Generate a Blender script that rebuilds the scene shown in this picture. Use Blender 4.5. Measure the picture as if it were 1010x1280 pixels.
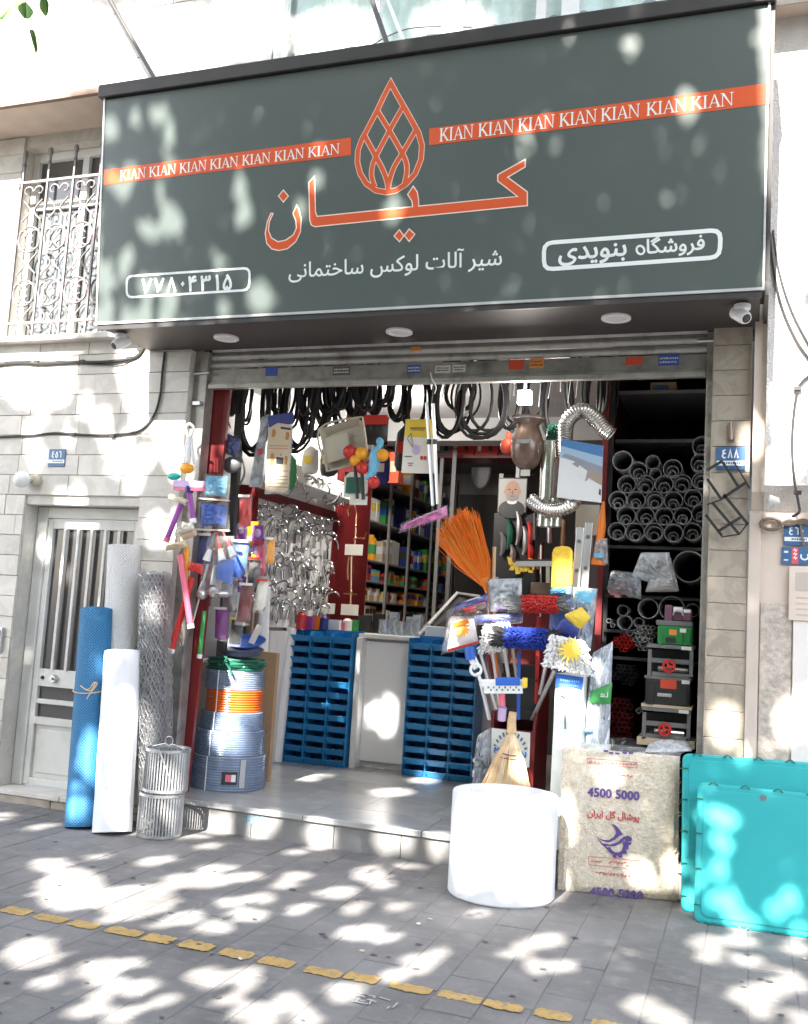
import bpy, bmesh, math, random
import numpy as np
from mathutils import Vector, Matrix
from math import sin, cos, pi, radians
random.seed(7); rng = np.random.default_rng(7)
S = bpy.context.scene
for o in list(bpy.data.objects): bpy.data.objects.remove(o)
COL = S.collection
# ------------------------------------------------------------------ camera (metres; X along the facade, Y into the shop, Z up)
CAM = Vector((0.0, -6.02, 1.5)); F = 1220.0; CX, CY = 505.0, 640.0
RIGHT = Vector((0.94208558, 0.3299017, 0.06032929))
DOWN = Vector((0.02055375, 0.12275412, -0.99222425))
FWD = Vector((-0.33474213, 0.93600016, 0.10886417))
cam = bpy.data.cameras.new('camera'); camo = bpy.data.objects.new('camera', cam); COL.objects.link(camo)
m3 = Matrix((RIGHT, -DOWN, -FWD)).transposed()
camo.matrix_world = Matrix.Translation(CAM) @ m3.to_4x4()
cam.sensor_fit = 'VERTICAL'; cam.sensor_height = 36.0; cam.lens = F / 1280.0 * 36.0
cam.clip_start = 0.05; cam.clip_end = 2000
S.camera = camo
# ------------------------------------------------------------------ sky, sun, exposure
EL, AZ = radians(39.0), radians(5.0)
SUN = Vector((sin(AZ) * cos(EL), cos(AZ) * cos(EL), -sin(EL)))       # the way the light travels
W = bpy.data.worlds.new('World'); S.world = W; W.use_nodes = True
wn = W.node_tree.nodes; wl = W.node_tree.links
sky = wn.new('ShaderNodeTexSky'); sky.sky_type = 'NISHITA'; sky.sun_disc = False
sky.sun_elevation = EL; sky.sun_rotation = pi + AZ; sky.air_density = 1.0; sky.dust_density = 2.5; sky.ozone_density = 0.6
hs = wn.new('ShaderNodeHueSaturation'); hs.inputs['Saturation'].default_value = 0.6; wl.new(sky.outputs[0], hs.inputs['Color']); wl.new(hs.outputs[0], wn['Background'].inputs[0]); wn['Background'].inputs[1].default_value = 0.15
sl = bpy.data.lights.new('sun', 'SUN'); sl.energy = 5.0; sl.angle = radians(0.53); sl.color = (1.0, 0.94, 0.86)
so = bpy.data.objects.new('sun', sl); COL.objects.link(so); so.rotation_euler = SUN.to_track_quat('-Z', 'Y').to_euler()
so.location = (-2, -14, 12)
S.view_settings.view_transform = 'Standard'; S.view_settings.look = 'None'; S.view_settings.gamma = 1
S.view_settings.use_curve_mapping = False; S.view_settings.exposure = 2.45
S.cycles.max_bounces = 8; S.cycles.transparent_max_bounces = 16; S.cycles.sample_clamp_indirect = 6

# ------------------------------------------------------------------ helpers
def ray(px, py): return (RIGHT * (px - CX) + DOWN * (py - CY) + FWD * F).normalized()
def P(px, py, x=None, y=None, z=None):
    """measured photo point on a known wall / floor plane, in metres"""
    r = ray(px, py)
    t = (x - CAM.x) / r.x if x is not None else (y - CAM.y) / r.y if y is not None else (z - CAM.z) / r.z
    return CAM + r * t
def mpp(p): return (Vector(p) - CAM).dot(FWD) / F
U = lambda a, b: random.uniform(a, b)
ORD = 'first second third fourth fifth sixth seventh eighth ninth tenth eleventh twelfth thirteenth fourteenth fifteenth sixteenth seventeenth eighteenth nineteenth twentieth twenty-first twenty-second twenty-third twenty-fourth twenty-fifth twenty-sixth twenty-seventh twenty-eighth'.split()
V = Vector
class G:
    def __init__(s): s.v = []; s.f = []; s.m = []
    def face(s, pts, m=0):
        i = len(s.v); s.v += [tuple(p) for p in pts]; s.f.append(tuple(range(i, i + len(pts)))); s.m.append(m); return s
    def grid(s, rows, m=0, closed=False):
        i = len(s.v); n = len(rows[0])
        for r in rows: s.v += [tuple(p) for p in r]
        for a in range(len(rows) - 1):
            for b in range(n if closed else n - 1):
                c = (b + 1) % n
                s.f.append((i + a * n + b, i + a * n + c, i + (a + 1) * n + c, i + (a + 1) * n + b)); s.m.append(m)
        return s
    def box(s, a, b, m=0):
        x0, y0, z0 = a; x1, y1, z1 = b
        x0, x1 = sorted((x0, x1)); y0, y1 = sorted((y0, y1)); z0, z1 = sorted((z0, z1))
        i = len(s.v)
        s.v += [(x0,y0,z0),(x1,y0,z0),(x1,y1,z0),(x0,y1,z0),(x0,y0,z1),(x1,y0,z1),(x1,y1,z1),(x0,y1,z1)]
        for q in ((0,3,2,1),(4,5,6,7),(0,1,5,4),(1,2,6,5),(2,3,7,6),(3,0,4,7)): s.f.append(tuple(i + k for k in q)); s.m.append(m)
        return s
    def obox(s, c, ux, uy, uz, m=0):
        c = V(c); i = len(s.v)
        for sx, sy, sz in ((-1,-1,-1),(1,-1,-1),(1,1,-1),(-1,1,-1),(-1,-1,1),(1,-1,1),(1,1,1),(-1,1,1)):
            s.v.append(tuple(c + V(ux) * sx + V(uy) * sy + V(uz) * sz))
        for q in ((0,3,2,1),(4,5,6,7),(0,1,5,4),(1,2,6,5),(2,3,7,6),(3,0,4,7)): s.f.append(tuple(i + k for k in q)); s.m.append(m)
        return s
    def beam(s, a, b, w, h, up=(0, -1, 0), m=0):
        a = V(a); b = V(b); d = b - a; L = d.length; d.normalize()
        u = d.cross(V(up)); u = u.normalized() if u.length > 1e-4 else V((1, 0, 0)); n = u.cross(d)
        return s.obox((a + b) / 2, u * w / 2, n * h / 2, d * L / 2, m)
    def tube(s, pts, r, n=8, closed=False, caps=True, m=0):
        pts = [V(p) for p in pts]; k = len(pts); rr = r if isinstance(r, (list, tuple)) else [r] * k
        ref = None; rows = []
        for i in range(k):
            if closed: d = pts[(i + 1) % k] - pts[i - 1]
            else: d = pts[min(i + 1, k - 1)] - pts[max(i - 1, 0)]
            d = d.normalized() if d.length > 1e-9 else V((0, 0, 1))
            if ref is None: ref = d.orthogonal().normalized()
            ref = ref - d * ref.dot(d); ref = ref.normalized() if ref.length > 1e-6 else d.orthogonal().normalized()
            w = d.cross(ref)
            rows.append([pts[i] + (ref * cos(2 * pi * j / n) + w * sin(2 * pi * j / n)) * rr[i] for j in range(n)])
        if closed: rows.append(rows[0])
        s.grid(rows, m, True)
        if caps and not closed: s.face(rows[0][::-1], m); s.face(rows[-1], m)
        return s
    def lathe(s, prof, n=24, o=(0, 0, 0), ax=None, m=0, caps=False):
        o = V(o); a = V(ax).normalized() if ax is not None else V((0, 0, 1))
        u = V((1, 0, 0)) if abs(a.x) < 0.9 else V((0, 1, 0)); u = (u - a * a.dot(u)).normalized(); w = a.cross(u)
        rows = [[o + a * z + (u * cos(2 * pi * j / n) + w * sin(2 * pi * j / n)) * r for j in range(n)] for r, z in prof]
        s.grid(rows, m, True)
        if caps: s.face(rows[0][::-1], m); s.face(rows[-1], m)
        return s
    def prism(s, poly, o, u, v, h, m=0):
        """2-D outline poly in the plane (o; u, v) extruded by vector h"""
        o, u, v, h = V(o), V(u), V(v), V(h)
        a = [o + u * p[0] + v * p[1] for p in poly]; b = [q + h for q in a]
        i = len(s.v); n = len(a); s.v += [tuple(q) for q in a + b]
        s.f.append(tuple(range(i + n - 1, i - 1, -1))); s.f.append(tuple(range(i + n, i + 2 * n))); s.m += [m, m]
        for k in range(n):
            q = (k + 1) % n; s.f.append((i + k, i + q, i + n + q, i + n + k)); s.m.append(m)
        return s
    def ball(s, c, r, n=12, k=8, m=0, sq=(1, 1, 1), rot=None):
        rows = []
        for a in range(k + 1):
            t = pi * a / k; z = -cos(t); q = max(sin(t), 1e-3)
            row = []
            for j in range(n):
                p = V((q * cos(2 * pi * j / n) * r * sq[0], q * sin(2 * pi * j / n) * r * sq[1], z * r * sq[2]))
                if rot is not None: p = rot @ p
                row.append(V(c) + p)
            rows.append(row)
        return s.grid(rows, m, True)
def clean(w): return w.strip()
def mesh(g, name):
    me = bpy.data.meshes.new(name); me.from_pydata(g.v, [], g.f)
    if any(g.m): me.polygons.foreach_set('material_index', g.m)
    return me
def link(name, me, mats, parent=None, loc=(0, 0, 0)):
    o = bpy.data.objects.new(name, me); COL.objects.link(o)
    if me is not None and not me.materials:
        for m in (mats if isinstance(mats, (list, tuple)) else [mats]): me.materials.append(m)
    if parent: o.parent = parent
    o.location = loc
    return o
def base_of(o):
    p = V((0, 0, 0))
    while o is not None: p += o.location; o = o.parent
    return p
def part(parent, name, g, mats, smooth=True, bevel=0, label=None, kind=None, fix=False):
    """one mesh object given in world metres, hung under its thing"""
    if parent is not None:
        b = base_of(parent); g.v = [(x - b.x, y - b.y, z - b.z) for x, y, z in g.v]
    me = mesh(g, name); o = link(name, me, mats, parent)
    if smooth is True:
        try: me.shade_smooth(); me.set_sharp_from_angle(angle=radians(35))
        except Exception: pass
    if fix:
        bm = bmesh.new(); bm.from_mesh(me); bmesh.ops.recalc_face_normals(bm, faces=bm.faces); bm.to_mesh(me); bm.free()
    if bevel:
        md = o.modifiers.new('bevel', 'BEVEL'); md.width = bevel; md.segments = 2; md.limit_method = 'ANGLE'; md.angle_limit = radians(40)
    if label: o['label'] = label
    if kind: o['kind'] = kind
    return o
def tag(o, label, cat, group=None):
    o['label'] = label; o['category'] = cat
    if group: o['group'] = group
    return o
def thing(name, label, cat, loc, group=None):
    o = link(name, None, [], None, loc); o.empty_display_size = 0.1
    return tag(o, label, cat, group)
def one(name, g, mats, label, cat, group=None, **k):
    xs = np.array(g.v); lo, hi = xs.min(0), xs.max(0); b = ((lo[0] + hi[0]) / 2, (lo[1] + hi[1]) / 2, lo[2])
    g.v = [(x - b[0], y - b[1], z - b[2]) for x, y, z in g.v]
    o = part(None, name, g, mats, **k); o.location = b
    return tag(o, label, cat, group)
def struct(name, g, mats, **k):
    o = part(None, name, g, mats, **k); o['kind'] = 'structure'; return o
def dup(o, loc=None, label=None, parent=None):
    c = o.copy(); COL.objects.link(c)
    if parent is not None: c.parent = parent
    if loc is not None: c.location = loc
    if label: c['label'] = label
    for ch in o.children: dup(ch, parent=c)
    return c
def arc(c, r, a0, a1, n, u=(1, 0, 0), v=(0, 0, 1)):
    c, u, v = V(c), V(u), V(v)
    return [c + u * r * cos(a0 + (a1 - a0) * i / n) + v * r * sin(a0 + (a1 - a0) * i / n) for i in range(n + 1)]
def crom(pts, n=6, closed=False):
    """smooth curve through points"""
    pts = [V(p) for p in pts]; k = len(pts); out = []
    for i in range(k if closed else k - 1):
        g4 = [pts[(i + d) % k] if closed else pts[min(max(i + d, 0), k - 1)] for d in (-1, 0, 1, 2)]
        for j in range(n):
            t = j / n; a, b, c, d = g4
            out.append(0.5 * ((2 * b) + (c - a) * t + (2 * a - 5 * b + 4 * c - d) * t * t + (3 * b - a - 3 * c + d) * t ** 3))
    if not closed: out.append(pts[-1])
    return out

# ------------------------------------------------------------------ materials
MATS = {}
def mat(name, col, rough=0.6, metal=0.0, var=0.0, vs=6.0, bump=0.0, bs=60.0, rnd=0.0, emit=0.0, spec=0.5, trans=0.0, sheen=0.0, dirt=None, coat=0.0, det=5.0):
    m = bpy.data.materials.new(name); m.use_nodes = True; n = m.node_tree.nodes; l = m.node_tree.links
    b = n['Principled BSDF']; b.inputs['Roughness'].default_value = rough; b.inputs['Metallic'].default_value = metal
    b.inputs['Base Color'].default_value = (*col, 1); b.inputs['Specular IOR Level'].default_value = spec
    b.inputs['Transmission Weight'].default_value = trans; b.inputs['Coat Weight'].default_value = coat
    tc = n.new('ShaderNodeTexCoord'); out = None; gp = n.new('ShaderNodeNewGeometry').outputs['Position']
    if var or rnd or dirt:
        cr = n.new('ShaderNodeHueSaturation'); cr.inputs['Color'].default_value = (*col, 1); out = cr.outputs[0]
        val = n.new('ShaderNodeMath'); val.operation = 'ADD'; val.inputs[0].default_value = 1.0; val.inputs[1].default_value = 0
        if var:
            nz = n.new('ShaderNodeTexNoise'); nz.inputs['Scale'].default_value = vs; nz.inputs['Detail'].default_value = det
            l.new(gp, nz.inputs['Vector'])
            mr = n.new('ShaderNodeMapRange'); mr.inputs[1].default_value = 0.3; mr.inputs[2].default_value = 0.7
            mr.inputs[3].default_value = 1 - var; mr.inputs[4].default_value = 1 + var; l.new(nz.outputs[0], mr.inputs[0]); l.new(mr.outputs[0], val.inputs[0])
        if rnd:
            oi = n.new('ShaderNodeObjectInfo'); mr2 = n.new('ShaderNodeMapRange'); mr2.inputs[3].default_value = -rnd; mr2.inputs[4].default_value = rnd
            l.new(oi.outputs['Random'], mr2.inputs[0]); l.new(mr2.outputs[0], val.inputs[1])
        l.new(val.outputs[0], cr.inputs['Value'])
        if dirt:
            dcol, amt, sc = dirt; nz2 = n.new('ShaderNodeTexNoise'); nz2.inputs['Scale'].default_value = sc; nz2.inputs['Detail'].default_value = 8; nz2.inputs['Roughness'].default_value = 0.65
            l.new(gp, nz2.inputs['Vector'])
            mr3 = n.new('ShaderNodeMapRange'); mr3.inputs[1].default_value = 0.5; mr3.inputs[2].default_value = 0.72; mr3.inputs[3].default_value = 0; mr3.inputs[4].default_value = amt
            l.new(nz2.outputs[0], mr3.inputs[0]); mx = n.new('ShaderNodeMix'); mx.data_type = 'RGBA'
            l.new(mr3.outputs[0], mx.inputs[0]); l.new(out, mx.inputs[6]); mx.inputs[7].default_value = (*dcol, 1); out = mx.outputs[2]
        l.new(out, b.inputs['Base Color'])
    if bump:
        nb = n.new('ShaderNodeTexNoise'); nb.inputs['Scale'].default_value = bs; nb.inputs['Detail'].default_value = 4
        l.new(gp, nb.inputs['Vector']); bp = n.new('ShaderNodeBump'); bp.inputs['Strength'].default_value = bump; bp.inputs['Distance'].default_value = 0.01
        l.new(nb.outputs[0], bp.inputs['Height']); l.new(bp.outputs[0], b.inputs['Normal'])
    if emit:
        b.inputs['Emission Color'].default_value = (*col, 1); b.inputs['Emission Strength'].default_value = emit
    MATS[name] = m; return m
def marble(name, col, vein, rnd=0.12, rough=0.35, sc=3.0, vamt=0.6):
    """stone with soft veins; every slab shifts the pattern"""
    m = mat(name, col, rough); n = m.node_tree.nodes; l = m.node_tree.links; b = n['Principled BSDF']
    tc = n.new('ShaderNodeTexCoord'); oi = n.new('ShaderNodeObjectInfo'); ad = n.new('ShaderNodeVectorMath'); ad.operation = 'ADD'
    sc3 = n.new('ShaderNodeVectorMath'); sc3.operation = 'SCALE'; sc3.inputs['Scale'].default_value = 37
    cmb = n.new('ShaderNodeCombineXYZ'); [l.new(oi.outputs['Random'], cmb.inputs[k]) for k in range(3)]
    l.new(cmb.outputs[0], sc3.inputs[0]); l.new(tc.outputs['Object'], ad.inputs[0]); l.new(sc3.outputs[0], ad.inputs[1])
    nz = n.new('ShaderNodeTexNoise'); nz.inputs['Scale'].default_value = sc; nz.inputs['Detail'].default_value = 9; nz.inputs['Roughness'].default_value = 0.62; nz.inputs['Distortion'].default_value = 1.8
    l.new(ad.outputs[0], nz.inputs['Vector'])
    r = n.new('ShaderNodeValToRGB'); e = r.color_ramp.elements
    e[0].position = 0.3; e[0].color = (*[c * 0.88 for c in col], 1); e[1].position = 0.62; e[1].color = (*col, 1)
    q = r.color_ramp.elements.new(0.47); q.color = (*[c * (1 - vamt * 0.5) + v * vamt * 0.5 for c, v in zip(col, vein)], 1)
    q = r.color_ramp.elements.new(0.52); q.color = (*[c * 0.97 for c in col], 1)
    l.new(nz.outputs[0], r.inputs[0])
    h = n.new('ShaderNodeHueSaturation'); mr = n.new('ShaderNodeMapRange'); mr.inputs[3].default_value = 1 - rnd; mr.inputs[4].default_value = 1 + rnd
    l.new(oi.outputs['Random'], mr.inputs[0]); l.new(mr.outputs[0], h.inputs['Value']); l.new(r.outputs[0], h.inputs['Color']); l.new(h.outputs[0], b.inputs['Base Color'])
    bp = n.new('ShaderNodeBump'); bp.inputs['Strength'].default_value = 0.08; bp.inputs['Distance'].default_value = 0.01; l.new(nz.outputs[0], bp.inputs['Height']); l.new(bp.outputs[0], b.inputs['Normal'])
    return m
def film(name, tint=(1, 1, 1), cover=0.25, rough=0.15, bump=0.6, bs=9.0, white=0.0):
    """thin clear plastic: see-through with crinkled highlights"""
    m = bpy.data.materials.new(name); m.use_nodes = True; n = m.node_tree.nodes; l = m.node_tree.links
    b = n['Principled BSDF']; b.inputs['Base Color'].default_value = (*tint, 1); b.inputs['Roughness'].default_value = rough; b.inputs['Specular IOR Level'].default_value = 0.7
    tr = n.new('ShaderNodeBsdfTransparent'); tr.inputs[0].default_value = (*tint, 1); mx = n.new('ShaderNodeMixShader')
    tc = n.new('ShaderNodeTexCoord'); nz = n.new('ShaderNodeTexNoise'); nz.inputs['Scale'].default_value = bs; nz.inputs['Detail'].default_value = 5; nz.inputs['Distortion'].default_value = 1.2
    l.new(tc.outputs['Object'], nz.inputs['Vector'])
    bp = n.new('ShaderNodeBump'); bp.inputs['Strength'].default_value = bump; bp.inputs['Distance'].default_value = 0.03; l.new(nz.outputs[0], bp.inputs['Height']); l.new(bp.outputs[0], b.inputs['Normal'])
    mr = n.new('ShaderNodeMapRange'); mr.inputs[1].default_value = 0.4; mr.inputs[2].default_value = 0.7; mr.inputs[3].default_value = cover * 0.6; mr.inputs[4].default_value = min(1, cover * 1.7)
    l.new(nz.outputs[0], mr.inputs[0]); l.new(mr.outputs[0], mx.inputs[0]); l.new(tr.outputs[0], mx.inputs[1]); l.new(b.outputs[0], mx.inputs[2])
    l.new(mx.outputs[0], n['Material Output'].inputs[0]); return m
def lattice(name, col, hole, sc=30.0, rough=0.45):
    """diamond netting relief and colour on a roll of plastic mesh"""
    m = mat(name, col, rough); n = m.node_tree.nodes; l = m.node_tree.links; b = n['Principled BSDF']
    tc = n.new('ShaderNodeTexCoord'); sep = n.new('ShaderNodeSeparateXYZ'); l.new(tc.outputs['UV'], sep.inputs[0])
    outs = []
    for sgn in (1, -1):
        a = n.new('ShaderNodeMath'); a.operation = 'MULTIPLY_ADD'; l.new(sep.outputs[0], a.inputs[0]); a.inputs[1].default_value = sgn; l.new(sep.outputs[1], a.inputs[2])
        s2 = n.new('ShaderNodeMath'); s2.operation = 'MULTIPLY'; l.new(a.outputs[0], s2.inputs[0]); s2.inputs[1].default_value = sc * pi
        s3 = n.new('ShaderNodeMath'); s3.operation = 'SINE'; l.new(s2.outputs[0], s3.inputs[0]); s4 = n.new('ShaderNodeMath'); s4.operation = 'ABSOLUTE'; l.new(s3.outputs[0], s4.inputs[0]); outs.append(s4)
    mn = n.new('ShaderNodeMath'); mn.operation = 'MINIMUM'; l.new(outs[0].outputs[0], mn.inputs[0]); l.new(outs[1].outputs[0], mn.inputs[1])
    r = n.new('ShaderNodeValToRGB'); e = r.color_ramp.elements; e[0].position = 0.3; e[0].color = (*col, 1); e[1].position = 0.55; e[1].color = (*hole, 1)
    l.new(mn.outputs[0], r.inputs[0]); l.new(r.outputs[0], b.inputs['Base Color'])
    bp = n.new('ShaderNodeBump'); bp.invert = True; bp.inputs['Strength'].default_value = 0.7; bp.inputs['Distance'].default_value = 0.004; l.new(mn.outputs[0], bp.inputs['Height']); l.new(bp.outputs[0], b.inputs['Normal'])
    return m

M = {}
def D(k, *a, **kw): M[k] = mat(k, *a, **kw)
D('paver', (0.19, 0.182, 0.176), 0.85, var=0.30, vs=1.7, bump=0.35, bs=90, rnd=0.06, dirt=((0.27, 0.26, 0.25), 0.6, 11), det=11.0)
D('ground', (0.16, 0.155, 0.155), 0.9, var=0.15, vs=4, bump=0.3, bs=50)
D('asphalt', (0.055, 0.055, 0.058), 0.9, var=0.15, vs=3, bump=0.5, bs=90)
D('yellow_paint', (0.50, 0.32, 0.10), 0.8, var=0.14, vs=14, dirt=((0.19, 0.18, 0.17), 0.95, 30), bump=0.2)
M['stone'] = marble('stone', (0.62, 0.585, 0.53), (0.38, 0.36, 0.33), 0.10, 0.5, 4.0)
M['pillar_stone'] = marble('pillar_stone', (0.43, 0.375, 0.305), (0.18, 0.15, 0.12), 0.13, 0.4, 5.5, 0.55)
M['step_stone'] = marble('step_stone', (0.25, 0.245, 0.24), (0.13, 0.13, 0.13), 0.08, 0.4, 3.0)
M['floor_stone'] = marble('floor_stone', (0.42, 0.42, 0.41), (0.27, 0.27, 0.27), 0.07, 0.22, 2.2)
D('grout', (0.33, 0.31, 0.28), 0.9)
D('plinth', (0.42, 0.36, 0.30), 0.85, var=0.2, vs=7, bump=0.6, bs=30)
D('soffit_plaster', (0.60, 0.49, 0.40), 0.85, var=0.08, vs=5, bump=0.15, bs=30)
D('stucco', (0.70, 0.66, 0.62), 0.9, var=0.08, vs=12, bump=1.0, bs=75)
D('smooth_plaster', (0.66, 0.56, 0.48), 0.8, var=0.06, vs=3, bump=0.06, bs=20)
D('splash_plaster', (0.52, 0.46, 0.40), 0.85, var=0.25, vs=26, bump=1.0, bs=32, dirt=((0.30, 0.27, 0.25), 0.7, 22))
D('white_wall', (0.72, 0.71, 0.70), 0.7, var=0.04, vs=3)
D('white_paint', (0.76, 0.76, 0.74), 0.4, var=0.05, vs=6, dirt=((0.5, 0.47, 0.42), 0.35, 5))
D('door_paint', (0.66, 0.66, 0.63), 0.4, var=0.05, vs=6, dirt=((0.42, 0.38, 0.33), 0.4, 4))
D('white_plastic', (0.80, 0.80, 0.80), 0.35)
D('foam_white', (0.83, 0.83, 0.84), 0.55, var=0.025, vs=5, bump=0.12, bs=16)
D('dark_metal', (0.05, 0.047, 0.046), 0.5, 0.3, var=0.12, vs=5)
D('soffit_metal', (0.065, 0.058, 0.055), 0.55, 0.2, var=0.12, vs=2)
D('black_iron', (0.03, 0.03, 0.03), 0.55, 0.4)
D('grille_iron', (0.22, 0.19, 0.19), 0.5, 0.3, var=0.1)
D('rail_steel', (0.38, 0.36, 0.335), 0.45, 0.6, var=0.18, vs=9, dirt=((0.10, 0.08, 0.07), 0.6, 7))
D('slat_steel', (0.46, 0.44, 0.41), 0.45, 0.5, var=0.14, vs=6, dirt=((0.16, 0.12, 0.09), 0.6, 8))
D('sign_face', (0.088, 0.108, 0.101), 0.33, var=0.03, vs=1.5, spec=0.55)
D('sign_trim', (0.62, 0.62, 0.62), 0.35, 0.4)
D('sign_orange', (0.66, 0.105, 0.035), 0.3)
D('sign_white', (0.80, 0.83, 0.80), 0.35)
D('sign_cream', (0.85, 0.66, 0.55), 0.35)
D('chrome', (0.50, 0.51, 0.52), 0.14, 1.0)
D('steel', (0.60, 0.60, 0.60), 0.3, 0.9, var=0.08)
D('galv', (0.52, 0.53, 0.54), 0.38, 0.75, var=0.12, vs=20)
D('alu', (0.74, 0.74, 0.75), 0.33, 0.6, var=0.05)
D('duct', (0.66, 0.64, 0.60), 0.26, 0.95, var=0.06)
D('copper', (0.62, 0.36, 0.22), 0.25, 1.0, var=0.1)
D('pot_brown', (0.20, 0.13, 0.10), 0.28, 0.3, var=0.22, vs=10, coat=0.5)
D('rubber', (0.012, 0.012, 0.013), 0.42)
D('cable_black', (0.03, 0.028, 0.027), 0.6)
D('red_board', (0.17, 0.012, 0.014), 0.45, var=0.12, vs=5)
D('dark_red', (0.14, 0.012, 0.014), 0.4, var=0.12)
D('red', (0.55, 0.03, 0.025), 0.4)
D('pink', (0.75, 0.16, 0.24), 0.4)
D('purple', (0.30, 0.07, 0.34), 0.4)
D('lilac', (0.55, 0.42, 0.66), 0.45)
D('orange', (0.80, 0.20, 0.015), 0.45)
D('orange_tip', (0.80, 0.33, 0.06), 0.5)
D('orange_bristle', (0.85, 0.17, 0.01), 0.5, var=0.1, vs=30)
D('amber', (0.85, 0.36, 0.02), 0.35)
D('yellow', (0.82, 0.58, 0.06), 0.55, var=0.05)
D('green', (0.05, 0.30, 0.08), 0.45)
D('dark_green', (0.015, 0.12, 0.075), 0.4)
D('teal', (0.02, 0.42, 0.36), 0.35)
D('turquoise', (0.015, 0.36, 0.375), 0.5, var=0.05, vs=3, bump=0.05, bs=14)
D('bin_blue', (0.02, 0.21, 0.48), 0.33, rnd=0.08)
D('navy', (0.02, 0.035, 0.20), 0.45)
D('blue', (0.03, 0.12, 0.50), 0.45)
D('mop_blue', (0.018, 0.05, 0.36), 0.8, var=0.15, vs=30)
D('sky_blue', (0.16, 0.48, 0.70), 0.5, var=0.1, vs=20)
D('plate_blue', (0.05, 0.13, 0.28), 0.4, var=0.06)
D('cardboard', (0.42, 0.27, 0.15), 0.8, var=0.06, vs=8)
D('kraft', (0.60, 0.48, 0.34), 0.8, var=0.06)
D('straw', (0.72, 0.50, 0.27), 0.75, var=0.15, vs=25)
D('straw_pale', (0.80, 0.66, 0.46), 0.75, var=0.12, vs=25)
D('beige', (0.52, 0.47, 0.37), 0.5, var=0.05)
D('paper', (0.78, 0.74, 0.66), 0.6, var=0.04)
D('ink_purple', (0.10, 0.06, 0.25), 0.6)
D('ink_red', (0.60, 0.10, 0.10), 0.6)
D('ink_black', (0.03, 0.03, 0.03), 0.6)
D('pipe_grey', (0.36, 0.365, 0.37), 0.45, var=0.06, rnd=0.15)
D('pipe_white', (0.50, 0.50, 0.50), 0.45, rnd=0.1)
D('case_grey', (0.17, 0.17, 0.175), 0.5, var=0.08)
D('case_black', (0.025, 0.025, 0.027), 0.4)
D('case_green', (0.02, 0.22, 0.05), 0.4)
D('mauve', (0.17, 0.07, 0.12), 0.45)
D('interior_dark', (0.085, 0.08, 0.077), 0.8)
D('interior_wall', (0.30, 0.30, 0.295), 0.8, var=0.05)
D('shelf_grey', (0.30, 0.30, 0.29), 0.5)
D('wood', (0.30, 0.18, 0.09), 0.6, var=0.2, vs=12)
D('strand_white', (0.80, 0.80, 0.79), 0.9)
D('sponge_yellow', (0.85, 0.55, 0.05), 0.8, bump=0.4, bs=80)
D('lamp_glow', (1.0, 0.97, 0.92), 0.4, emit=6)
D('leaf', (0.07, 0.16, 0.035), 0.5, var=0.25, vs=3)
D('bark', (0.16, 0.13, 0.10), 0.9, var=0.2, bump=0.6, bs=20)
D('curtain', (0.62, 0.72, 0.70), 0.9, var=0.06)
M['blue_net'] = lattice('blue_net', (0.03, 0.25, 0.50), (0.008, 0.075, 0.19), 1.0)
M['white_net'] = lattice('white_net', (0.80, 0.79, 0.78), (0.55, 0.54, 0.53), 1.0)
M['film'] = film('film', cover=0.09)
M['film_blue'] = film('film_blue', (0.80, 0.87, 0.97), 0.10, 0.10, 0.5, 45.0)
M['film_white'] = film('film_white', (0.92, 0.94, 0.97), 0.55, 0.2)
M['film_grey'] = film('film_grey', (0.72, 0.76, 0.80), 0.5, 0.18)
M['glass'] = film('glass', (0.90, 0.95, 0.94), 0.16, 0.02, 0.0)
D('door_glass', (0.075, 0.072, 0.075), 0.12, spec=0.6)
D('hose_grey', (0.22, 0.27, 0.36), 0.2, var=0.12, vs=14, coat=0.6)
D('hose_clear', (0.29, 0.33, 0.40), 0.16, var=0.12, vs=12, coat=0.7)
D('hose_orange', (0.85, 0.16, 0.02), 0.25, coat=0.5)
# ================================================================== GROUND
FL = 0.19                                    # shop floor height
one_ = G().box((-60, -3.75, -0.3), (60, 0.3, -0.0035)); pav = struct('pavement', one_, M['ground'])
struct('road', G().face([(-300, -300, -0.14), (300, -300, -0.14), (300, -3.9, -0.14), (-300, -3.9, -0.14)]), M['asphalt'])
struct('ground', G().face([(-300, .3, -.02), (300, .3, -.02), (300, 300, -.02), (-300, 300, -.02)]), M['asphalt'])
g = G(); x = -14
while x < 8: g.box((x, -3.9, -0.3), (x + 0.792, -3.755, 0.002)); x += 0.8
struct('kerb', g, M['step_stone'], bevel=0.01)
pm = []
for k in range(6):
    g = G(); j = lambda: U(-0.0015, 0.0015)
    a, b = 0.0988, 0.1988; h = 0.0025
    g.v = [(-a, -b, -0.03), (a, -b, -0.03), (a, b, -0.03), (-a, b, -0.03), (-a, -b, -h), (a, -b, -h), (a, b, -h), (-a, b, -h)]
    c = 0.005; g.v += [(-a + c + j(), -b + c + j(), j() * .6), (a - c, -b + c, j() * .6), (a - c, b - c, j() * .6), (-a + c, b - c, j() * .6)]
    g.f = [(0, 1, 5, 4), (1, 2, 6, 5), (2, 3, 7, 6), (3, 0, 4, 7), (4, 5, 9, 8), (5, 6, 10, 9), (6, 7, 11, 10), (7, 4, 8, 11), (8, 9, 10, 11)]; g.m = [0] * 9
    me = mesh(g, 'paver'); me.materials.append(M['paver']); pm.append(me)
def in_view(p, mg=40):
    d = V(p) - CAM; z = d.dot(FWD)
    if z < .3: return False
    px, py = CX + F * d.dot(RIGHT) / z, CY + F * d.dot(DOWN) / z
    return -mg < px < 1010 + mg and -mg < py < 1280 + mg
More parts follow.
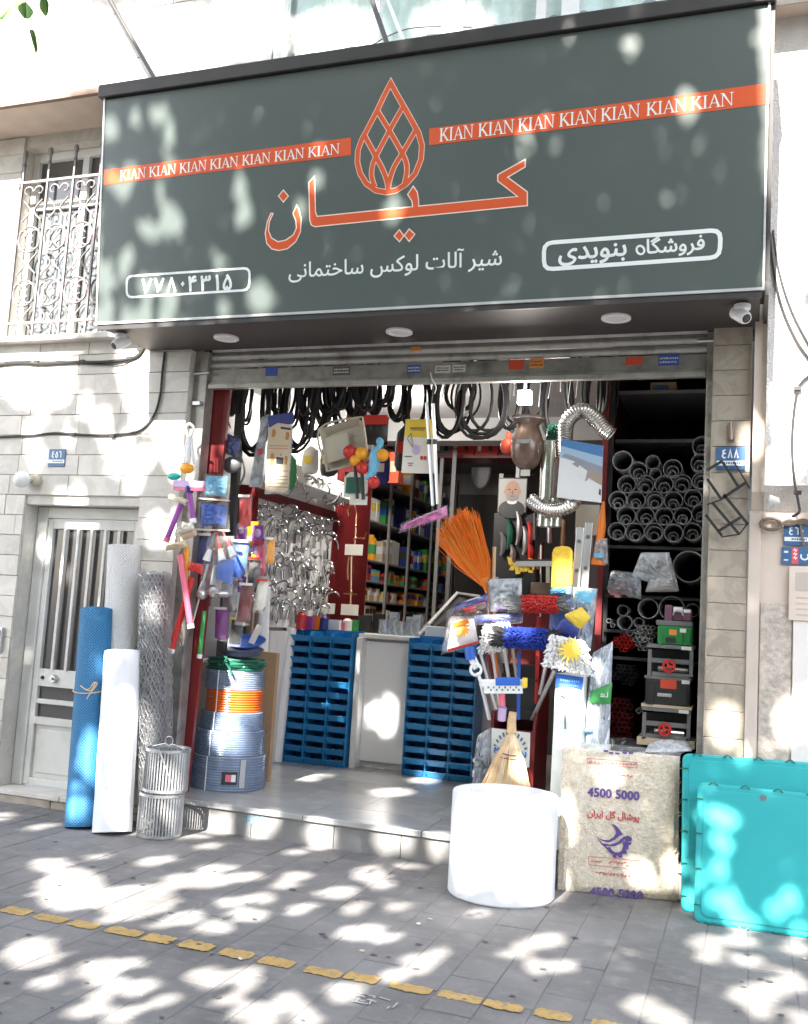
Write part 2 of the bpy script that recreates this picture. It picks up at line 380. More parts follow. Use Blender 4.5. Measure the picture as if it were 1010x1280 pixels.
for i in range(-31, 5):
    for jx in range(-9, 1):
        X, Y = -0.57 + 0.1 + 0.2 * i, -0.2 + 0.4 * jx + (0.2 if i % 2 else 0.0)
        if Y > -0.02 or Y < -3.6: continue
        if not any(in_view((X + a, Y + b, 0), 70) for a in (-.1, .1) for b in (-.2, .2)): continue
        o = bpy.data.objects.new('paver', random.choice(pm)); COL.objects.link(o); o.parent = pav; o.location = (X, Y, U(-.0015, .0015))
        o.rotation_euler = (U(-.003, .003), U(-.003, .003), U(-.004, .004))
for i in range(-30, 9):                      # worn yellow stripe, one daub per paver
    x0 = -0.57 + 0.2 * i + 0.012 + U(-.008, .02); x1 = x0 + 0.172 + U(-.035, .012)
    yc = -2.03 + U(-.01, .01); w = U(.036, .05); n = 15; top = []; bot = []
    if i in (-9, -8): w = .05
    for k in range(n):
        t = k / (n - 1); e = 1 - (2 * t - 1) ** 10 * .3
        top.append((x0 + (x1 - x0) * t, yc + w * e + U(-.009, .009))); bot.append((x0 + (x1 - x0) * t, yc - w * e + U(-.009, .009)))
    gg = G().prism(bot + top[::-1], (0, 0, .0032), (1, 0, 0), (0, 1, 0), (0, 0, .0006))
    part(pav, 'yellow_dash', gg, M['yellow_paint'], smooth=False)
# faint white stencil patch on the pavement
q = P(470, 1252, z=0); g = G()
for k in range(16):
    x_, y_ = q.x + U(-.09, .09), q.y + U(-.05, .05); l_ = U(.008, .03); an = U(-.25, .25) + (1.5 if k % 3 == 0 else 0)
    g.prism([(-l_, -.004), (l_, -.003), (l_ * .9, .004), (-l_ * .8, .003)], (x_, y_, .0035 + .0001 * k), (cos(an), sin(an), 0), (-sin(an), cos(an), 0), (0, 0, .0006))
part(pav, 'worn_stencil', g, mat('stencil', (.42, .42, .42), .8), smooth=False)
g = G()
for k in range(90):
    x_, y_ = U(-4.6, .9), U(-3.0, -.3); r_ = U(.006, .018); an = U(0, 6)
    g.face([(x_ + r_ * (1 + .3 * sin(3 * t + an)) * cos(t), y_ + r_ * .8 * sin(t), .0042) for t in np.linspace(0, 2 * pi, 9, endpoint=False)])
o = part(pav, 'gum_spots', g, mat('gum', (.09, .085, .08), .8), smooth=False, kind='stuff')
# scraps of litter
for k, (px, py) in enumerate(((523, 1156), (1006, 1200), (300, 1200), (452, 1190), (538, 1150))):
    q = P(px, py, z=0); g = G(); a = U(0, 3)
    g.prism([(-.012, -.006), (.01, -.008), (.014, .007), (-.008, .009)], (q.x, q.y, .006), (cos(a), sin(a), 0), (-sin(a), cos(a), .2), (0, 0, .001))
    one('litter_scrap', g, M['paper' if k % 2 == 0 else 'kraft'], ['scrap of pale paper lying near the white foam roll', 'brown crumb of litter at the right edge of the pavement', 'pale paper crumb lying beyond the yellow stripe on the left', 'brown crumb of litter beside the middle of the yellow stripe', 'small pale crumb in the shade left of the big white roll'][k], 'litter', 'litter scraps on the pavement')

# ================================================================== SHOP STEP AND FLOOR
stp = struct('shop_step', G().box((-3.86, 0.03, -0.25), (-0.20, 0.6, 0.15)), M['grout'])
xs = [-3.87, -3.1, -2.5, -2.04, -1.35, -0.75, -0.225]
for a, b in zip(xs, xs[1:]):
    part(stp, 'riser_slab', G().box((a + .002, 0.0, -.03), (b - .002, 0.035, 0.148)), M['step_stone'], smooth=False, bevel=.002)
xs = [-3.87, -2.72, -1.9, -1.0, -0.225]
for a, b in zip(xs, xs[1:]):
    part(stp, 'tread_slab', G().box((a + .002, -0.022, 0.151), (b - .002, 0.40, FL)), M['floor_stone'], smooth=False, bevel=.006)
flr = struct('shop_floor', G().box((-4.05, 0.38, -0.2), (0.1, 7.6, FL - .02)), M['grout'])
for i in range(8):
    for k in range(6):
        a, b = -4.0 + i * .5, 0.404 + k * .5
        part(flr, 'floor_slab', G().box((a + .0015, b, FL - .025), (a + .4985, b + .498, FL - .001 + U(0, .001))), M['floor_stone'], smooth=False)
part(flr, 'floor_beyond', G().box((-4.0, 3.41, FL - .03), (0.1, 7.55, FL - .003)), M['floor_stone'], smooth=False)
# blue painted scribble on the riser
g = G(); q = P(318, 1024, y=0)
for pts in ([(-.06, -.05), (-.065, .02), (-.03, .045), (-.01, .0), (-.02, -.03)], [(.02, .04), (.035, -.01), (.06, .02), (.05, .05)], [(-.055, .0), (0, -.01), (.03, -.02)]):
    g.tube(crom([(q.x + a, -.0015, q.z + b) for a, b in pts], 5), .009, 5)
for i, v in enumerate(g.v): g.v[i] = (v[0], -.003 + (v[1] + .0015) * .15, v[2])
part(stp, 'blue_scribble', g, mat('faded_blue', (.16, .30, .38), .8, var=.3, vs=40), smooth=False)

# ================================================================== STONE BUILDING ON THE LEFT (and over the shop)
bld = thing('stone_building', 'pale stone building with the barred white door, beside and above the shop', 'building', (-5, 0, 0))
XR = -3.875
# backing walls round the openings
DO = (-5.235, -4.205, 0.085, 2.205)          # door opening
WO = (-5.60, -4.02, 3.50, 5.10)              # barred window opening
SO = (-6.6, -5.545, 1.585, 2.16)             # little window at far left
g = G()
g.box((-9, .02, -.2), (-6.6, .30, 5.2)); g.box((-6.6, .02, -.2), (DO[0], .3, SO[2])); g.box((SO[1], .02, SO[2]), (DO[0], .3, SO[3])); g.box((-6.6, .02, SO[3]), (DO[0], .3, WO[2]))
g.box((DO[0], .02, DO[3]), (XR, .3, WO[2])); g.box((DO[1], .02, -.2), (XR, .3, DO[3])); g.box((DO[0], .02, -.2), (DO[1], .3, .07))
g.box((-6.6, .02, WO[2]), (WO[0], .3, WO[3])); g.box((WO[1], .02, WO[2]), (XR, .3, WO[3])); g.box((-6.6, .02, WO[3]), (XR, .3, 5.2))
part(bld, 'wall', g, M['stone'], smooth=False)
def tiles(x0, x1, z0, z1, y0, cuts, name='stone_tile', m='stone', ch=.155, seam=None, phase=0.0, wl=(.38, .58)):
    z = z0; r = 0
    while z < z1 - .02:
        zt = min(z + ch, z1); x = x1
        while x > x0 + .01:
            xa = max(x0, x - U(*wl)) if r or x != x1 else max(x0, x - U(.2, .5))
            if xa - x0 < .12: xa = x0
            for a, b in split(xa, x, z, zt, cuts):
                if b - a > .015:
                    e = U(-.0025, .0015)
                    g = G(); c = .0025
                    g.v = [(a + .0015, y0 + .02, z + .0015), (b - .0015, y0 + .02, z + .0015), (b - .0015, y0 + .02, zt - .0015), (a + .0015, y0 + .02, zt - .0015),
                           (a + .0015, y0 + e + c, z + .002), (b - .0015, y0 + e + c, z + .002), (b - .0015, y0 + e + c, zt - .002), (a + .0015, y0 + e + c, zt - .002),
                           (a + .004, y0 + e, z + .0045), (b - .004, y0 + e, z + .0045), (b - .004, y0 + e, zt - .0045), (a + .004, y0 + e, zt - .0045)]
                    for base in (0, 4):
                        for k in range(4): g.f.append((base + k, base + (k + 1) % 4, base + 4 + (k + 1) % 4, base + 4 + k))
                    g.f.append((8, 9, 10, 11)); g.m = [0] * 9
                    part(bld, name, g, M[m], smooth=False)
            x = xa
        z = zt; r += 1
def split(a, b, z0, z1, cuts):
    seg = [(a, b)]
    for c0, c1, d0, d1 in cuts:
        if z1 - .03 <= d0 or z0 + .03 >= d1: continue
        n2 = []
        for p, q in seg:
            if q <= c0 or p >= c1: n2.append((p, q)); continue
            if p < c0: n2.append((p, c0))
            if q > c1: n2.append((c1, q))
        seg = n2
    return seg
tiles(-6.25, XR, .10, 3.46, 0.0, [DO, SO])
for z in np.arange(3.5, 5.15, .155):         # jambs of the barred window
    part(bld, 'stone_tile', G().box((-6.3, 0, z + .002), (WO[0] - .002, .02, min(z + .153, 5.19))), M['stone'], smooth=False)
    part(bld, 'stone_tile', G().box((WO[1] + .002, 0, z + .002), (XR, .02, min(z + .153, 5.19))), M['stone'], smooth=False)
# tiled end that faces the shutter rail and the reveal of the door
part(bld, 'reveal', G().box((DO[0] - .01, .022, .09), (DO[0] + .004, .298, 2.2)).box((DO[1] - .004, .022, .09), (DO[1] + .01, .298, 2.2)).box((DO[0] + .004, .022, 2.2), (DO[1] - .004, .298, 2.212)), M['stone'], smooth=False)
part(bld, 'plinth', G().box((-7, -.04, -.03), (-4.7, .05, .052)).box((-4.7, -.035, -.03), (XR, .05, .048)), M['plinth'], smooth=False, bevel=.012)
xs = [-7, -6.1, -5.35, -4.62, -4.18, XR]
for a, b in zip(xs, xs[1:]): part(bld, 'threshold_slab', G().box((a + .002, -.05, .054), (b - .002, .19, .088)), M['stone'], smooth=False, bevel=.004)
# door
dr = part(bld, 'door', G().box((-5.225, .15, .09), (-5.13, .22, 2.195)).box((-4.29, .15, .09), (-4.215, .22, 2.195)).box((-5.13, .15, 2.11), (-4.29, .22, 2.195)), M['door_paint'], smooth=False, bevel=.006)
x0, x1 = -5.128, -4.292
g = G().box((x0, .165, .1), (x0 + .05, .21, 2.105)).box((x1 - .05, .165, .1), (x1, .21, 2.105)).box((x0 + .05, .165, 2.03), (x1 - .05, .21, 2.105)).box((x0 + .05, .165, .1), (x1 - .05, .21, .15)) \
    .box((x0 + .05, .165, .83), (x1 - .05, .21, .96)).box((x0 + .05, .167, .70), (x1 - .05, .21, .735)).box((x0 + .05, .165, .545), (x1 - .05, .21, .60))
part(dr, 'leaf_frame', g, M['door_paint'], smooth=False, bevel=.004)
part(dr, 'kick_panel', G().box((x0 + .05, .19, .15), (x1 - .05, .205, .545)).box((x0 + .09, .18, .19), (x1 - .09, .19, .505)), M['door_paint'], smooth=False, bevel=.004)
part(dr, 'glass', G().box((x0 + .05, .196, .6), (x1 - .05, .202, .83)).box((x0 + .05, .196, .96), (x1 - .05, .202, 2.03)), M['door_glass'], smooth=False)
for k in range(5):
    xx = x0 + .05 + (x1 - x0 - .1) * (k + 1) / 6
    part(dr, 'bar', G().box((xx - .012, .15, .96), (xx + .012, .172, 2.03)), M['door_paint'], smooth=False, bevel=.003)
part(dr, 'lock', G().lathe([(0.001, .03), (.026, .03), (.03, .02), (.032, 0)], 16, (x0 + .2, .165, .895), (0, -1, 0)).lathe([(.001, .05), (.012, .05), (.012, .03)], 10, (x0 + .2, .165, .895), (0, -1, 0)), M['steel'])
part(dr, 'bolt', G().lathe([(.001, .012), (.012, .012), (.014, 0)], 10, (x0 + .09, .165, .895), (0, -1, 0)), M['black_iron'])
# little window far left
wn2 = part(bld, 'small_window', G().box((-6.6, .06, SO[2]), (SO[1], .1, SO[2] + .05)).box((-6.6, .06, SO[3] - .05), (SO[1], .1, SO[3])).box((SO[1] - .05, .06, SO[2] + .05), (SO[1], .1, SO[3] - .05)).box((-6.6, .05, 1.865), (SO[1] - .05, .09, 1.89)), M['door_paint'], smooth=False, bevel=.004)
part(wn2, 'pane', G().box((-6.6, .09, SO[2] + .05), (SO[1] - .05, .095, 1.865)).box((-6.6, .09, 1.89), (SO[1] - .05, .095, SO[3] - .05)), M['door_glass'], smooth=False)
# barred window
wx0, wx1, wz0, wz1 = WO
part(bld, 'window_sill', G().box((-7.2, -.09, 3.455), (-3.98, .12, 3.498)), M['stone'], smooth=False, bevel=.008)
fr = part(bld, 'window', G().box((wx0, .12, wz0), (wx0 + .06, .2, wz1)).box((wx1 - .06, .12, wz0), (wx1, .2, wz1)).box((wx0 + .06, .12, wz1 - .07), (wx1 - .06, .2, wz1)).box((wx0 + .06, .12, wz0), (wx1 - .06, .2, wz0 + .06)), M['white_paint'], smooth=False, bevel=.005)
for xx in (-5.08, -4.55): part(fr, 'mullion', G().box((xx - .03, .125, wz0 + .06), (xx + .03, .19, wz1 - .07)), M['white_paint'], smooth=False)
part(fr, 'transom', G().box((wx0 + .06, .13, 4.62), (wx1 - .06, .185, 4.67)), M['white_paint'], smooth=False)
part(fr, 'pane', G().box((wx0 + .06, .16, wz0 + .06), (wx1 - .06, .166, wz1 - .07)), mat('window_glass', (.10, .11, .11), .06, spec=.8), smooth=False)
gr = part(bld, 'window_grille', G().beam((wx0 - .02, -.03, 3.62), (wx1, -.03, 3.62), .02, .02), M['grille_iron'], smooth=False); part(gr, 'rail', G().beam((wx0 - .02, -.03, 4.78), (wx1, -.03, 4.78), .02, .02), M['grille_iron'], smooth=False)
n = 7
for k in range(n):
    xx = wx0 + .05 + (wx1 - wx0 - .1) * k / (n - 1)
    b = G().beam((xx, -.03, 3.52), (xx, -.03, 5.0), .016, .016)
    b.ball((xx, -.03, 5.02), .022, 6, 4, sq=(1, 1, 1.7)); b.ball((xx, -.03, 4.93), .018, 6, 4)
    part(gr, 'bar', b, M['grille_iron'])
for k in range(n - 1):
    xc = wx0 + .05 + (wx1 - wx0 - .1) * (k + .5) / (n - 1)
    s = G()
    for zc in (3.86, 4.30):
        s.tube(arc((xc, -.03, zc), .105, 0, 2 * pi, 18)[:-1], .008, 5, closed=True)
        for sx in (-1, 1):
            for sz in (-1, 1):
                s.tube([(xc + sx * (.05 + .045 * cos(t) * (1 - t / 9)), -.034, zc + sz * (.045 + .04 * sin(t) * (1 - t / 9))) for t in np.linspace(0, 4.6, 12)], .007, 4)
    for zc in (3.66, 4.10, 4.54):
        for sx in (-1, 1): s.tube(crom([(xc + sx * .09, -.03, zc + .09), (xc + sx * .02, -.03, zc), (xc + sx * .09, -.03, zc - .08)], 4), .007, 4)
    for sx in (-1, 1): s.tube([(xc + sx * (.055 - .05 * cos(t) * (1 - t / 8)), -.034, 4.70 + .05 * sin(t) * (1 - t / 8)) for t in np.linspace(0, 5, 12)], .007, 4)
    part(gr, 'scroll', s, M['grille_iron'])
# overhanging upper storey
UW = (-3.27, 1.6, 5.19, 7.2)
OY = -.42
part(bld, 'overhang_soffit', G().box((-9, OY + .12, 5.20), (3, .02, 5.26)).box((-9, OY + .02, 5.20), (UW[0] - .002, OY + .12, 5.26)), M['soffit_plaster'], smooth=False)
part(bld, 'drip_edge', G().box((-9, OY - .02, 5.195), (UW[0] - .002, OY + .018, 5.24)), mat('drip_brown', (.24, .17, .13), .8, var=.2), smooth=False)
g = G().box((-9, OY + .02, 5.26), (UW[0], .1, 7.6)).box((UW[1], OY + .02, UW[2]), (3, .1, 7.6))
part(bld, 'upper_wall', g, M['grout'], smooth=False)
tiles(-6.3, UW[0] - .002, 5.245, 6.5, OY, [], wl=(.5, .75), ch=.19)
uf = part(bld, 'upper_window', G().box((UW[0], OY - .01, UW[2]), (UW[0] + .10, OY + .1, 7.2)).box((UW[0] + .10, OY - .01, UW[2]), (1.6, OY + .1, UW[2] + .07)), M['white_paint'], smooth=False, bevel=.006)
part(uf, 'grey_strip', G().box((UW[0] + .10, OY, UW[2] + .07), (UW[0] + .112, OY + .08, 7.2)), M['case_grey'], smooth=False)  # narrow grey strip between the outer and inner white frames
part(uf, 'inner_frame', G().box((UW[0] + .112, OY, UW[2] + .07), (UW[0] + .17, OY + .09, 7.2)), M['white_paint'], smooth=False)
for xx, w in ((-2.42, .03), (-1.88, .075), (-1.30, .03), (-1.12, .05), (-.3, .06), (.5, .06)):
    part(uf, 'mullion', G().box((xx - w, OY, UW[2] + .07), (xx + w, OY + .09, 7.2)), M['white_paint'], smooth=False, bevel=.004)
part(uf, 'pane', G().face([(UW[0] + .17, OY + .05, UW[2] + .07), (1.6, OY + .05, UW[2] + .07), (1.6, OY + .05, 7.2), (UW[0] + .17, OY + .05, 7.2)]), M['glass'], smooth=False)
rows = []
for zz in (5.4, 7.2): rows.append([(xx, OY + .22 + .035 * sin(xx * 31) + .02 * sin(xx * 13 + 1), zz) for xx in np.linspace(UW[0] + .1, 1.5, 240)])
part(uf, 'curtain', G().grid(rows), M['curtain'])
part(bld, 'room_behind_window', G().box((UW[0], .5, 5.3), (1.6, .55, 7.4)), M['interior_wall'], smooth=False)
# ------------------------------------------------------------------ marble pillar on the right
pl = thing('marble_pillar', 'veined beige marble pillar at the right side of the shop opening', 'pillar', (-.12, 0, 0))
part(pl, 'core', G().box((-.222, .02, -.2), (-.02, 1.2, 3.5)), M['grout'], smooth=False)
z = .0; k = 0
while z < 3.36:
    e = U(-.002, .002)
    part(pl, 'stone_tile', G().box((-.228, e, z + .0015), (-.012, .02, min(z + .1535, 3.37))), M['pillar_stone'], smooth=False, bevel=.002)
    z += .155
z = 0
while z < 3.36:
    part(pl, 'side_tile', G().box((-.234, .003, z + .002), (-.2225, .30, min(z + .308, 3.37))), M['pillar_stone'], smooth=False); z += .31
# ------------------------------------------------------------------ stucco house on the right
st = thing('stucco_house', 'rough white stucco house wall with a pink base, right of the marble pillar', 'building', (.6, 0, 0))
part(st, 'lower_wall', G().box((-.008, .0, -.2), (4, .4, 2.25)), M['smooth_plaster'], smooth=False)
part(st, 'edge_strip', G().box((-.008, -.022, .0), (.058, -.002, 2.24)), mat('strip_white', (.58, .50, .43), .8, var=.08, vs=5, bump=.1), smooth=False, bevel=.006)
part(st, 'splash_band', G().box((.062, -.012, .5), (.235, -.002, 1.72)), M['splash_plaster'], smooth=False, bevel=.01)
part(st, 'pale_panel', G().box((.24, -.03, .02), (2.2, -.003, 1.80)), mat('panel_white', (.74, .70, .66), .75, var=.04, vs=4, bump=.06), smooth=False, bevel=.004)
g = G(); zb = 2.25
g.prism([(.0, zb), (-.17, zb + .13), (-.17, 8), (.0, 8)], (.07, 0, 0), (0, 1, 0), (0, 0, 1), (4, 0, 0))
part(st, 'upper_stucco', g, M['stucco'], smooth=False, fix=True)
g = G().prism([(.0, zb + .005), (-.10, zb + .10), (-.10, 8), (.0, 8)], (.002, 0, 0), (0, 1, 0), (0, 0, 1), (.066, 0, 0))
part(st, 'corner_return', g, M['smooth_plaster'], smooth=False, fix=True)
# ------------------------------------------------------------------ lettering helpers
FORMS = {'ا': (0xFE8D, 0xFE8E), 'آ': (0xFE81, 0xFE82), 'د': (0xFEA9, 0xFEAA), 'ر': (0xFEAD, 0xFEAE), 'و': (0xFEED, 0xFEEE), 'ز': (0xFEAF, 0xFEB0),
 'ب': (0xFE8F, 0xFE90, 0xFE91, 0xFE92), 'پ': (0xFB56, 0xFB57, 0xFB58, 0xFB59), 'ت': (0xFE95, 0xFE96, 0xFE97, 0xFE98), 'خ': (0xFEA5, 0xFEA6, 0xFEA7, 0xFEA8),
 'س': (0xFEB1, 0xFEB2, 0xFEB3, 0xFEB4), 'ش': (0xFEB5, 0xFEB6, 0xFEB7, 0xFEB8), 'ف': (0xFED1, 0xFED2, 0xFED3, 0xFED4), 'ک': (0xFB8E, 0xFB8F, 0xFB90, 0xFB91),
 'گ': (0xFB92, 0xFB93, 0xFB94, 0xFB95), 'ل': (0xFEDD, 0xFEDE, 0xFEDF, 0xFEE0), 'م': (0xFEE1, 0xFEE2, 0xFEE3, 0xFEE4), 'ن': (0xFEE5, 0xFEE6, 0xFEE7, 0xFEE8),
 'ه': (0x06D5, 0xFEEA, 0xFEEB, 0xFEEC), 'ی': (0xFBFC, 0xFBFD, 0xFBFE, 0xFBFF)}
def shape(s):
    out = []
    for w in s.split(' '):
        o = []
        for i, ch in enumerate(w):
            if ch not in FORMS: o.append(ch); continue
            f = FORMS[ch]; prev = i > 0 and len(FORMS.get(w[i - 1], ())) == 4; nxt = i < len(w) - 1 and w[i + 1] in FORMS and len(f) == 4
            o.append(chr(f[3] if prev and nxt else f[1] if prev else f[2] if nxt else f[0]))
        out.append(''.join(reversed(o)))
    return ' '.join(reversed(out))
def glyphs(s):
    c = bpy.data.curves.new('t', 'FONT'); c.body = s; c.resolution_u = 3
    o = bpy.data.objects.new('t', c); COL.objects.link(o); bpy.context.view_layer.update()
    me = o.evaluated_get(bpy.context.evaluated_depsgraph_get()).to_mesh()
    vs = [(v.co.x, v.co.y) for v in me.vertices]; fs = [tuple(p.vertices) for p in me.polygons]
    o.to_mesh_clear(); bpy.data.objects.remove(o); bpy.data.curves.remove(c)
    return vs, fs
def text(g, s, o, u, v, n, width=None, height=None, m=0, bold=0.0, just=0.0, sx=1.0):
    """lay flat lettering on a plane: o = baseline start, u / v = unit directions, n = outward normal"""
    vs, fs = glyphs(s); xs = [p[0] for p in vs]; ys = [p[1] for p in vs]
    k = width / (max(xs) - min(xs)) if width else height / (max(ys) - min(ys))
    o, u, v, n = V(o), V(u), V(v), V(n); x0 = min(xs) if width else min(xs) + just * (max(xs) - min(xs))
    offs = [(0, 0)] if not bold else [(-bold, 0), (bold, 0), (0, bold), (0, -bold)]
    for q, (dx, dy) in enumerate(offs):
        i = len(g.v); g.v += [tuple(o + u * ((p[0] - x0 + dx) * k * sx) + v * ((p[1] + dy) * k) + n * (.0002 * q)) for p in vs]
        g.f += [tuple(i + a for a in f) for f in fs]; g.m += [m] * len(fs)
    return g
def ribbon(pts, w, closed=False):
    """outline of a stroked polyline in 2-D"""
    pts = [V((p[0], p[1])) for p in pts]; k = len(pts); L = []; R = []
    for i in range(k):
        a = pts[i - 1] if (i or closed) else None; b = pts[(i + 1) % k] if (i < k - 1 or closed) else None
        d1 = (pts[i] - a).normalized() if a is not None else None; d2 = (b - pts[i]).normalized() if b is not None else None
        d = (d1 + d2) if d1 is not None and d2 is not None else (d1 or d2)
        d = d.normalized() if d.length > 1e-6 else V((1, 0)); nn = V((-d.y, d.x)); e = d1 if d1 is not None else d2
        c = max(.45, abs(nn.dot(V((-e.y, e.x))))); L.append(pts[i] + nn * (w / 2 / c)); R.append(pts[i] - nn * (w / 2 / c))
    return L, R
def stroke(g, pts, w, o, u, v, n, th=.001, closed=False, m=0):
    L, R = ribbon(pts, w, closed); o, u, v, n = V(o), V(u), V(v), V(n)
    f = lambda p, h: o + u * p[0] + v * p[1] + n * h
    rows = [[f(R[i], 0), f(R[i], th), f(L[i], th), f(L[i], 0)] for i in range(len(pts))]
    if closed: rows.append(rows[0])
    return g.grid(rows, m)
KIAN = {'K': [[(.05, .04), (.19, .04), (.19, .96), (.05, .96)], [(-.03, 0), (.27, 0), (.27, .05), (-.03, .05)], [(-.03, .95), (.27, .95), (.27, 1), (-.03, 1)], [(.19, .40), (.27, .47), (.64, .96), (.55, .96), (.19, .50)], [(.45, .95), (.76, .95), (.76, 1), (.45, 1)], [(.27, .50), (.38, .58), (.78, .04), (.62, .04)], [(.56, 0), (.90, 0), (.90, .05), (.56, .05)]],
 'I': [[(.08, .04), (.22, .04), (.22, .96), (.08, .96)], [(0, 0), (.3, 0), (.3, .05), (0, .05)], [(0, .95), (.3, .95), (.3, 1), (0, 1)]],
 'A': [[(.10, .04), (.16, .04), (.47, .93), (.42, 1)], [(.42, 1), (.48, 1), (.84, .04), (.67, .04)], [(.22, .32), (.62, .32), (.60, .37), (.24, .37)], [(0, 0), (.26, 0), (.26, .05), (0, .05)], [(.58, 0), (.93, 0), (.93, .05), (.58, .05)]],
 'N': [[(.10, .04), (.16, .04), (.16, .95), (.10, .95)], [(.06, 1), (.22, 1), (.78, .0), (.72, 0)], [(.72, 0), (.78, 0), (.78, .96), (.72, .96)], [(0, 0), (.26, 0), (.26, .05), (0, .05)], [(.62, .95), (.88, .95), (.88, 1), (.62, 1)], [(-.02, .95), (.2, .95), (.2, 1), (-.02, 1)]]}
def kian(g, o, u, v, n, w, h, m=0):
    x = 0; adv = {'K': .84, 'I': .34, 'A': .88, 'N': .88}; tot = sum(adv.values()); k = w / tot; q = 0
    for ch in 'KIAN':
        for poly in KIAN[ch]:
            g.prism([((x + a) * k, b * h) for a, b in poly], V(o) + V(n) * (.0001 * q), u, v, V(n) * .0008, m); q = (q + 1) % 7
        x += adv[ch]
def fr(x0, y0, x1, y1, Y):
    """front rectangle (photo edges, on the plane Y) -> x0, z0, x1, z1 in metres"""
    xm, ym = (x0 + x1) / 2, (y0 + y1) / 2
    return P(x0, ym, y=Y).x, P(xm, y1, y=Y).z, P(x1, ym, y=Y).x, P(xm, y0, y=Y).z
def fbox(g, x0, y0, x1, y1, Y, d, m=0):
    a, b, c, e = fr(x0, y0, x1, y1, Y); return g.box((a, Y, b), (c, Y + d, e), m)

# ================================================================== SHOP SIGN
SO_ = V((-4.25, -.62, 3.37)); SU = V((1, 0, 0)); SH = V((0, -.145, 1.56)); SHL = SH.length; SV = SH.normalized(); SN = SU.cross(SV).normalized()
if SN.y > 0: SN = -SN
SWID = 4.295
def SG(px, py):
    r = ray(px, py); t = (SO_ - CAM).dot(SN) / r.dot(SN); p = CAM + r * t - SO_
    return (p.dot(SU), p.dot(SV))
def sgp(a, h): return SO_ + SU * a[0] + SV * a[1] + SN * h
sg = thing('shop_sign', 'long dark green shop sign with orange bands and white writing', 'sign', (-2.1, -.6, 3.37))
g = G().face([sgp((.012, .012), 0), sgp((SWID - .012, .012), 0), sgp((SWID - .012, SHL - .012), 0), sgp((.012, SHL - .012), 0)])
part(sg, 'sign_face', g, M['sign_face'], smooth=False)
bd = G()                                   # box body behind the face
A = [sgp((0, 0), -.012), sgp((SWID, 0), -.012), sgp((SWID, SHL), -.012), sgp((0, SHL), -.012)]
B = [V((-4.25, -.3, 3.40)), V((SWID - 4.25, -.3, 3.40)), V((SWID - 4.25, -.44, 5.0)), V((-4.25, -.44, 5.0))]
for k in range(4): bd.face([A[k], A[(k + 1) % 4], B[(k + 1) % 4], B[k]])
bd.face(B[::-1]).face(A[::-1]); part(sg, 'box_body', bd, M['dark_metal'], smooth=False, fix=True)
for nm, a, b, mm in (('edge_trim', (0, 0), (SWID, .016), 'sign_trim'), ('edge_trim', (0, .016), (.012, SHL), 'sign_trim'), ('edge_trim', (SWID - .012, .016), (SWID, SHL), 'sign_trim')):
    part(sg, nm, G().prism([a, (b[0], a[1]), b, (a[0], b[1])], SO_ - SN * .012, SU, SV, SN * .018), M[mm], smooth=False)
tz = SHL
part(sg, 'top_cap', G().prism([(-.03, tz - .004), (SWID + .03, tz - .004), (SWID + .03, tz + .085), (-.03, tz + .085)], SO_ + SN * .03, SU, SV, -SN * .36), M['dark_metal'], smooth=False, bevel=.006)
part(sg, 'end_panel', G().box((SWID - 4.25 + .002, -.62, 3.345), (SWID - 4.25 + .022, .0, 3.42)).prism([(-.61, 3.38), (-.43, 3.38), (-.43, 5.0), (-.755, 4.95)], (SWID - 4.25 + .004, 0, 0), (0, 1, 0), (0, 0, 1), (.02, 0, 0)), M['dark_metal'], smooth=False, fix=True)
part(sg, 'soffit', G().box((-4.235, -.615, 3.362), (SWID - 4.27, .04, 3.38)), M['soffit_metal'], smooth=False)
part(sg, 'soffit_lip', G().box((-4.24, -.618, 3.335), (SWID - 4.26, -.600, 3.366)), M['dark_metal'], smooth=False)
def poly(pts, h, nm, m, th=.0012, par=None): return part(par or sg, nm, G().prism(pts, SO_ + SN * h, SU, SV, SN * th), M[m], smooth=False, fix=True)
for q in (((130, 212.5), (438.7, 172), (438.7, 194), (130, 231.5)), ((536.6, 161), (961.7, 103.8), (961.7, 130), (536.6, 181.8))):
    c = [SG(*a) for a in q]; c[0] = (max(.014, c[0][0]), c[0][1]); c[3] = (max(.014, c[3][0]), c[3][1])
    band = poly(c, .0006, 'orange_band', 'sign_orange')
    left = q[0][0] < 300
    sc, ox, oy = (3.156, 125, 165) if left else (2.27, 530, 95)
    st_, en = ([80, 195, 315, 435, 562, 690, 822], [180, 300, 420, 545, 672, 805, 945]) if left else ([45, 155, 268, 385, 503, 632, 757], [140, 255, 370, 490, 612, 745, 878])
    (bx0, by0), (bx1, by1) = ((80, 193), (945, 86)) if left else ((45, 187), (878, 83))
    hh = 40 if left else 37
    for a, b in zip(st_, en):
        ya = by0 + (by1 - by0) * (a - bx0) / (bx1 - bx0); yb = by0 + (by1 - by0) * (b - bx0) / (bx1 - bx0)
        p0 = SG(ox + a / sc, oy + ya / sc); p1 = SG(ox + b / sc, oy + yb / sc); pt = SG(ox + a / sc, oy + (ya - hh) / sc)
        d = V((p1[0] - p0[0], p1[1] - p0[1])); gg = G()
        kian(gg, sgp(p0, .0022), SU * d.normalized().x + SV * d.normalized().y, SV, SN, d.length, pt[1] - p0[1])
        part(band, 'band_lettering', gg, M['sign_white'], smooth=False)
Z1 = lambda x, y: SG(430 + x / 7.53, 90 + y / 7.53)
drop = [(440, 105), (500, 215), (560, 320), (650, 480), (702, 575), (734, 690), (725, 820), (672, 955), (585, 1055), (490, 1115), (400, 1133), (300, 1115), (210, 1050), (152, 955), (126, 850), (131, 740), (168, 635), (210, 560), (310, 370), (375, 230)]
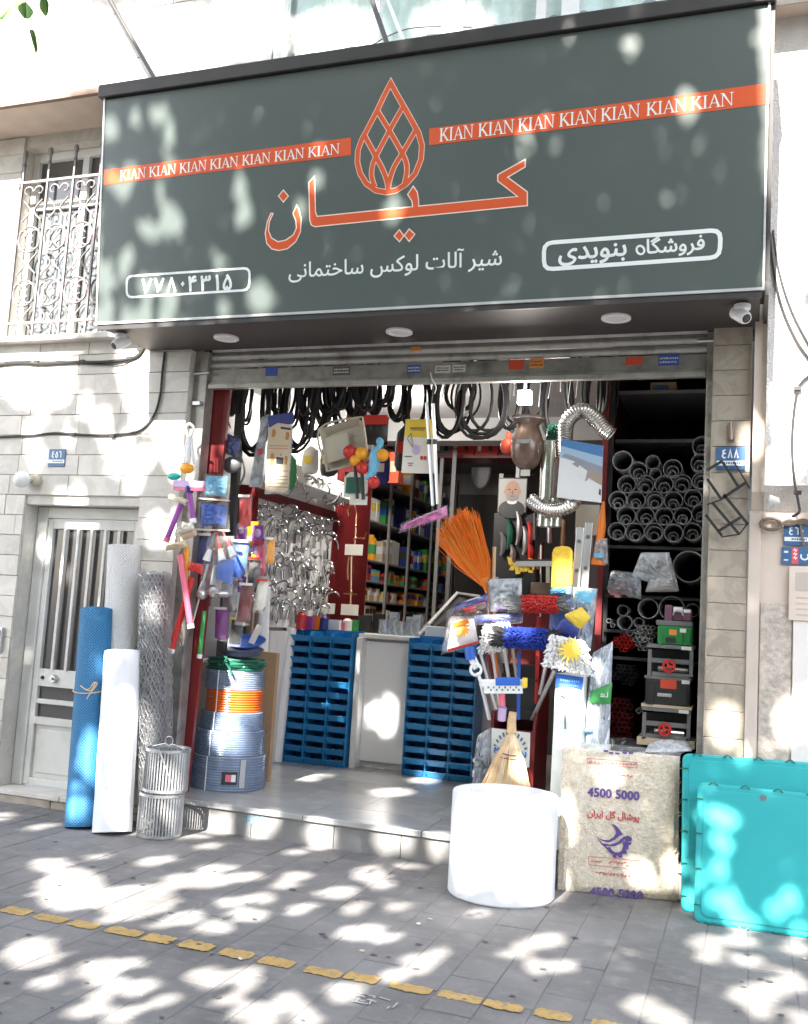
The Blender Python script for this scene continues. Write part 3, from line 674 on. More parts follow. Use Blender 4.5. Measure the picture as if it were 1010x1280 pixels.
strands = [[(310, 360), (430, 555), (545, 760), (585, 850), (592, 945), (570, 1050)], [(555, 330), (430, 550), (300, 800), (266, 895), (262, 990), (290, 1085)], [(195, 600), (300, 795), (370, 930), (408, 1040), (415, 1120)], [(672, 555), (550, 765), (470, 900), (428, 1030), (415, 1120)]]
px1 = SG(500, 180)[0] - SG(499, 180)[0]
lg = part(sg, 'drop_emblem', stroke(G(), [Z1(*p) for p in drop], px1 * 7.2, SO_ + SN * .0004, SU, SV, SN, .0010, True), M['sign_cream'], smooth=False)
g = G()
for i, s_ in enumerate(strands): stroke(g, [Z1(p.x, p.y) for p in crom([(a, b, 0) for a, b in s_], 5)], px1 * 6.9, SO_ + SN * (.0005 + .0001 * i), SU, SV, SN, .0010)
part(lg, 'pale_edging', g, M['sign_cream'], smooth=False)
g = stroke(G(), [Z1(*p) for p in drop], px1 * 5.6, SO_ + SN * .0016, SU, SV, SN, .0010, True)
for i, s_ in enumerate(strands): stroke(g, [Z1(p.x, p.y) for p in crom([(a, b, 0) for a, b in s_], 5)], px1 * 5.2, SO_ + SN * (.0017 + .0001 * i), SU, SV, SN, .0010)
part(lg, 'orange_lattice', g, M['sign_orange'], smooth=False)
Z2 = lambda x, y: SG(320 + x / 5.611, 190 + y / 5.611)
Z3 = lambda x, y: SG(490 + x / 5.611, 190 + y / 5.611)
nun = [Z2(*p) for p in ((105, 430), (80, 490), (65, 570), (75, 640), (110, 680), (160, 692), (220, 680), (280, 630), (313, 560), (318, 470), (302, 405), (287, 375), (260, 432), (280, 480), (284, 535), (262, 582), (210, 618), (155, 630), (108, 602), (88, 550), (95, 490), (121, 432))]
word = [Z2(*p) for p in ((410, 172), (415, 300), (418, 420), (430, 452))] + [Z3(*p) for p in ((145, 384), (140, 345), (110, 298), (150, 240), (178, 280), (187, 335), (188, 380), (880, 312), (742, 205), (742, 160), (935, 52), (935, 105), (812, 178), (950, 280), (950, 377))] + [Z2(*p) for p in ((954, 470), (412, 525), (388, 512), (377, 475), (371, 215))]
dots = [[Z2(*p) for p in ((193, 267), (228, 310), (193, 352), (158, 310))], [Z3(*p) for p in ((53, 545), (84, 588), (53, 630), (15, 590))], [Z3(*p) for p in ((121, 540), (161, 578), (121, 628), (87, 586))]]
go, gc = G(), G()
for i, pl_ in enumerate([nun, word] + dots):
    go.prism(pl_, SO_ + SN * (.0006 + .0001 * (i % 2)), SU, SV, SN * .001)
    stroke(gc, pl_, px1 * 1.3, SO_ + SN * (.0012 + .00005 * i), SU, SV, SN, .0010, True)
wd = part(sg, 'large_orange_word', go, M['sign_orange'], smooth=False, fix=True); part(wd, 'pale_edging', gc, M['sign_cream'], smooth=False)
def sline(s, a, b, nm, bold=.0, m='sign_white', par=None):
    p0, p1 = SG(*a), SG(*b); d = V((p1[0] - p0[0], p1[1] - p0[1])); L = d.length; d.normalize(); g = G()
    text(g, s, sgp(p0, .0015), SU * d.x + SV * d.y, SV * d.x - SU * d.y, SN, width=L, bold=bold)
    return part(par or sg, nm, g, M[m], smooth=False)
sline(shape('شیر آلات لوکس ساختمانی'), (361, 347.5), (627, 331), 'white_lettering', .010)
def frame(c, wpx, r, nm):
    q = [SG(*p) for p in c]; pts = []
    for i in range(4):
        p, a, b = V(q[i]), V(q[i - 1]), V(q[(i + 1) % 4])
        p1, p2 = p + (a - p).normalized() * r, p + (b - p).normalized() * r
        for t in (0, .33, .67, 1): pts.append(tuple(p1 * (1 - t) ** 2 + p * 2 * t * (1 - t) + p2 * t * t))
    return part(sg, nm, stroke(G(), pts, px1 * wpx, SO_ + SN * .001, SU, SV, SN, .001, True), M['sign_white'], smooth=False)
f1 = frame(((680, 304), (901, 287.5), (899.5, 321.5), (680, 337)), 4.6, .05, 'white_border')
sline(shape('بنویدی'), (698.5, 325.5), (782.6, 319.0), 'white_lettering', .022, par=f1); sline(shape('فروشگا'), (808.6, 317.0), (880.4, 311.5), 'white_lettering', .022, par=f1)
hc = SG(800.6, 312.6); part(f1, 'white_lettering', stroke(G(), [(hc[0] + px1 * (4.0 * cos(q) - .8 * sin(q)), hc[1] + px1 * 4.6 * sin(q)) for q in np.linspace(0, 2 * pi, 14, endpoint=False)], px1 * 2.3, SO_ + SN * .0015, SU, SV, SN, .0006, True), M['sign_white'], smooth=False)
f2 = frame(((158.5, 345.5), (312.5, 335), (311.5, 362.5), (158.5, 372)), 3.0, .045, 'white_border')
Z6 = lambda x, y: (150 + x / 5.611, 320 + y / 5.611)
gg = G(); p0, p1 = SG(*Z6(185, 262)), SG(*Z6(752, 236)); d = V((p1[0] - p0[0], p1[1] - p0[1])).normalized(); du, dv = SU * d.x + SV * d.y, SV * d.x - SU * d.y
hgt = SG(*Z6(272, 155))[1] - SG(*Z6(272, 258))[1]
for ch, zx in zip('۷۷۸۰۴۳۱۵', (185, 272, 362, 438, 505, 597, 680, 752)):
    yb = 262 + (236 - 262) * (zx - 185) / (752 - 185); q = SG(*Z6(zx, yb))
    if ch == '۸':
        k = hgt
        for s_ in ([(-.30, 0), (-.02, 1.0)], [(-.06, 1.0), (.30, 0)]): stroke(gg, [(a * k, b * k) for a, b in s_], k * .17, sgp(q, .0015 + .0003 * (s_[0][0] < -.1)), du, dv, SN, .0005)
    elif ch == '۰': gg.prism([(0, .33 * hgt), (.16 * hgt, .52 * hgt), (0, .71 * hgt), (-.16 * hgt, .52 * hgt)], sgp(q, .0015), du, dv, SN * .0005)
    else: text(gg, ch, sgp(q, .0015), du, dv, SN, height=hgt, bold=.03, just=.5)
part(f2, 'white_digits', gg, M['sign_white'], smooth=False)
for i, (px, py) in enumerate(((283, 422), (499, 414.5), (770, 397))):
    q = P(px, py, z=3.36); r = .088
    dl = part(sg, 'downlight', G().lathe([(r, 0), (r, -.012), (r - .018, -.016), (r - .024, -.004)], 24, (q.x, q.y, 3.362)), M['white_plastic'])
    part(dl, 'lens', G().lathe([(.001, -.006), (r - .024, -.0045)], 24, (q.x, q.y, 3.361)), mat('lens%d' % i, (.72, .70, .68), .3) if i == 0 else M['lens'])
    if i == 0: M['lens'] = MATS['lens0']
for a, b in ((P(118, -35, y=OY), V((-4.05, -.62, 5.03))), (P(455, -30, y=OY), V((-2.50, -.60, 5.03)))):
    e = P(203, 103, y=-.72) if a.x < -4 else P(488, 53, y=-.72)
    a2 = V((a.x - .18, OY, a.z + .5)) if False else a
    part(sg, 'stay_rod', G().tube([V((e.x, e.y, e.z - .06)), V((a.x, OY - .01, a.z))], .016, 8), M['dark_metal'])
part(sg, 'thin_stay', G().tube([P(505, 52, y=-.70), P(478, -15, y=OY - .02)], .012, 6), M['white_paint'])
part(sg, 'thin_wire', G().tube(crom([P(455, 62, y=-.65), P(510, 36, y=-.60), P(590, 34, y=-.6)], 6), .004, 5), M['grille_iron'])
# cameras under the sign ends
def dome_cam(px, py, Y, label, dx):
    q = P(px, py, y=Y); t = thing('security_camera', label, 'security camera', (q.x, q.y, 3.33), 'security cameras under the sign')
    part(t, 'bracket', G().lathe([(.001, .005), (.045, .005), (.045, .03), (.02, .04)], 14, (q.x, q.y, 3.32)), M['white_plastic'])
    part(t, 'housing', G().lathe([(.001, -.05), (.03, -.05), (.038, -.03), (.04, .07), (.001, .085)], 14, (q.x, q.y - .01, 3.285), (dx, .55, .45)), M['white_plastic'])
    part(t, 'lens', G().lathe([(.001, -.058), (.022, -.056), (.026, -.05)], 12, (q.x, q.y - .01, 3.285), (dx, .55, .45)), M['ink_black'])
dome_cam(152, 416, -.45, 'small white security camera under the left end of the sign', .3)
dome_cam(928, 376, -.45, 'small white security camera under the right end of the sign', -.4)

# ================================================================== ROLLER SHUTTER
YS = .09
zl, zh, zt = 3.085, 3.118, P(570, 452, y=YS).z
sh = thing('roller_shutter', 'rolled up grey steel shutter with stickers on its bottom bar', 'roller shutter', (-2, YS, 3.09))
X0, X1 = -3.76, -.275
part(sh, 'bottom_lip', G().box((X0, YS - .02, zl), (X1, YS + .03, zh)), M['slat_steel'], smooth=False, bevel=.004)
bb = part(sh, 'bottom_bar', G().box((X0 - .02, YS, zh), (X1 + .02, YS + .02, zt)).box((X0, YS - .012, zh), (X1, YS, zh + .018)), M['rail_steel'], smooth=False, bevel=.003)
z = zt + .008
for k in range(4):
    rows = [[(xx, YS + .012 - .016 * sin(pi * t), z + .056 * t) for xx in (X0, X1)] for t in np.linspace(0, 1, 7)]
    part(sh, 'slat', G().grid(rows), M['slat_steel']); z += .06
for x0, x1, nm in ((-3.874, -3.765, 'l'), (-.272, -.236, 'r')):
    part(sh, 'guide_rail', G().box((x0, .06, FL - .02), (x1, .075, 3.36)).box((x0, .075, FL - .02), (x0 + .012, .17, 3.36)).box((x1 - .012, .075, FL - .02), (x1, .17, 3.36)).box((x0 + .012, .15, FL - .02), (x1 - .012, .17, 3.36)), M['rail_steel'], smooth=False, bevel=.002)
part(sh, 'latch', G().tube([(-3.90, .05, 3.19), (-3.74, .05, 3.20)], .012, 8), M['steel'])
part(sh, 'latch', G().box((-3.86, .035, 2.955), (-3.79, .06, 2.985)), M['steel'], smooth=False, bevel=.003)
part(sh, 'latch', G().tube([(-.33, .05, 3.30), (-.22, .05, 3.30)], .012, 8), M['steel'])
D('sticker_blue', (.05, .10, .38), .5); D('sticker_red', (.60, .07, .03), .5); D('sticker_dark', (.10, .10, .10), .6); D('sticker_white', (.62, .60, .54), .6); D('sticker_orange', (.70, .26, .05), .5)
for px0, py0, px1_, py1, mm, lab in ((332, 459, 347, 470, 'sticker_blue', 'plain blue sticker'), (416, 458, 438, 469, 'sticker_dark', 'black sticker with two lines of script'), (509, 456, 526, 467, 'sticker_blue', 'blue sticker with a pale line'), (544, 457, 563, 466, 'sticker_white', 'cream sticker'), (566, 456, 582, 465, 'sticker_white', 'white sticker with dark print'), (636, 450, 655, 462, 'sticker_red', 'red sticker'), (662, 448, 680, 460, 'sticker_orange', 'orange sticker with a dark stroke'), (782, 446, 803, 456, 'sticker_red', 'small red sticker'), (823, 443, 849, 457, 'sticker_blue', 'blue sticker with white lettering')):
    a, b, c, e = fr(px0, py0, px1_, py1, YS); g = G().box((a, YS - .0012, b), (c, YS - .0002, e))
    o = part(bb, 'sticker', g, M[mm], smooth=False, label=lab)
    m2 = 'sticker_white' if mm in ('sticker_dark', 'sticker_blue') else 'sticker_dark'
    if mm != 'sticker_red' and px0 != 332:
        g = G()
        for r in range(2):
            zc = e - (e - b) * (.36 + .34 * r); xx = a + .008
            while xx < c - .012: w = U(.004, .016); g.box((xx, YS - .0016, zc - .004), (min(xx + w, c - .006), YS - .0012, zc + .004 + U(0, .004))); xx += w + .004
        g.v and bpy.data and part(bb, 'sticker_print', g, M[m2], smooth=False)
# stain of an old sticker on the slats
a, b, c, e = fr(515, 434, 527, 439, YS); part(sh, 'old_sticker', G().box((a, YS - .012, b), (c, YS - .008, e)), M['sticker_orange'], smooth=False)
# white drawstring on the bar
one('drawstring', G().tube(crom([P(538, 466, y=YS - .03), P(540, 474, y=YS - .04), P(545, 484, y=YS - .02), P(543, 492, y=YS)], 5), .004, 5), M['strand_white'], 'short white string looped over the shutter bar above the yellow bag', 'string')

# ================================================================== FIXTURES ON THE WALLS
def plate(px0, py0, px1_, py1, Y, label, digits, script, band=True):
    a, b, c, e = fr(px0, py0, px1_, py1, Y); t = thing('house_number_plate', label, 'house number', ((a + c) / 2, Y, b), 'blue house number plates'); h = e - b
    part(t, 'plate', G().box((a, Y - .006, b), (c, Y, e)), M['plate_blue'], smooth=False, bevel=.003)
    if band: part(t, 'white_band', G().box((a + .004, Y - .0075, b + h * .2), (c - .004, Y - .006, b + h * .40)), M['sign_white'], smooth=False)
    g = G(); digits(g, a, b, c, e, Y - .0065); part(t, 'digits', g, M['sign_white'], smooth=False)
    if script:
        g = G(); xx = a + (c - a) * .3
        while xx < c - (c - a) * .15: w = U(.004, .012); g.box((xx, Y - .0082, b + h * .26), (xx + w, Y - .0075, b + h * .34)); xx += w + .004
        part(t, 'small_script', g, M['plate_blue'], smooth=False)
    return t
NU, NV, NN = V((1, 0, 0)), V((0, 0, 1)), V((0, -1, 0))
def dg(seq):
    """hand-drawn Arabic-Indic digits: 4, 5, 6, 7, 8, 9, 0 as strokes in a unit cell"""
    ST = {'4': [[(.7, 1), (.2, .88), (.25, .66), (.6, .56), (.2, .48), (.12, .2), (.4, 0), (.8, .06)]], '5': [[(.5, 1), (.2, .45), (.2, .12), (.5, .0), (.8, .12), (.8, .45), (.5, 1)]],
          '6': [[(.1, .92), (.3, 1), (.7, .88), (.75, 0)]], '7': [[(.1, 1), (.45, 0), (.8, 1)]], '8': [[(.1, 0), (.45, 1), (.8, 0)]], '0': [[(.35, .42), (.5, .58), (.65, .42)]], '9': [[(.7, .5), (.3, .5), (.2, .8), (.5, 1), (.72, .85), (.72, 0)]]}
    def f(g, a, b, c, e, Y):
        h = e - b; dh = h * .34; w = (c - a) * .62 / len(seq)
        for i, ch in enumerate(seq):
            for s_ in ST[ch]: stroke(g, [(a + (c - a) * .2 + i * w + p[0] * w * .85, b + h * .52 + p[1] * dh) for p in s_], dh * .17, (0, Y - .0002 * i, 0), NU, NV, NN, .0008)
    return f
plate(61, 561.5, 82, 583.5, -.003, 'blue house number plate 456 on the tiles above the barred door', dg('456'), True)
plate(895, 558.5, 931.5, 588, -.004, 'blue house number plate 488 behind the black rack on the marble pillar', dg('488'), True)
plate(979.5, 656, 1013, 682, -.012, 'blue house number plate 460 under the cable ring on the pink wall', dg('460'), True)
a, b, c, e = fr(977, 684, 1012, 706, -.012); t = thing('street_plate', 'blue metal plate with a red stripe under house number 460', 'wall plate', ((a + c) / 2, -.012, b))
part(t, 'plate', G().box((a, -.018, b), (c, -.012, e)), M['plate_blue'], smooth=False, bevel=.002)
part(t, 'red_stripe', G().box((a + (c - a) * .36, -.0195, b + .003), (a + (c - a) * .6, -.018, e - .003)), mat('plate_red', (.62, .10, .12), .5), smooth=False)
g = G(); xc = a + (c - a) * .82; zc = (b + e) / 2
stroke(g, [(xc + .02 * cos(k), zc + .02 * sin(k)) for k in np.linspace(2.6, 7, 10)], .009, (0, -.018, 0), NU, NV, NN, .001); stroke(g, [(a + .012, zc + .022), (a + .035, zc + .022)], .012, (0, -.018, 0), NU, NV, NN, .001); stroke(g, [(a + .012, zc - .025), (a + .035, zc - .025)], .008, (0, -.018, 0), NU, NV, NN, .001)
part(t, 'white_marks', g, M['sign_white'], smooth=False)
g = G()
for k in range(3): stroke(g, [(a + (c - a) * .42, e - .02 - k * .022), (a + (c - a) * .47, e - .012 - k * .022), (a + (c - a) * .5, e - .024 - k * .022), (a + (c - a) * .55, e - .014 - k * .022)], .005, (0, -.0195, 0), NU, NV, NN, .0006)
part(t, 'stripe_script', g, M['sign_white'], smooth=False)
# framed notice on the white panel
a, b, c, e = fr(986, 708, 1016, 776, -.03); t = thing('wall_notice', 'pale embossed notice board on the white wall below the street plates', 'notice', ((a + c) / 2, -.03, b))
part(t, 'board', G().box((a, -.04, b), (c + .1, -.031, e)), M['smooth_plaster'], smooth=False, bevel=.003)
part(t, 'grey_field', G().box((a + .035, -.0425, b + .17), (c + .1, -.04, e - .035)), mat('grey_field', (.50, .44, .38), .6), smooth=False)
g = G()
for k in range(4): g.box((a + .035 + U(0, .01), -.042, b + .03 + k * .032), (a + .11 + U(0, .06), -.04, b + .038 + k * .032))
part(t, 'faint_lines', g, mat('faint', (.55, .46, .38), .7), smooth=False)
# iron peg over the plate on the pillar
one('rusty_peg', G().tube([P(913, 529, y=-.02), P(914, 550, y=-.025)], .014, 8).lathe([(.02, 0), (.02, .02)], 10, P(914, 549, y=-.01), (0, -1, 0), caps=True), M['pot_brown'], 'rusty iron peg set in the marble above house number 488', 'wall peg')
# globe lamp by the door
q = P(30, 600, y=-.06); t = thing('wall_globe_lamp', 'round white globe lamp on the tiles beside the barred door', 'wall lamp', (q.x, -.0, q.z))
part(t, 'globe', G().ball((q.x, -.085, q.z), .062, 20, 12), M['white_plastic']); part(t, 'base', G().lathe([(.045, 0), (.045, .02), (.03, .035)], 16, (q.x + .07, -.001, q.z + .005), (0, -1, 0), caps=True).tube([(q.x + .07, -.03, q.z + .005), (q.x + .03, -.07, q.z)], .012, 6), M['beige'])
# intercom
a, b, c, e = fr(-6, 784, 5, 815, 0); t = thing('intercom', 'small grey intercom box at the left edge of the stone wall', 'intercom', ((a + c) / 2, 0, b))
part(t, 'case', G().box((a, -.03, b), (c, -.003, e)), M['galv'], smooth=False, bevel=.005); part(t, 'button_plate', G().box((a + .01, -.032, b + .02), (c - .012, -.03, e - .02)), M['case_grey'], smooth=False)
# cables
def cable(pts, r, label, Y=-.012, m='cable_black', grp='cables on the walls', extra=None):
    g = G().tube(crom([P(a, b, y=Y) for a, b in pts], 8), r, 6)
    for c in extra or (): q = P(*c, y=Y); g.box((q.x - .02, Y - .012, q.z - .01), (q.x + .02, Y + .01, q.z + .012))
    return one('wall_cable', g, M[m], label, 'cable', grp)
cable([(-170, 556), (-60, 549), (30, 545), (70, 541.5), (110, 544), (150, 543), (175, 538), (192, 520), (200, 495), (203, 465), (206, 440)], .009, 'single black cable sweeping across the tiles and up under the sign', extra=[(141, 545), (92, 543)])
cable([(-170, 472), (-60, 463), (18, 454), (50, 455), (90, 453), (130, 452.5), (160, 449), (173, 444), (180, 434)], .012, 'bundle of black cables just under the window sill', extra=[(103, 452), (162, 448), (46, 454), (175, 437)])
cable([(-170, 470), (-60, 456), (60, 451), (110, 455), (150, 455), (168, 446), (184, 432)], .005, 'thin loose black wire beside the cable bundle')
cable([(962, 290), (966, 330), (976, 380), (995, 425), (1014, 452)], .007, 'left one of two dark wires curving down the upper stucco', -.185)
cable([(966, 288), (974, 340), (990, 390), (1014, 437)], .006, 'right one of two dark wires curving down the upper stucco', -.185)
cable([(1014, 468), (1004, 476), (997, 488), (992, 520), (990, 560), (993, 600), (998, 628), (999, 640), (990, 646)], .008, 'dark cable hanging from a bracket on the stucco corner', -.185, extra=[(997, 486), (997, 616)])
q = P(964, 655, y=-.03)
one('cable_ring', G().tube(arc((q.x, -.03, q.z), .055, 0, 2 * pi, 20, (1, 0, 0), (0, .1, .62))[:-1], .01, 6, closed=True).tube(crom([P(974, 658, y=-.03), P(985, 651, y=-.04), P(1000, 654, y=-.03), P(1016, 650, y=-.03)], 5), .012, 6).tube(crom([P(972, 652, y=-.03), P(988, 656, y=-.04), P(1003, 650, y=-.03), P(1016, 655, y=-.03)], 5), .01, 6).tube(crom([P(1001, 655, y=-.03), P(1002, 668, y=-.035), P(1005, 682, y=-.03)], 4), .007, 5), mat('ring_brown', (.17, .13, .10), .6), 'brown looped cable end hung over house number 460', 'cable', 'cables on the walls')
# bits of broken plaster on the stucco edge
one('loose_plaster_flap', G().prism([(0, 0), (.05, -.02), (.07, -.09), (.02, -.06), (-.005, -.1)], P(962, 618, y=-.18), (1, 0, 0), (0, 0, 1), (0, .006, 0)), M['galv'], 'torn grey flap on the lower edge of the stucco', 'plaster flap')
# wire rack hanging on the pillar
R_ = [lambda a, b, Y=-.05: P(885 + a / 5.12, 540 + b / 5.12, y=Y)][0]
t = thing('hanging_wire_rack', 'black square bar rack hanging askew from a peg on the marble pillar', 'rack', (R_(130, 400).x, -.04, R_(100, 660).z))
segs = [((-5, 300), (85, 430)), ((95, 195), (190, 345)), ((165, 190), (268, 362)), ((90, 425), (240, 325)), ((-10, 245), (95, 185)), ((30, 455), (200, 655)), ((100, 400), (255, 590)), ((-15, 530), (90, 665)), ((65, 635), (210, 545)), ((85, 672), (200, 655)), ((200, 655), (258, 580)), ((-5, 465), (90, 430))]
for i, (a, b) in enumerate(segs): part(t, 'bar', G().beam(R_(*a), R_(*b), .016 if i not in (2, 9, 10, 11) else .008, .012), M['black_iron'], smooth=False)
# ================================================================== INSIDE THE SHOP
LX, BY, CZ = -3.95, 7.3, 3.62
shell = struct('shop_wall', G().box((LX - .1, .3, -.2), (LX, 3.815, CZ)).box((LX - .6, 3.70, -.2), (LX - .101, 3.815, CZ)).box((LX - .6, 3.816, -.2), (LX - .42, BY, CZ)).box((LX - .6, BY + .001, -.2), (0.2, BY + .1, CZ)), M['interior_wall'], smooth=False)
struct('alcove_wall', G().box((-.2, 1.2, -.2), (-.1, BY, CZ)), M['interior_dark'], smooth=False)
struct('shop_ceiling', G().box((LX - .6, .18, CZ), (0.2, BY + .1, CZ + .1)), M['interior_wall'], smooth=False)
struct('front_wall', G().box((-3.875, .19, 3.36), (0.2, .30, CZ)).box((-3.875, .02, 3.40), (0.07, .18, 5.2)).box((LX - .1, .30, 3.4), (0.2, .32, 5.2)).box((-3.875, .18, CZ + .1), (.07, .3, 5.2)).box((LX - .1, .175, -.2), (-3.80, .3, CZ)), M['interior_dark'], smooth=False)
struct('ceiling_beam', G().box((LX, 3.6, 3.38), (-1.0, 3.9, CZ)), M['interior_wall'], smooth=False)
# red board at the left jamb
a = P(226, 880, y=.22).x
one('red_board', G().prism([(0, FL), (.075, FL), (.165, 3.2), (0, 3.2)], (-3.795, .18, 0), (1, 0, 0), (0, 0, 1), (0, .03, 0)), M['red_board'], 'tall dark red board lining the left jamb of the shop', 'board', fix=True, smooth=False)
part(None, 'jamb_post', G().box((-3.73, .45, FL), (-3.67, .5, 3.3)), M['interior_dark'], smooth=False)
tag(bpy.data.objects['jamb_post'], 'thin dark upright post behind the red board', 'post')
# lamps
def lamp(name, g, q, label, e, size=.12):
    t = thing('ceiling_lamp', label, 'lamp', tuple(q)); part(t, 'glowing_bulb', g, M['lamp_glow'])
    part(t, 'holder', G().tube([(q.x, q.y, q.z + .05), (q.x, q.y, CZ)], .012, 6), M['white_plastic'])
    ld = bpy.data.lights.new('lamp_light', 'POINT'); ld.energy = e; ld.shadow_soft_size = size; ld.color = (1, .95, .88)
    lo = bpy.data.objects.new('lamp_light', ld); COL.objects.link(lo); lo.parent = t; lo.location = (0, -.02, -.14)
q = P(656, 497, y=.40); s_ = mpp(q) * 8
lamp('l', G().box((q.x - s_, q.y - .03, q.z - s_), (q.x + s_, q.y + .03, q.z + s_)), q, 'square glowing white lamp hanging in front of the red boxes', 7)
q = P(301, 509, y=.95); lamp('l', G().ball(q, .06, 14, 8), q, 'round glowing white bulb beside the left wall near the entrance', 4)
q = P(488, 507, y=2.4); lamp('l', G().ball(q, .035, 10, 6), q, 'small glowing bulb behind the yellow apron bag', 22)
q = V((-.75, 4.6, 3.4)); 
# ---------------------------------------------------------- hanging black hoses
rail = G()
for yy in (.5, .75, 1.0): rail.tube([(-3.9, yy, 3.42), (-.9, yy, 3.42)], .012, 6)
one('hanging_rail', rail, M['steel'], 'steel rails below the ceiling that carry the black hoses', 'rail')
spec = [(318, 40, 566, .5, 3, .017), (347, 26, 520, .7, 4, .011), (372, 42, 562, .6, 5, .012), (394, 34, 545, .85, 4, .014), (412, 26, 520, .75, 3, .016), (432, 32, 535, 1.0, 4, .011), (455, 24, 514, .6, 4, .013), (478, 26, 505, .8, 4, .013), (497, 24, 530, 1.0, 3, .015), (520, 30, 540, .9, 4, .011), (562, 42, 545, .7, 5, .014), (600, 58, 545, .7, 5, .013), (578, 40, 520, .95, 3, .010), (640, 30, 535, .8, 4, .013), (668, 34, 528, .95, 4, .012), (693, 36, 548, .8, 4, .013), (716, 22, 520, .65, 4, .012), (742, 26, 528, .6, 5, .012), (758, 20, 540, .75, 4, .013), (336, 22, 545, .85, 3, .012), (305, 16, 530, .8, 3, .010), (362, 20, 530, .9, 4, .012), (384, 22, 522, .55, 4, .013), (404, 24, 534, .95, 4, .011), (422, 18, 512, .6, 4, .014), (444, 20, 524, .8, 4, .012), (466, 18, 518, .95, 4, .012)]
for i, (px, w, yb, Y, n, r) in enumerate(spec):
    q = P(px, yb, y=Y); top = 3.42; hw = w / 2 * mpp(q); g = G()
    for k in range(n):
        h = top - q.z + U(-.05, .03); a = hw * U(.75, 1.1); zc = top - h / 2; yo = Y + (k - n / 2) * r * 1.6 + U(-.01, .01); xo = q.x + U(-.3, .3) * hw
        pts = [(xo + a * sin(t) * (1 - .25 * cos(t)), yo + .02 * sin(2 * t + k), zc + h / 2 * cos(t)) for t in np.linspace(0, 2 * pi, 22)[:-1]]
        g.tube(pts, r, 6, closed=True)
    ordn = ['thick', 'thin', 'wide', 'narrow', 'short', 'long']
    one('hose_coil', g, M['rubber'], '%s black hose coil from the left, hanging under the shutter bar' % ORD[sorted(s[0] for s in spec).index(px)], 'hose', 'black hose coils hanging under the ceiling')
g = G()
for k in range(26):
    px = U(300, 770); q = P(px, U(485, 505), y=U(.55, 1.0)); a = U(0, .05)
    g.tube([(q.x, q.y, 3.42), (q.x + a, q.y, 3.3), (q.x + a * .5, q.y + .01, q.z + U(-.08, .05))], .003, 4)
o = part(None, 'hanging_wires', g, M['galv']); o['kind'] = 'stuff'; o['label'] = 'thin loose wires and chains hanging among the black hoses'
# ---------------------------------------------------------- left wall: tap boards
t = thing('tap_board', 'white tap display board with a dark red frame on the left wall', 'display board', (LX, 2.1, 1.4))
part(t, 'panel', G().box((LX, 1.1, 1.36), (LX + .03, 2.86, 2.44)), M['white_paint'], smooth=False)
part(t, 'red_strip', G().box((LX, 1.1, 2.44), (LX + .05, 2.90, 2.52)).box((LX, 2.86, 1.36), (LX + .04, 2.92, 2.44)), M['dark_red'], smooth=False)
part(t, 'upper_panel', G().box((LX, .9, 2.52), (LX + .025, 2.9, 3.3)), M['white_paint'], smooth=False)
t = thing('tap_display_wall', 'dark red wall board with copper taps behind the left blue bins', 'display board', (LX, 3.4, 1.3)); part(t, 'panel', G().box((LX, 2.93, .9), (LX + .05, 3.80, 3.3)), M['red_board'], smooth=False)
t = thing('tilted_shelf', 'white tilted shelf full of chrome valves on the left wall', 'shelf', (LX, 2.1, 2.6))
for y0, y1 in ((1.35, 1.95), (1.96, 2.42), (2.43, 2.86)):
    part(t, 'tray', G().prism([(0, 2.58), (.24, 2.62), (.25, 2.76), (.235, 2.76), (.225, 2.64), (0, 2.60)], (LX + .03, y0, 0), (1, 0, 0), (0, 0, 1), (0, y1 - y0 - .01, 0)), M['white_paint'], smooth=False, fix=True)
# one tap, then copies
def tap_mesh(kind):
    g = G()
    if kind == 0:
        g.tube([(0, -.08, 0), (0, .08, 0)], .018, 8); g.tube(crom([(.0, 0, 0), (.05, 0, .02), (.12, 0, .03), (.16, 0, .0), (.165, 0, -.03)], 4), .012, 7)
        for s in (-1, 1): g.lathe([(.001, .05), (.022, .05), (.024, .02), (.012, 0)], 8, (0, s * .07, .0), (.3, 0, 1)); g.lathe([(.03, 0), (.03, .008)], 10, (0, s * .07, 0), (1, 0, 0), caps=True)
    elif kind == 1:
        g.tube([(0, 0, -.05), (0, 0, .05)], .022, 9); g.tube(crom([(0, 0, .05), (.02, 0, .16), (.08, 0, .20), (.13, 0, .15), (.135, 0, .08)], 5), .01, 7); g.tube([(0, 0, .03), (0, .08, .07)], .008, 6)
    else:
        g.tube([(0, -.06, 0), (0, .06, 0)], .024, 9); g.tube([(.0, 0, 0), (.1, 0, -.01), (.13, 0, -.05)], .013, 7); g.tube([(0, 0, .02), (.06, 0, .07), (.09, 0, .07)], .008, 6); g.tube(crom([(.0, .02, -.02), (.02, .03, -.12), (.03, .0, -.2), (.02, -.03, -.1)], 4), .006, 5)
    return g
tm = []
for k in range(3):
    g = tap_mesh(k); me = mesh(g, 'wall_tap'); me.materials.append(M['chrome']); me.shade_smooth(); tm.append(me)
rows = [2.38, 2.27, 2.16, 2.05, 1.94, 1.82, 1.70, 1.58, 1.46]
names = ['top', 'second', 'third', 'fourth', 'fifth', 'sixth', 'seventh', 'eighth', 'lowest']
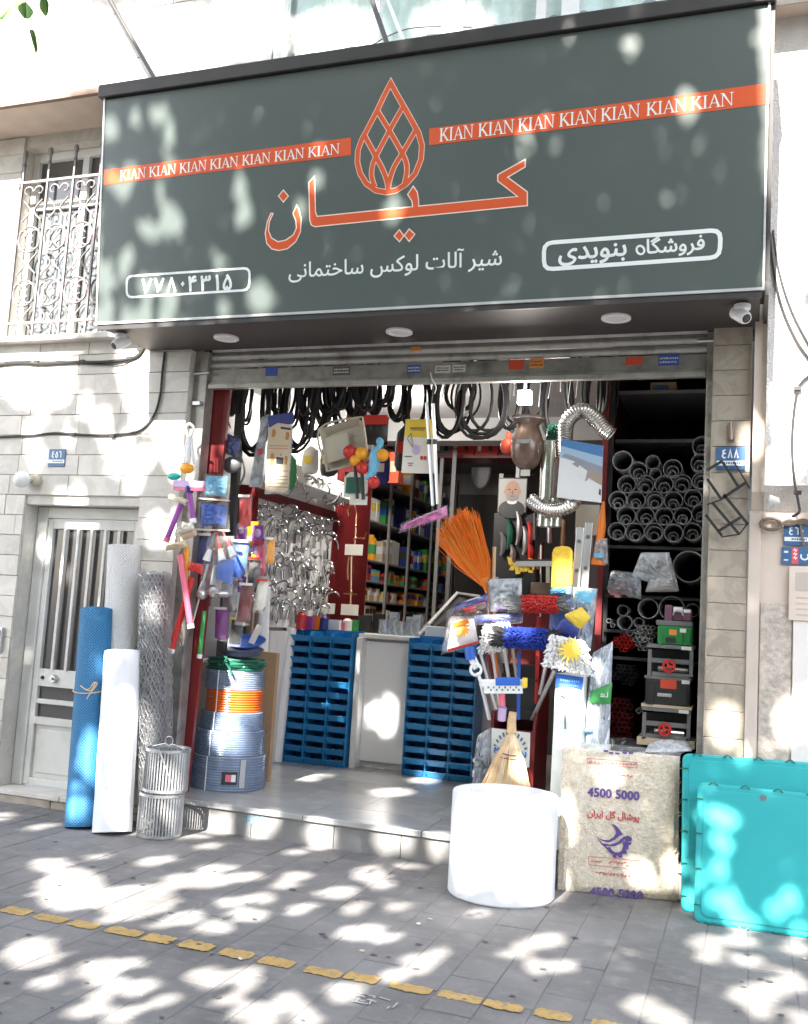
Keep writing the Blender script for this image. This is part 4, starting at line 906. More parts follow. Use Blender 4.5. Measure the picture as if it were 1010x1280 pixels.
for r, z in enumerate(rows):
    for k in range(11):
        if random.random() < .14: continue
        o = bpy.data.objects.new('wall_tap', tm[(r * 2 + k * (1 if r % 2 else 3)) % 3 if r != 5 else 1]); COL.objects.link(o)
        o.location = (LX + .06, 1.16 + k * .155 + U(-.03, .03), z + U(-.03, .03)); o.rotation_euler = (U(-.3, .3), U(-.2, .2), U(-.5, .5)); o.scale = [U(.6, .95)] * 3
        tag(o, '%s chrome tap from the street in the %s row of the white tap board' % (ORD[k], names[r]), 'tap', 'chrome taps on the white board')
for k in range(20):
    o = bpy.data.objects.new('shelf_valve', tm[k % 3]); COL.objects.link(o)
    o.location = (LX + .10 + U(0, .12), 1.42 + k * .07, 2.67 + U(0, .06)); o.rotation_euler = (U(0, 3), U(0, 3), U(0, 3))
    tag(o, '%s chrome valve from the street on the white tilted shelf' % ORD[k], 'valve', 'chrome valves on the tilted shelf')
# papers and small packs along the board, counter clutter behind the bins
cl = [('red', .10, .16), ('purple', .08, .12), ('orange', .07, .13), ('navy', .09, .14), ('white_plastic', .12, .1), ('pink', .1, .08), ('paper', .1, .12), ('green', .07, .11), ('ink_black', .12, .16), ('amber', .06, .12), ('case_black', .1, .18), ('blue', .1, .1)]
for k, (c, w, h) in enumerate(cl):
    Y = 2.1 + k * .05; x = -3.88 + k * .055
    g = G().box((x, Y, 1.355), (x + w, Y + .06, 1.355 + h)) if k % 3 else G().lathe([(w * .45, 0), (w * .45, h * .8), (w * .2, h), (.001, h)], 10, (x + w / 2, Y, 1.355))
    one('counter_pack', g, M[c], '%s pack standing on the counter behind the left bins, %s in its row' % (c.replace('_', ' ').replace('ink ', '').replace('case ', 'dull '), ORD[k]), 'pack', 'small packs on the counter')
# white cards and copper taps on the red panel
for k, (x0, y0, x1, y1) in enumerate(((431, 680.5, 453.5, 694), (426, 755.5, 448, 769), (400, 754, 418.5, 767))):
    a, b, c, e = fr(x0, y0, x1, y1, 2.75); one('price_card', G().box((a, 2.75, b), (c, 2.755, e)), M['paper'], ['white card under the upper copper tap on the red panel', 'white card under the lower copper tap on the red panel', 'white card hanging left of the lower copper tap'][k], 'card', 'white cards on the red panel', bevel=.001)
C = lambda a, b, Y=2.78: P(320 + a / 5.333, 560 + b / 5.333, y=Y)
g = G().tube([C(668, 430), C(665, 520), C(660, 640)], .011, 7).tube(crom([C(668, 430), C(655, 385), C(630, 380), C(612, 410), C(615, 455)], 5), .010, 7).tube(crom([C(662, 605), C(690, 598), C(720, 600), C(735, 565)], 5), .010, 7).ball(C(665, 520), .018, 8, 6).ball(C(662, 605), .024, 8, 6)
one('copper_tap', g, M['copper'], 'copper swan neck tap above the upper white card', 'tap', 'copper taps on the red panel')
g = G().tube([C(636, 720), C(634, 900), C(630, 1045)], .010, 7).tube(crom([C(636, 722), C(618, 745), C(612, 810), C(614, 880)], 5), .010, 7).tube(crom([C(636, 720), C(652, 740), C(650, 850)], 5), .008, 7).tube([C(585, 970), C(672, 975)], .008, 7).ball(C(634, 960), .02, 8, 6)
one('copper_tap', g, M['copper'], 'long pale copper shower tap above the lower white card', 'tap', 'copper taps on the red panel')
# ---------------------------------------------------------- shelving along the left wall
Ys = [3.84, 4.50, 5.22, 6.10, 7.10]; Zs = [1.05, 1.27, 1.47, 1.68, 1.90, 2.13, 2.57, 3.02, 3.45]
XS = LX - .38; XF = LX + .02
t = thing('shelf_unit', 'grey shelving full of cartons and cans along the left wall', 'shelves', (LX - .2, 5.4, FL))
for y in Ys: part(t, 'upright', G().box((XF - .015, y - .02, FL), (XF + .01, y + .02, 3.5)).box((XS, y - .02, FL), (XS + .02, y + .02, 3.5)), M['shelf_grey'], smooth=False)
for z in Zs: part(t, 'shelf', G().box((XS, Ys[0] + .021, z - .02), (XF - .016, Ys[-1] - .021, z)), M['shelf_grey'], smooth=False, bevel=.003)
part(t, 'back_sheet', G().box((LX - .415, Ys[0], FL), (LX - .40, Ys[-1], 3.5)), M['interior_dark'], smooth=False)
bays = ['front bay', 'second bay', 'third bay', 'rear bay']; lev = ['lowest shelf', 'second shelf', 'third shelf', 'fourth shelf', 'fifth shelf', 'sixth shelf', 'seventh shelf', 'top shelf']
pal = ['white_plastic', 'red', 'blue', 'paper', 'white_plastic', 'navy', 'orange', 'green', 'white_paint', 'kraft', 'case_grey', 'amber', 'sky_blue', 'cardboard', 'dark_red']
cnames = {'white_plastic': 'white', 'white_paint': 'off white', 'paper': 'cream', 'navy': 'navy', 'kraft': 'buff', 'case_grey': 'grey', 'sky_blue': 'light blue', 'cardboard': 'brown', 'dark_red': 'dark red', 'amber': 'amber'}
rs = random.Random(3)
bandm = ['red', 'blue', 'ink_black', 'white_plastic', 'green', 'navy', 'yellow']
for b in range(4):
    for l in range(8):
        y = Ys[b] + .04; k = 0; room = Zs[l + 1] - Zs[l] - .05; run = None
        while y < Ys[b + 1] - .10:
            if run is None or rs.random() < .45: run = (rs.choice(pal), rs.choice('bbbc'), rs.uniform(.07, .15) * (1 + .15 * b), rs.uniform(.65, .98) * min(room, .36), rs.choice(bandm))
            c, kd, w, h, bm_ = run; h *= rs.uniform(.92, 1.0); d = rs.uniform(.1, .2); xf = XF - .03 - rs.uniform(0, .05)
            if y + w > Ys[b + 1] - .03: break
            if rs.random() > .04:
                g = G(); zz = Zs[l] + .001
                if kd == 'b':
                    g.box((xf - d, y, zz), (xf, y + w * .96, zz + h)); nm = 'carton'; g2 = G().box((xf, y + w * .1, zz + h * .45), (xf + .002, y + w * .86, zz + h * .8)).box((xf - d * .9, y - .002, zz + h * .4), (xf - .01, y, zz + h * .75))
                else:
                    r = w * .48; g.lathe([(r, 0), (r, h * .82), (r * .6, h * .9), (r * .45, h), (.001, h)], 10, (xf - r, y + r, zz)); nm = 'can'; g2 = G().lathe([(r + .001, h * .25), (r + .001, h * .62)], 10, (xf - r, y + r, zz))
                k += 1
                t2 = one(nm, g, M[c], '%s %s with %s label, %s from the street, %s, %s' % (cnames.get(c, c), nm, bm_.replace('_plastic', '').replace('ink_', ''), ORD[k - 1], lev[l], bays[b]), nm, 'cartons and cans on the left shelving')
                part(t2, 'label_patch', g2, M[bm_], smooth=False)
            y += w + rs.uniform(0, .02)
hg = [(285, 500, 24, 40, 'case_black', .7), (430, 560, 26, 46, 'dark_red', 1.6), (412, 575, 22, 40, 'case_black', 1.8), (505, 560, 22, 56, 'case_black', 1.6), (478, 585, 18, 40, 'navy', 1.9), (360, 590, 20, 44, 'green', 1.2), (388, 575, 20, 34, 'paper', 1.4), (445, 530, 26, 44, 'dark_red', 1.3)]
hn = {'case_black': 'black', 'dark_red': 'dark red', 'navy': 'navy', 'green': 'green', 'paper': 'cream', 'white_plastic': 'white', 'galv': 'silver', 'wood': 'brown', 'blue': 'blue'}
hp = ['beside the red board', 'under the beige tray', 'left of the red panel', 'behind the yellow bag', 'beside the orange red cartons', 'under the cream printed card', 'behind the beige tray', 'over the red panel']
for k, (px_, py_, w_, h_, c, Y) in enumerate(hg):
    a, b, c2, e = fr(px_ - w_ / 2, py_ - h_ / 2, px_ + w_ / 2, py_ + h_ / 2, Y); d = c2 - a; g = G(); rr = []
    for f, s0 in ((0, .7), (.12, 1), (.5, 1.05), (.85, .9), (.97, .35), (1.0, .12)):
        zz = b + (e - b) * f; rr.append([((a + c2) / 2 + d / 2 * s0 * cos(q) * (1 + U(-.06, .06)), Y + d * .28 * s0 * sin(q), zz + U(-.006, .006)) for q in np.linspace(0, 2 * pi, 14, endpoint=False)])
    g.grid(rr, 0, True); g.face(rr[0][::-1]); g.face(rr[-1]); t = one('hanging_bag', g, M[c], '%s hanging bag of goods %s' % (hn[c], hp[k]), 'bag', 'bags hanging inside the shop')
    part(t, 'cord', G().tube([((a + c2) / 2, Y, e), ((a + c2) / 2 + U(-.03, .03), Y, 3.5)], .003, 4), M['galv']); part(t, 'label_patch', G().box((a + d * .25, Y - d * .33, b + (e - b) * .35), (c2 - d * .25, Y - d * .325, b + (e - b) * .62)), M[['paper', 'white_plastic', 'yellow', 'red'][k % 4]], smooth=False)
# ---------------------------------------------------------- back of the shop
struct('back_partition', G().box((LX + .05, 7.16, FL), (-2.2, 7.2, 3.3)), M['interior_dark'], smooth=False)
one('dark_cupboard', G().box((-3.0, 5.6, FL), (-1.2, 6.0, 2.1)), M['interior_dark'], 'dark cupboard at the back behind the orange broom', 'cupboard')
x0, z0, x1, z1 = fr(545, 566, 652, 569, 4.6); zz = z0
t = thing('red_shelf', 'dark red shelf carrying the red tool cases at the back', 'shelf', (x0, 4.6, zz)); part(t, 'board', G().box((x0, 4.6, zz - .03), (x1, 5.0, zz)), M['dark_red'], smooth=False)
part(t, 'bracket', G().box((x1 - .06, 4.62, zz - .65), (x1 - .02, 4.66, zz - .03)), M['white_paint'], smooth=False); part(t, 'bracket', G().box((x0 + .05, 4.62, FL), (x0 + .09, 4.66, zz - .03)), M['shelf_grey'], smooth=False)
for k, (px0, px1_, c) in enumerate(((545, 564, 'case_grey'), (564, 593, 'red'), (594, 623, 'red'), (624, 650, 'dark_red'))):
    a, b, c2, e = fr(px0, 540, px1_, 566, 4.65); t = one('tool_case', G().box((a, 4.65, zz + .001), (c2, 4.9, e)), M[c], ['grey tool case with a drill picture, leftmost on the red shelf', 'red tool case second from the left on the red shelf', 'red tool case third from the left on the red shelf', 'dark red tool case at the right end of the red shelf'][k], 'tool case', 'tool cases on the red shelf', bevel=.006)
    part(t, 'white_mark', G().box((a + (c2 - a) * .12, 4.647, zz + (e - zz) * .2), (a + (c2 - a) * .27, 4.65, zz + (e - zz) * .5)), M['sign_white'], smooth=False)
    gd = G(); xm = a + (c2 - a) * .62; zm = zz + (e - zz) * .6; s = (e - zz) * .3
    gd.box((xm - s, 4.646, zm), (xm + s * .8, 4.65, zm + s * .5)).prism([(-s * .2, 0), (s * .3, 0), (s * .45, -s * 1.3), (0, -s * 1.3)], (xm, 4.646, zm), (1, 0, 0), (0, 0, 1), (0, .004, 0)); part(t, 'drill_picture', gd, M['ink_black'], smooth=False, fix=True)
x0, z0, x1, z1 = fr(588, 583, 613, 611, 5.2); xm = (x0 + x1) / 2; w = (x1 - x0) / 2
one('hanging_hat', G().prism([(w * cos(k) * 1.0, -abs(sin(k)) ** .8 * (z1 - z0)) for k in np.linspace(0, pi, 14)], (xm, 5.2, z1), (1, 0, 0), (0, 0, 1), (0, .06, 0)), M['case_grey'], 'grey rounded hanging piece in the dark behind the shop', 'cap', fix=True, bevel=.02)
for k, (px, y0, y1, lab) in enumerate(((624, 592, 700, 'white post left of the portrait'), (565, 560, 700, 'grey post at the end of the shelving'))):
    a, b, c, e = fr(px - 2.5, y0, px + 2.5, y1, 4.4); one('upright_post', G().box((a, 4.4, b - .6), (c, 4.44, e)), M['beige' if k == 0 else 'case_grey'], lab + ' at the back', 'post', 'posts at the back')
# portrait
a, b, c, e = fr(622, 597, 659, 641, 4.0); wv, hv = c - a, e - b
t = thing('framed_portrait', 'framed photograph of a bald bearded man in a dark jumper', 'picture', ((a + c) / 2, 4.0, b))
part(t, 'frame', G().box((a, 4.0, b), (c, 4.03, e)), M['case_black'], smooth=False, bevel=.004)
pp = lambda x, z, k=0: (a + wv * x, 3.998 - .0012 * k, b + hv * z)
D('skin', (.50, .30, .22), .6); D('skin_dark', (.30, .17, .12), .6); D('beard', (.35, .33, .31), .7); D('photo_grey', (.45, .45, .44), .5)
def blob(cx, cz, rx, rz, k, m, nm, n=18): part(t, nm, G().prism([(rx * cos(q) * wv, rz * sin(q) * hv) for q in np.linspace(0, 2 * pi, n, endpoint=False)], pp(cx, cz, k), (1, 0, 0), (0, 0, 1), (0, .0008, 0)), M[m], smooth=False, fix=True)
part(t, 'photo', G().box(pp(.04, .04, 0), (a + wv * .96, 3.999, b + hv * .96)), M['photo_grey'], smooth=False)
blob(.5, .10, .45, .26, 1, 'case_black', 'jumper'); blob(.5, .31, .17, .07, 2, 'white_plastic', 'collar'); blob(.5, .62, .25, .30, 3, 'skin', 'face'); blob(.5, .44, .20, .12, 4, 'beard', 'beard'); blob(.5, .47, .09, .014, 5, 'skin_dark', 'mouth')
for s in (-1, 1): blob(.5 + s * .105, .66, .045, .014, 5, 'ink_black', 'eye'); blob(.5 + s * .105, .705, .06, .010, 5, 'beard', 'brow'); blob(.5 + s * .255, .60, .03, .06, 4, 'skin', 'ear')
blob(.505, .575, .03, .055, 5, 'skin_dark', 'nose')
# tool board under the portrait
a, b, c, e = fr(616, 642, 668, 722, 4.05); t = thing('tool_board', 'black perforated tool board hanging under the portrait', 'tool board', ((a + c) / 2, 4.05, b))
part(t, 'panel', G().box((a, 4.05, b), (c, 4.07, e)), M['case_black'], smooth=False)
for k, (px, py, m, l) in enumerate(((636, 668, 'dark_green', .32), (648, 660, 'steel', .36), (656, 676, 'galv', .3), (662, 668, 'red', .26), (662, 690, 'red', .2), (640, 694, 'steel', .22), (628, 680, 'case_grey', .25))):
    q = P(px, py, y=4.0); g = G().tube(crom([(q.x - .02, 4.0, q.z + l / 2), (q.x + .01, 4.0, q.z + l * .2), (q.x + .012, 4.0, q.z - l * .2), (q.x - .01, 4.0, q.z - l / 2)], 4), [.018 + .02 * sin(pi * j / 12) ** 2 for j in range(13)], 7)
    one('hand_tool', g, M[m], ['green gripped hand tool on the black tool board', 'long silver saw handle on the black tool board', 'grey spanner on the black tool board', 'upper red tool on the black tool board', 'lower red tool on the black tool board', 'silver cutter low on the black tool board', 'dull grey tool at the left of the tool board'][k], 'tool', 'tools on the tool board')
q = P(645, 706, y=3.95)
g = G()
for k in range(9): s = q + V((U(-.1, .2), 0, U(-.08, .06))); g.obox(s, (.025, 0, U(-.01, .01)), (0, .01, 0), (U(-.02, .02), 0, .04))
one('yellow_tool_cards', g, M['yellow'], 'cluster of yellow carded tools below the tool board', 'tools')
# dark clutter of tools right of the board
for k in range(10):
    q = P(668 + k * 9 % 80, 660 + (k * 37) % 70, y=3.6 + .05 * k)
    one('hanging_tool', G().tube([(q.x, q.y, q.z + .15), (q.x + U(-.03, .03), q.y, q.z - .12)], [.02, .035], 7), M[['case_black', 'dark_red', 'steel', 'case_grey', 'wood'][k % 5]], '%s %s tool hanging in the dim back behind the ducts' % (['upper', 'lower'][k // 5], ['black', 'dark red', 'steel', 'grey', 'wooden'][k % 5]), 'tool', 'tools hanging behind the ducts')
one('dark_back_shelf', G().box((-2.15, 4.3, FL), (-1.15, 4.7, 2.2)), M['interior_dark'], 'dark shelf block under the tools at the back', 'shelf')
# ---------------------------------------------------------- counter, bins
t = thing('counter', 'white panelled shop counter between the stacks of blue bins', 'counter', (-3, 2.3, FL))
a, b, c, e = fr(447, 800, 512, 958, 2.14)
part(t, 'top', G().box((-3.245, 2.06, 1.315), (-2.75, 2.75, 1.35)).box((-3.93, 2.30, 1.315), (-3.248, 2.75, 1.349)).box((-2.747, 2.30, 1.315), (-1.95, 2.75, 1.349)), M['white_paint'], smooth=False, bevel=.006)
part(t, 'body', G().box((-3.19, 2.18, FL), (-2.75, 2.7, 1.315)).box((-3.93, 2.30, FL), (-3.192, 2.7, 1.314)).box((-2.748, 2.30, FL), (-1.95, 2.7, 1.314)), M['white_wall'], smooth=False)
part(t, 'door_panel', G().box((a + .015, 2.13, b + .03), (c, 2.18, 1.29)), M['white_plastic'], smooth=False, bevel=.008)
part(t, 'end_stile', G().box((-3.245, 2.02, FL), (-3.19, 2.18, 1.315)), M['white_paint'], smooth=False, bevel=.004)
part(t, 'kick_gap', G().box((a - .03, 2.16, FL), (a + .012, 2.178, 1.30)), M['case_grey'], smooth=False)
def bin_mesh(full=0):
    g = G(); w, d, h, th = .0945, .26, .094, .005
    g.box((-w, -d, 0), (w, 0, .006)); g.box((-w, -.006, .006), (w, 0, h * .9))
    for s in (-1, 1):
        g.prism([(0, .006), (-d - .004, .006), (-d - .020, .048), (-d + .02, .052), (-d + .055, h * .97), (0, h * .97)], (s * w - (th if s > 0 else 0), 0, 0), (0, 1, 0), (0, 0, 1), (th, 0, 0))
    lo, hi = [(-w + .030, -d - .004, .004), (w - .030, -d - .004, .004)], [(-w + .004, -d - .024, .050), (w - .004, -d - .024, .050)]; bk = [tuple(V(p) + V((0, .006, .001))) for p in lo + hi]
    g.face([lo[0], lo[1], hi[1], hi[0]]).face([bk[1], bk[0], bk[2], bk[3]]).face([hi[0], hi[1], bk[3], bk[2]]).face([lo[1], lo[0], bk[0], bk[1]]); [g.face([(s * w, -d + .02, .0), (s * (w - .030), -d - .004, .004), (s * (w - .004), -d - .024, .050), (s * w, -d + .02, .05)]) for s in (-1, 1)]
    g.tube([(-w + .004, -d - .024, .050), (w - .004, -d - .024, .050)], .0045, 5); g.tube([(-w, -d + .05, h * .96), (-w + .0, -d - .018, .05)], .004, 5); g.tube([(w, -d + .05, h * .96), (w, -d - .018, .05)], .004, 5)
    me = mesh(g, 'storage_bin'); bm = bmesh.new(); bm.from_mesh(me); bmesh.ops.recalc_face_normals(bm, faces=bm.faces); bm.to_mesh(me); bm.free(); me.materials.append(M['bin_blue']); return me
bmesh_ = bin_mesh(); w_ = .2
rows_n = ['top', 'second', 'third', 'fourth', 'fifth', 'sixth', 'seventh', 'eighth', 'ninth', 'tenth', 'eleventh', 'bottom']
def bins(x0, Yf, lab, cols, skip, fills, lean):
    t = thing('bin_rack', 'blue rack frame behind the %s' % lab, 'rack', (x0 + .3, Yf + .28, FL)); part(t, 'back_panel', G().box((x0, Yf + .265, FL), (x0 + w_ * cols, Yf + .28, FL + 12 * .0962 + .02)), M['bin_blue'], smooth=False)
    for k in range(cols + 1): part(t, 'upright', G().box((x0 + w_ * k - .0045, Yf - .012, FL), (x0 + w_ * k + .0045, Yf + .264, FL + 12 * .0962)), M['bin_blue'], smooth=False)
    for r in range(12):
        for k in range(cols):
            if (r, k) in skip: continue
            o = bpy.data.objects.new('storage_bin', bmesh_); COL.objects.link(o); z = FL + (11 - r) * .0962 + .002
            o.location = (x0 + w_ * (k + .5), Yf + .262, z)
            tag(o, 'blue open bin in the %s row, %s column of the %s' % (rows_n[r], ['left', 'middle', 'right', 'far right'][k], lab), 'bin', 'blue bins in the ' + lab)
            if (r, k) in fills:
                g = G()
                for _ in range(40): c = V((x0 + w_ * (k + .5) + U(-.08, .08), Yf + U(-.0, .1), z + .02 + U(0, .022))); g.obox(c, (U(.006, .012), 0, .003), (0, .008, .002), (.003, 0, U(.004, .008)))
                q = part(o, 'small_fittings', g, M[fills[(r, k)]], smooth=False, kind='stuff')
bins(-3.87, 1.98, 'left bin stack', 3, (), {(0, 0): 'kraft', (8, 2): 'red', (6, 2): 'dark_red', (10, 2): 'white_plastic', (11, 2): 'kraft', (10, 1): 'red', (2, 2): 'pink', (3, 2): 'dark_red', (4, 2): 'dark_red'}, 0)
bins(-2.735, 1.98, 'right bin stack', 3, (), {}, 0)
# slanted glass display lid on the counter
t = thing('display_case', 'slanted white framed display case on the counter behind the right bins', 'display case', (-2.5, 2.5, 1.36))
Q = lambda px, py, Y: P(px, py, y=Y)
part(t, 'frame_edge', G().beam(Q(524, 793, 2.3), Q(572, 741, 2.7), .025, .03), M['white_paint'], smooth=False); part(t, 'frame_edge', G().beam(Q(572, 741, 2.7), Q(600, 745, 2.7), .02, .03), M['white_paint'], smooth=False)
part(t, 'side_glass', G().face([Q(528, 793, 2.32), Q(574, 744, 2.7), Q(600, 746, 2.75), Q(600, 795, 2.6)]), M['door_glass'], smooth=False)
a, b, c, e = fr(531, 783, 556, 795, 2.25); one('white_box', G().box((a, 2.25, 1.351), (c, 2.35, e)), M['white_plastic'], 'plain white box on the counter beside the display case', 'box', bevel=.004)
for k in range(6):
    x = -3.15 + k * .08; one('clear_packet', G().box((x, 2.3 + .05 * (k % 2), 1.351), (x + .07, 2.38 + .05 * (k % 2), 1.351 + U(.12, .26))), M['film_grey'], '%s crinkled clear packet from the left, on the counter above the white panel' % ORD[k], 'packet', 'clear packets on the counter')
# ================================================================== PIPE ALCOVE (right)
YP = .55
px = P(757, 650, y=YP).x
one('alcove_partition', G().box((px - .05, .60, FL), (px - .01, 6.5, CZ)), M['dark_red'], 'dark red partition board left of the grey pipes', 'partition', smooth=False)
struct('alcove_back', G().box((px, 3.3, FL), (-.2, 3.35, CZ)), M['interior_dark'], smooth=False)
t = thing('alcove_rack', 'dark steel shelf rack that carries the pipes in the alcove', 'rack', (-.6, 1.2, FL))
b4 = []
Zp = lambda cx, cy: (740 + cx / 6.094, 470 + cy / 6.094); Zq = lambda cx, cy: (740 + cx / 4.57, 660 + cy / 4.57)
def zat(py, Y=YP): return P(820, py, y=Y).z
for z in (zat(551, .9), zat(490, .9)): part(t, 'shelf', G().box((px, .9, z - .012), (-.21, 2.6, z + .012)), M['case_grey'], smooth=False)
for z in (zat(681) - .005, zat(744) - .004, zat(789) - .004, zat(824)):
    part(t, 'shelf', G().box((px, YP + .06, z - .02), (-.21, 2.6, z)), M['case_black'], smooth=False)
for xx in (px + .005, -.235): part(t, 'upright', G().box((xx - .015, YP + .10, FL), (xx + .015, YP + .13, 3.3)), M['case_black'], smooth=False)
t0 = thing('dim_box', 'dim cardboard box high on the rack above the pipes', 'box', (-.55, 1.0, 3.2)); a, b, c, e = fr(813, 478, 845, 490, 1.0); part(t0, 'carton', G().box((a, 1.0, b), (c, 1.3, e)), M['cardboard'], smooth=False); part(t0, 'side_print', G().box((a + .02, .997, b + .02), (c - .05, 1.0, e - .02)), M['plate_blue'], smooth=False)
def pipe(q, r, lab, grp, m='pipe_grey', Lg=2.2, th=None, n=28):
    th = th or max(.0035, r * .07)
    g = G().lathe([(r - th, Lg), (r - th, .0), (r - th * .6, -.002), (r - th * .2, -.002), (r, .002), (r, Lg)], n, q, (0, 1, 0))
    return one('pipe', g, M[m], lab, 'pipe', grp)
rowsP = [[(232, 645, 78), (350, 720, 70), (463, 655, 55), (483, 745, 45), (615, 705, 73), (840, 530, 75), (825, 662, 72)], [(263, 825, 70), (407, 822, 70), (548, 825, 70), (690, 818, 70), (830, 800, 68)], [(195, 945, 70), (335, 945, 70), (475, 945, 70), (620, 948, 72), (770, 930, 68)], [(260, 1065, 72), (405, 1065, 70), (550, 1070, 70), (692, 1065, 68), (830, 1045, 70)], [(188, 1180, 68), (327, 1188, 72), (470, 1188, 72), (620, 1195, 72), (765, 1185, 70)]]
rn = ['uppermost loose row', 'second row', 'third row', 'fourth row', 'lowest row']
rp = random.Random(5)
for i, row in enumerate(rowsP):
    for k, (cx, cy, r) in enumerate(row):
        q = P(*Zp(cx, cy), y=YP + rp.uniform(-.01, .03)); s = mpp(q) / 6.094; R = r * s * .99
        where = '%s from the left, %s' % (ORD[k], rn[i])
        pipe(q, R, 'large grey pipe, %s' % where, 'large grey pipes in the alcove')
        if (i, k) in ((0, 0), (0, 2), (0, 3)): continue
        n1 = rp.choice([.62, .58, .8, .55]); q1 = q + V((rp.uniform(-.006, .006), rp.uniform(-.01, .03), -(R * .93 - R * n1))); pipe(q1, R * n1, 'middle pipe nested in the large pipe %s' % where, 'pipes nested in the large pipes', 'pipe_grey', n=22)
        n2 = n1 * rp.choice([.55, .6, .66]); q2 = q1 + V((rp.uniform(-.005, .005), rp.uniform(-.01, .02), -(R * n1 * .92 - R * n2))); pipe(q2, R * n2, 'smallest pipe nested in the large pipe %s' % where, 'pipes nested in the large pipes', 'pipe_grey', n=18)
for k, (cx, cy, r, c, lab) in enumerate(((555, 220, 92, 'pipe_grey', 'widest thin walled pipe at the right under the stacked pipes'), (320, 460, 58, 'pipe_white', 'pale pipe left of the mauve device'), (455, 460, 72, 'pipe_grey', 'large grey pipe behind the mauve device'), (572, 470, 38, 'pipe_grey', 'small grey pipe right of the mauve device'), (175, 470, 32, 'pipe_grey', 'small grey pipe over the pale ringed one'), (185, 540, 42, 'pipe_white', 'pale ringed pipe above the red pipe ends'), (267, 540, 29, 'pipe_grey', 'small grey pipe right of the pale ringed one'), (215, 600, 18, 'pipe_grey', 'tiny pipe above the red pipe ends'), (95, 530, 14, 'pipe_white', 'tiny pale pipe at the left edge of the alcove'), (117, 556, 13, 'pipe_grey', 'tiny grey pipe at the left edge of the alcove'), (265, 1045, 15, 'pipe_white', 'tiny pale pipe left of the lowest grey stand'))):
    q = P(*Zq(cx, cy), y=YP + .05); pipe(q, r * mpp(q) / 4.57, lab, 'single pipes under the stack', c, n=24)
def bundle(c, w, h, r, m, lab, grp, Lg=1.2, yj=.05, n=8):
    """hexagonally packed bundle of thin pipes: each a thing"""
    ns = 0; q0 = P(*Zq(*c), y=YP + .02); s = mpp(q0) / 4.57; ww, hh, rr = w * s, h * s, r * s
    z = -hh; row = 0
    while z <= hh:
        x = -ww + (rr if row % 2 else 0)
        while x <= ww:
            if (x / ww) ** 2 + (z / hh) ** 2 <= 1.25 or m == 'dark_red':
                ns += 1; q = q0 + V((x + U(-.1, .1) * rr, U(0, yj), z + U(-.1, .1) * rr)); pipe(q, rr * .95, lab, grp, m, Lg, rr * .22, n)
            x += 2 * rr
        z += 1.75 * rr; row += 1
bundle((365, 232), 72, 34, 11, 'pipe_white', 'thin pale pipe end poking from the plastic bag', 'thin pale pipes in the bag')
bundle((420, 175), 34, 22, 15, 'pipe_white', 'thin pale pipe end over the bagged bundle', 'pale pipes on the bag')
bundle((178, 655), 60, 42, 12, 'red', 'thin red pipe end in the left bundle', 'thin red pipes')
bundle((300, 620), 54, 70, 14, 'pipe_grey', 'thin grey pipe end beside the green case', 'thin grey pipes')
bundle((190, 835), 70, 50, 13, 'case_black', 'thin black pipe end low in the alcove', 'thin black pipes')
bundle((168, 1085), 58, 118, 15, 'dark_red', 'dark red rusty pipe end in the lowest bundle', 'rusty red pipes')
def pillow(g, p00, p10, p11, p01, th, m=0, n=12, cr=.25, both=True):
    p00, p10, p11, p01 = map(V, (p00, p10, p11, p01)); nn = (p10 - p00).cross(p01 - p00).normalized()
    if nn.y > 0: nn = -nn
    for s in ((1, -1) if both else (1,)):
        rows = []
        for a in range(n + 1):
            u = a / n; row = []
            for b in range(n + 1):
                v = b / n; q = p00 * (1 - u) * (1 - v) + p10 * u * (1 - v) + p11 * u * v + p01 * (1 - u) * v
                e = (max(0, sin(pi * u)) * max(0, sin(pi * v))) ** .5; row.append(q + nn * (s * th * e * (1 + U(-cr, cr))))
            rows.append(row)
        g.grid(rows, m)
    return g
q = lambda a, b, Y=.5: P(*Zq(a, b), y=Y)
one('plastic_bag', pillow(G(), q(225, 280), q(500, 360), q(440, 140), q(280, 140), .06, cr=.5), M['film_white'], 'crumpled clear bag around the thin pale pipe ends', 'bag', 'clear bags in the alcove')
one('plastic_bag', pillow(G(), q(85, 350), q(280, 410), q(280, 260), q(110, 240), .07, cr=.6), M['film_grey'], 'crumpled clear bag of pink fittings at the left of the alcove', 'bag', 'clear bags in the alcove')
g = G()
for _ in range(26): c = q(U(100, 230), U(300, 390), .52); g.ball(c, U(.012, .022), 6, 4, sq=(1.4, 1, .9))
one('pink_fittings', g, mat('dusty_pink', (.60, .30, .30), .5), 'dusty pink fittings inside the left clear bag', 'fittings')
one('grey_bundle_wrap', pillow(G(), q(305, 365), q(500, 365), q(470, 265), q(335, 265), .05, cr=.2), M['pipe_white'], 'pale wrapped bundle under the thin pipe ends', 'bundle')
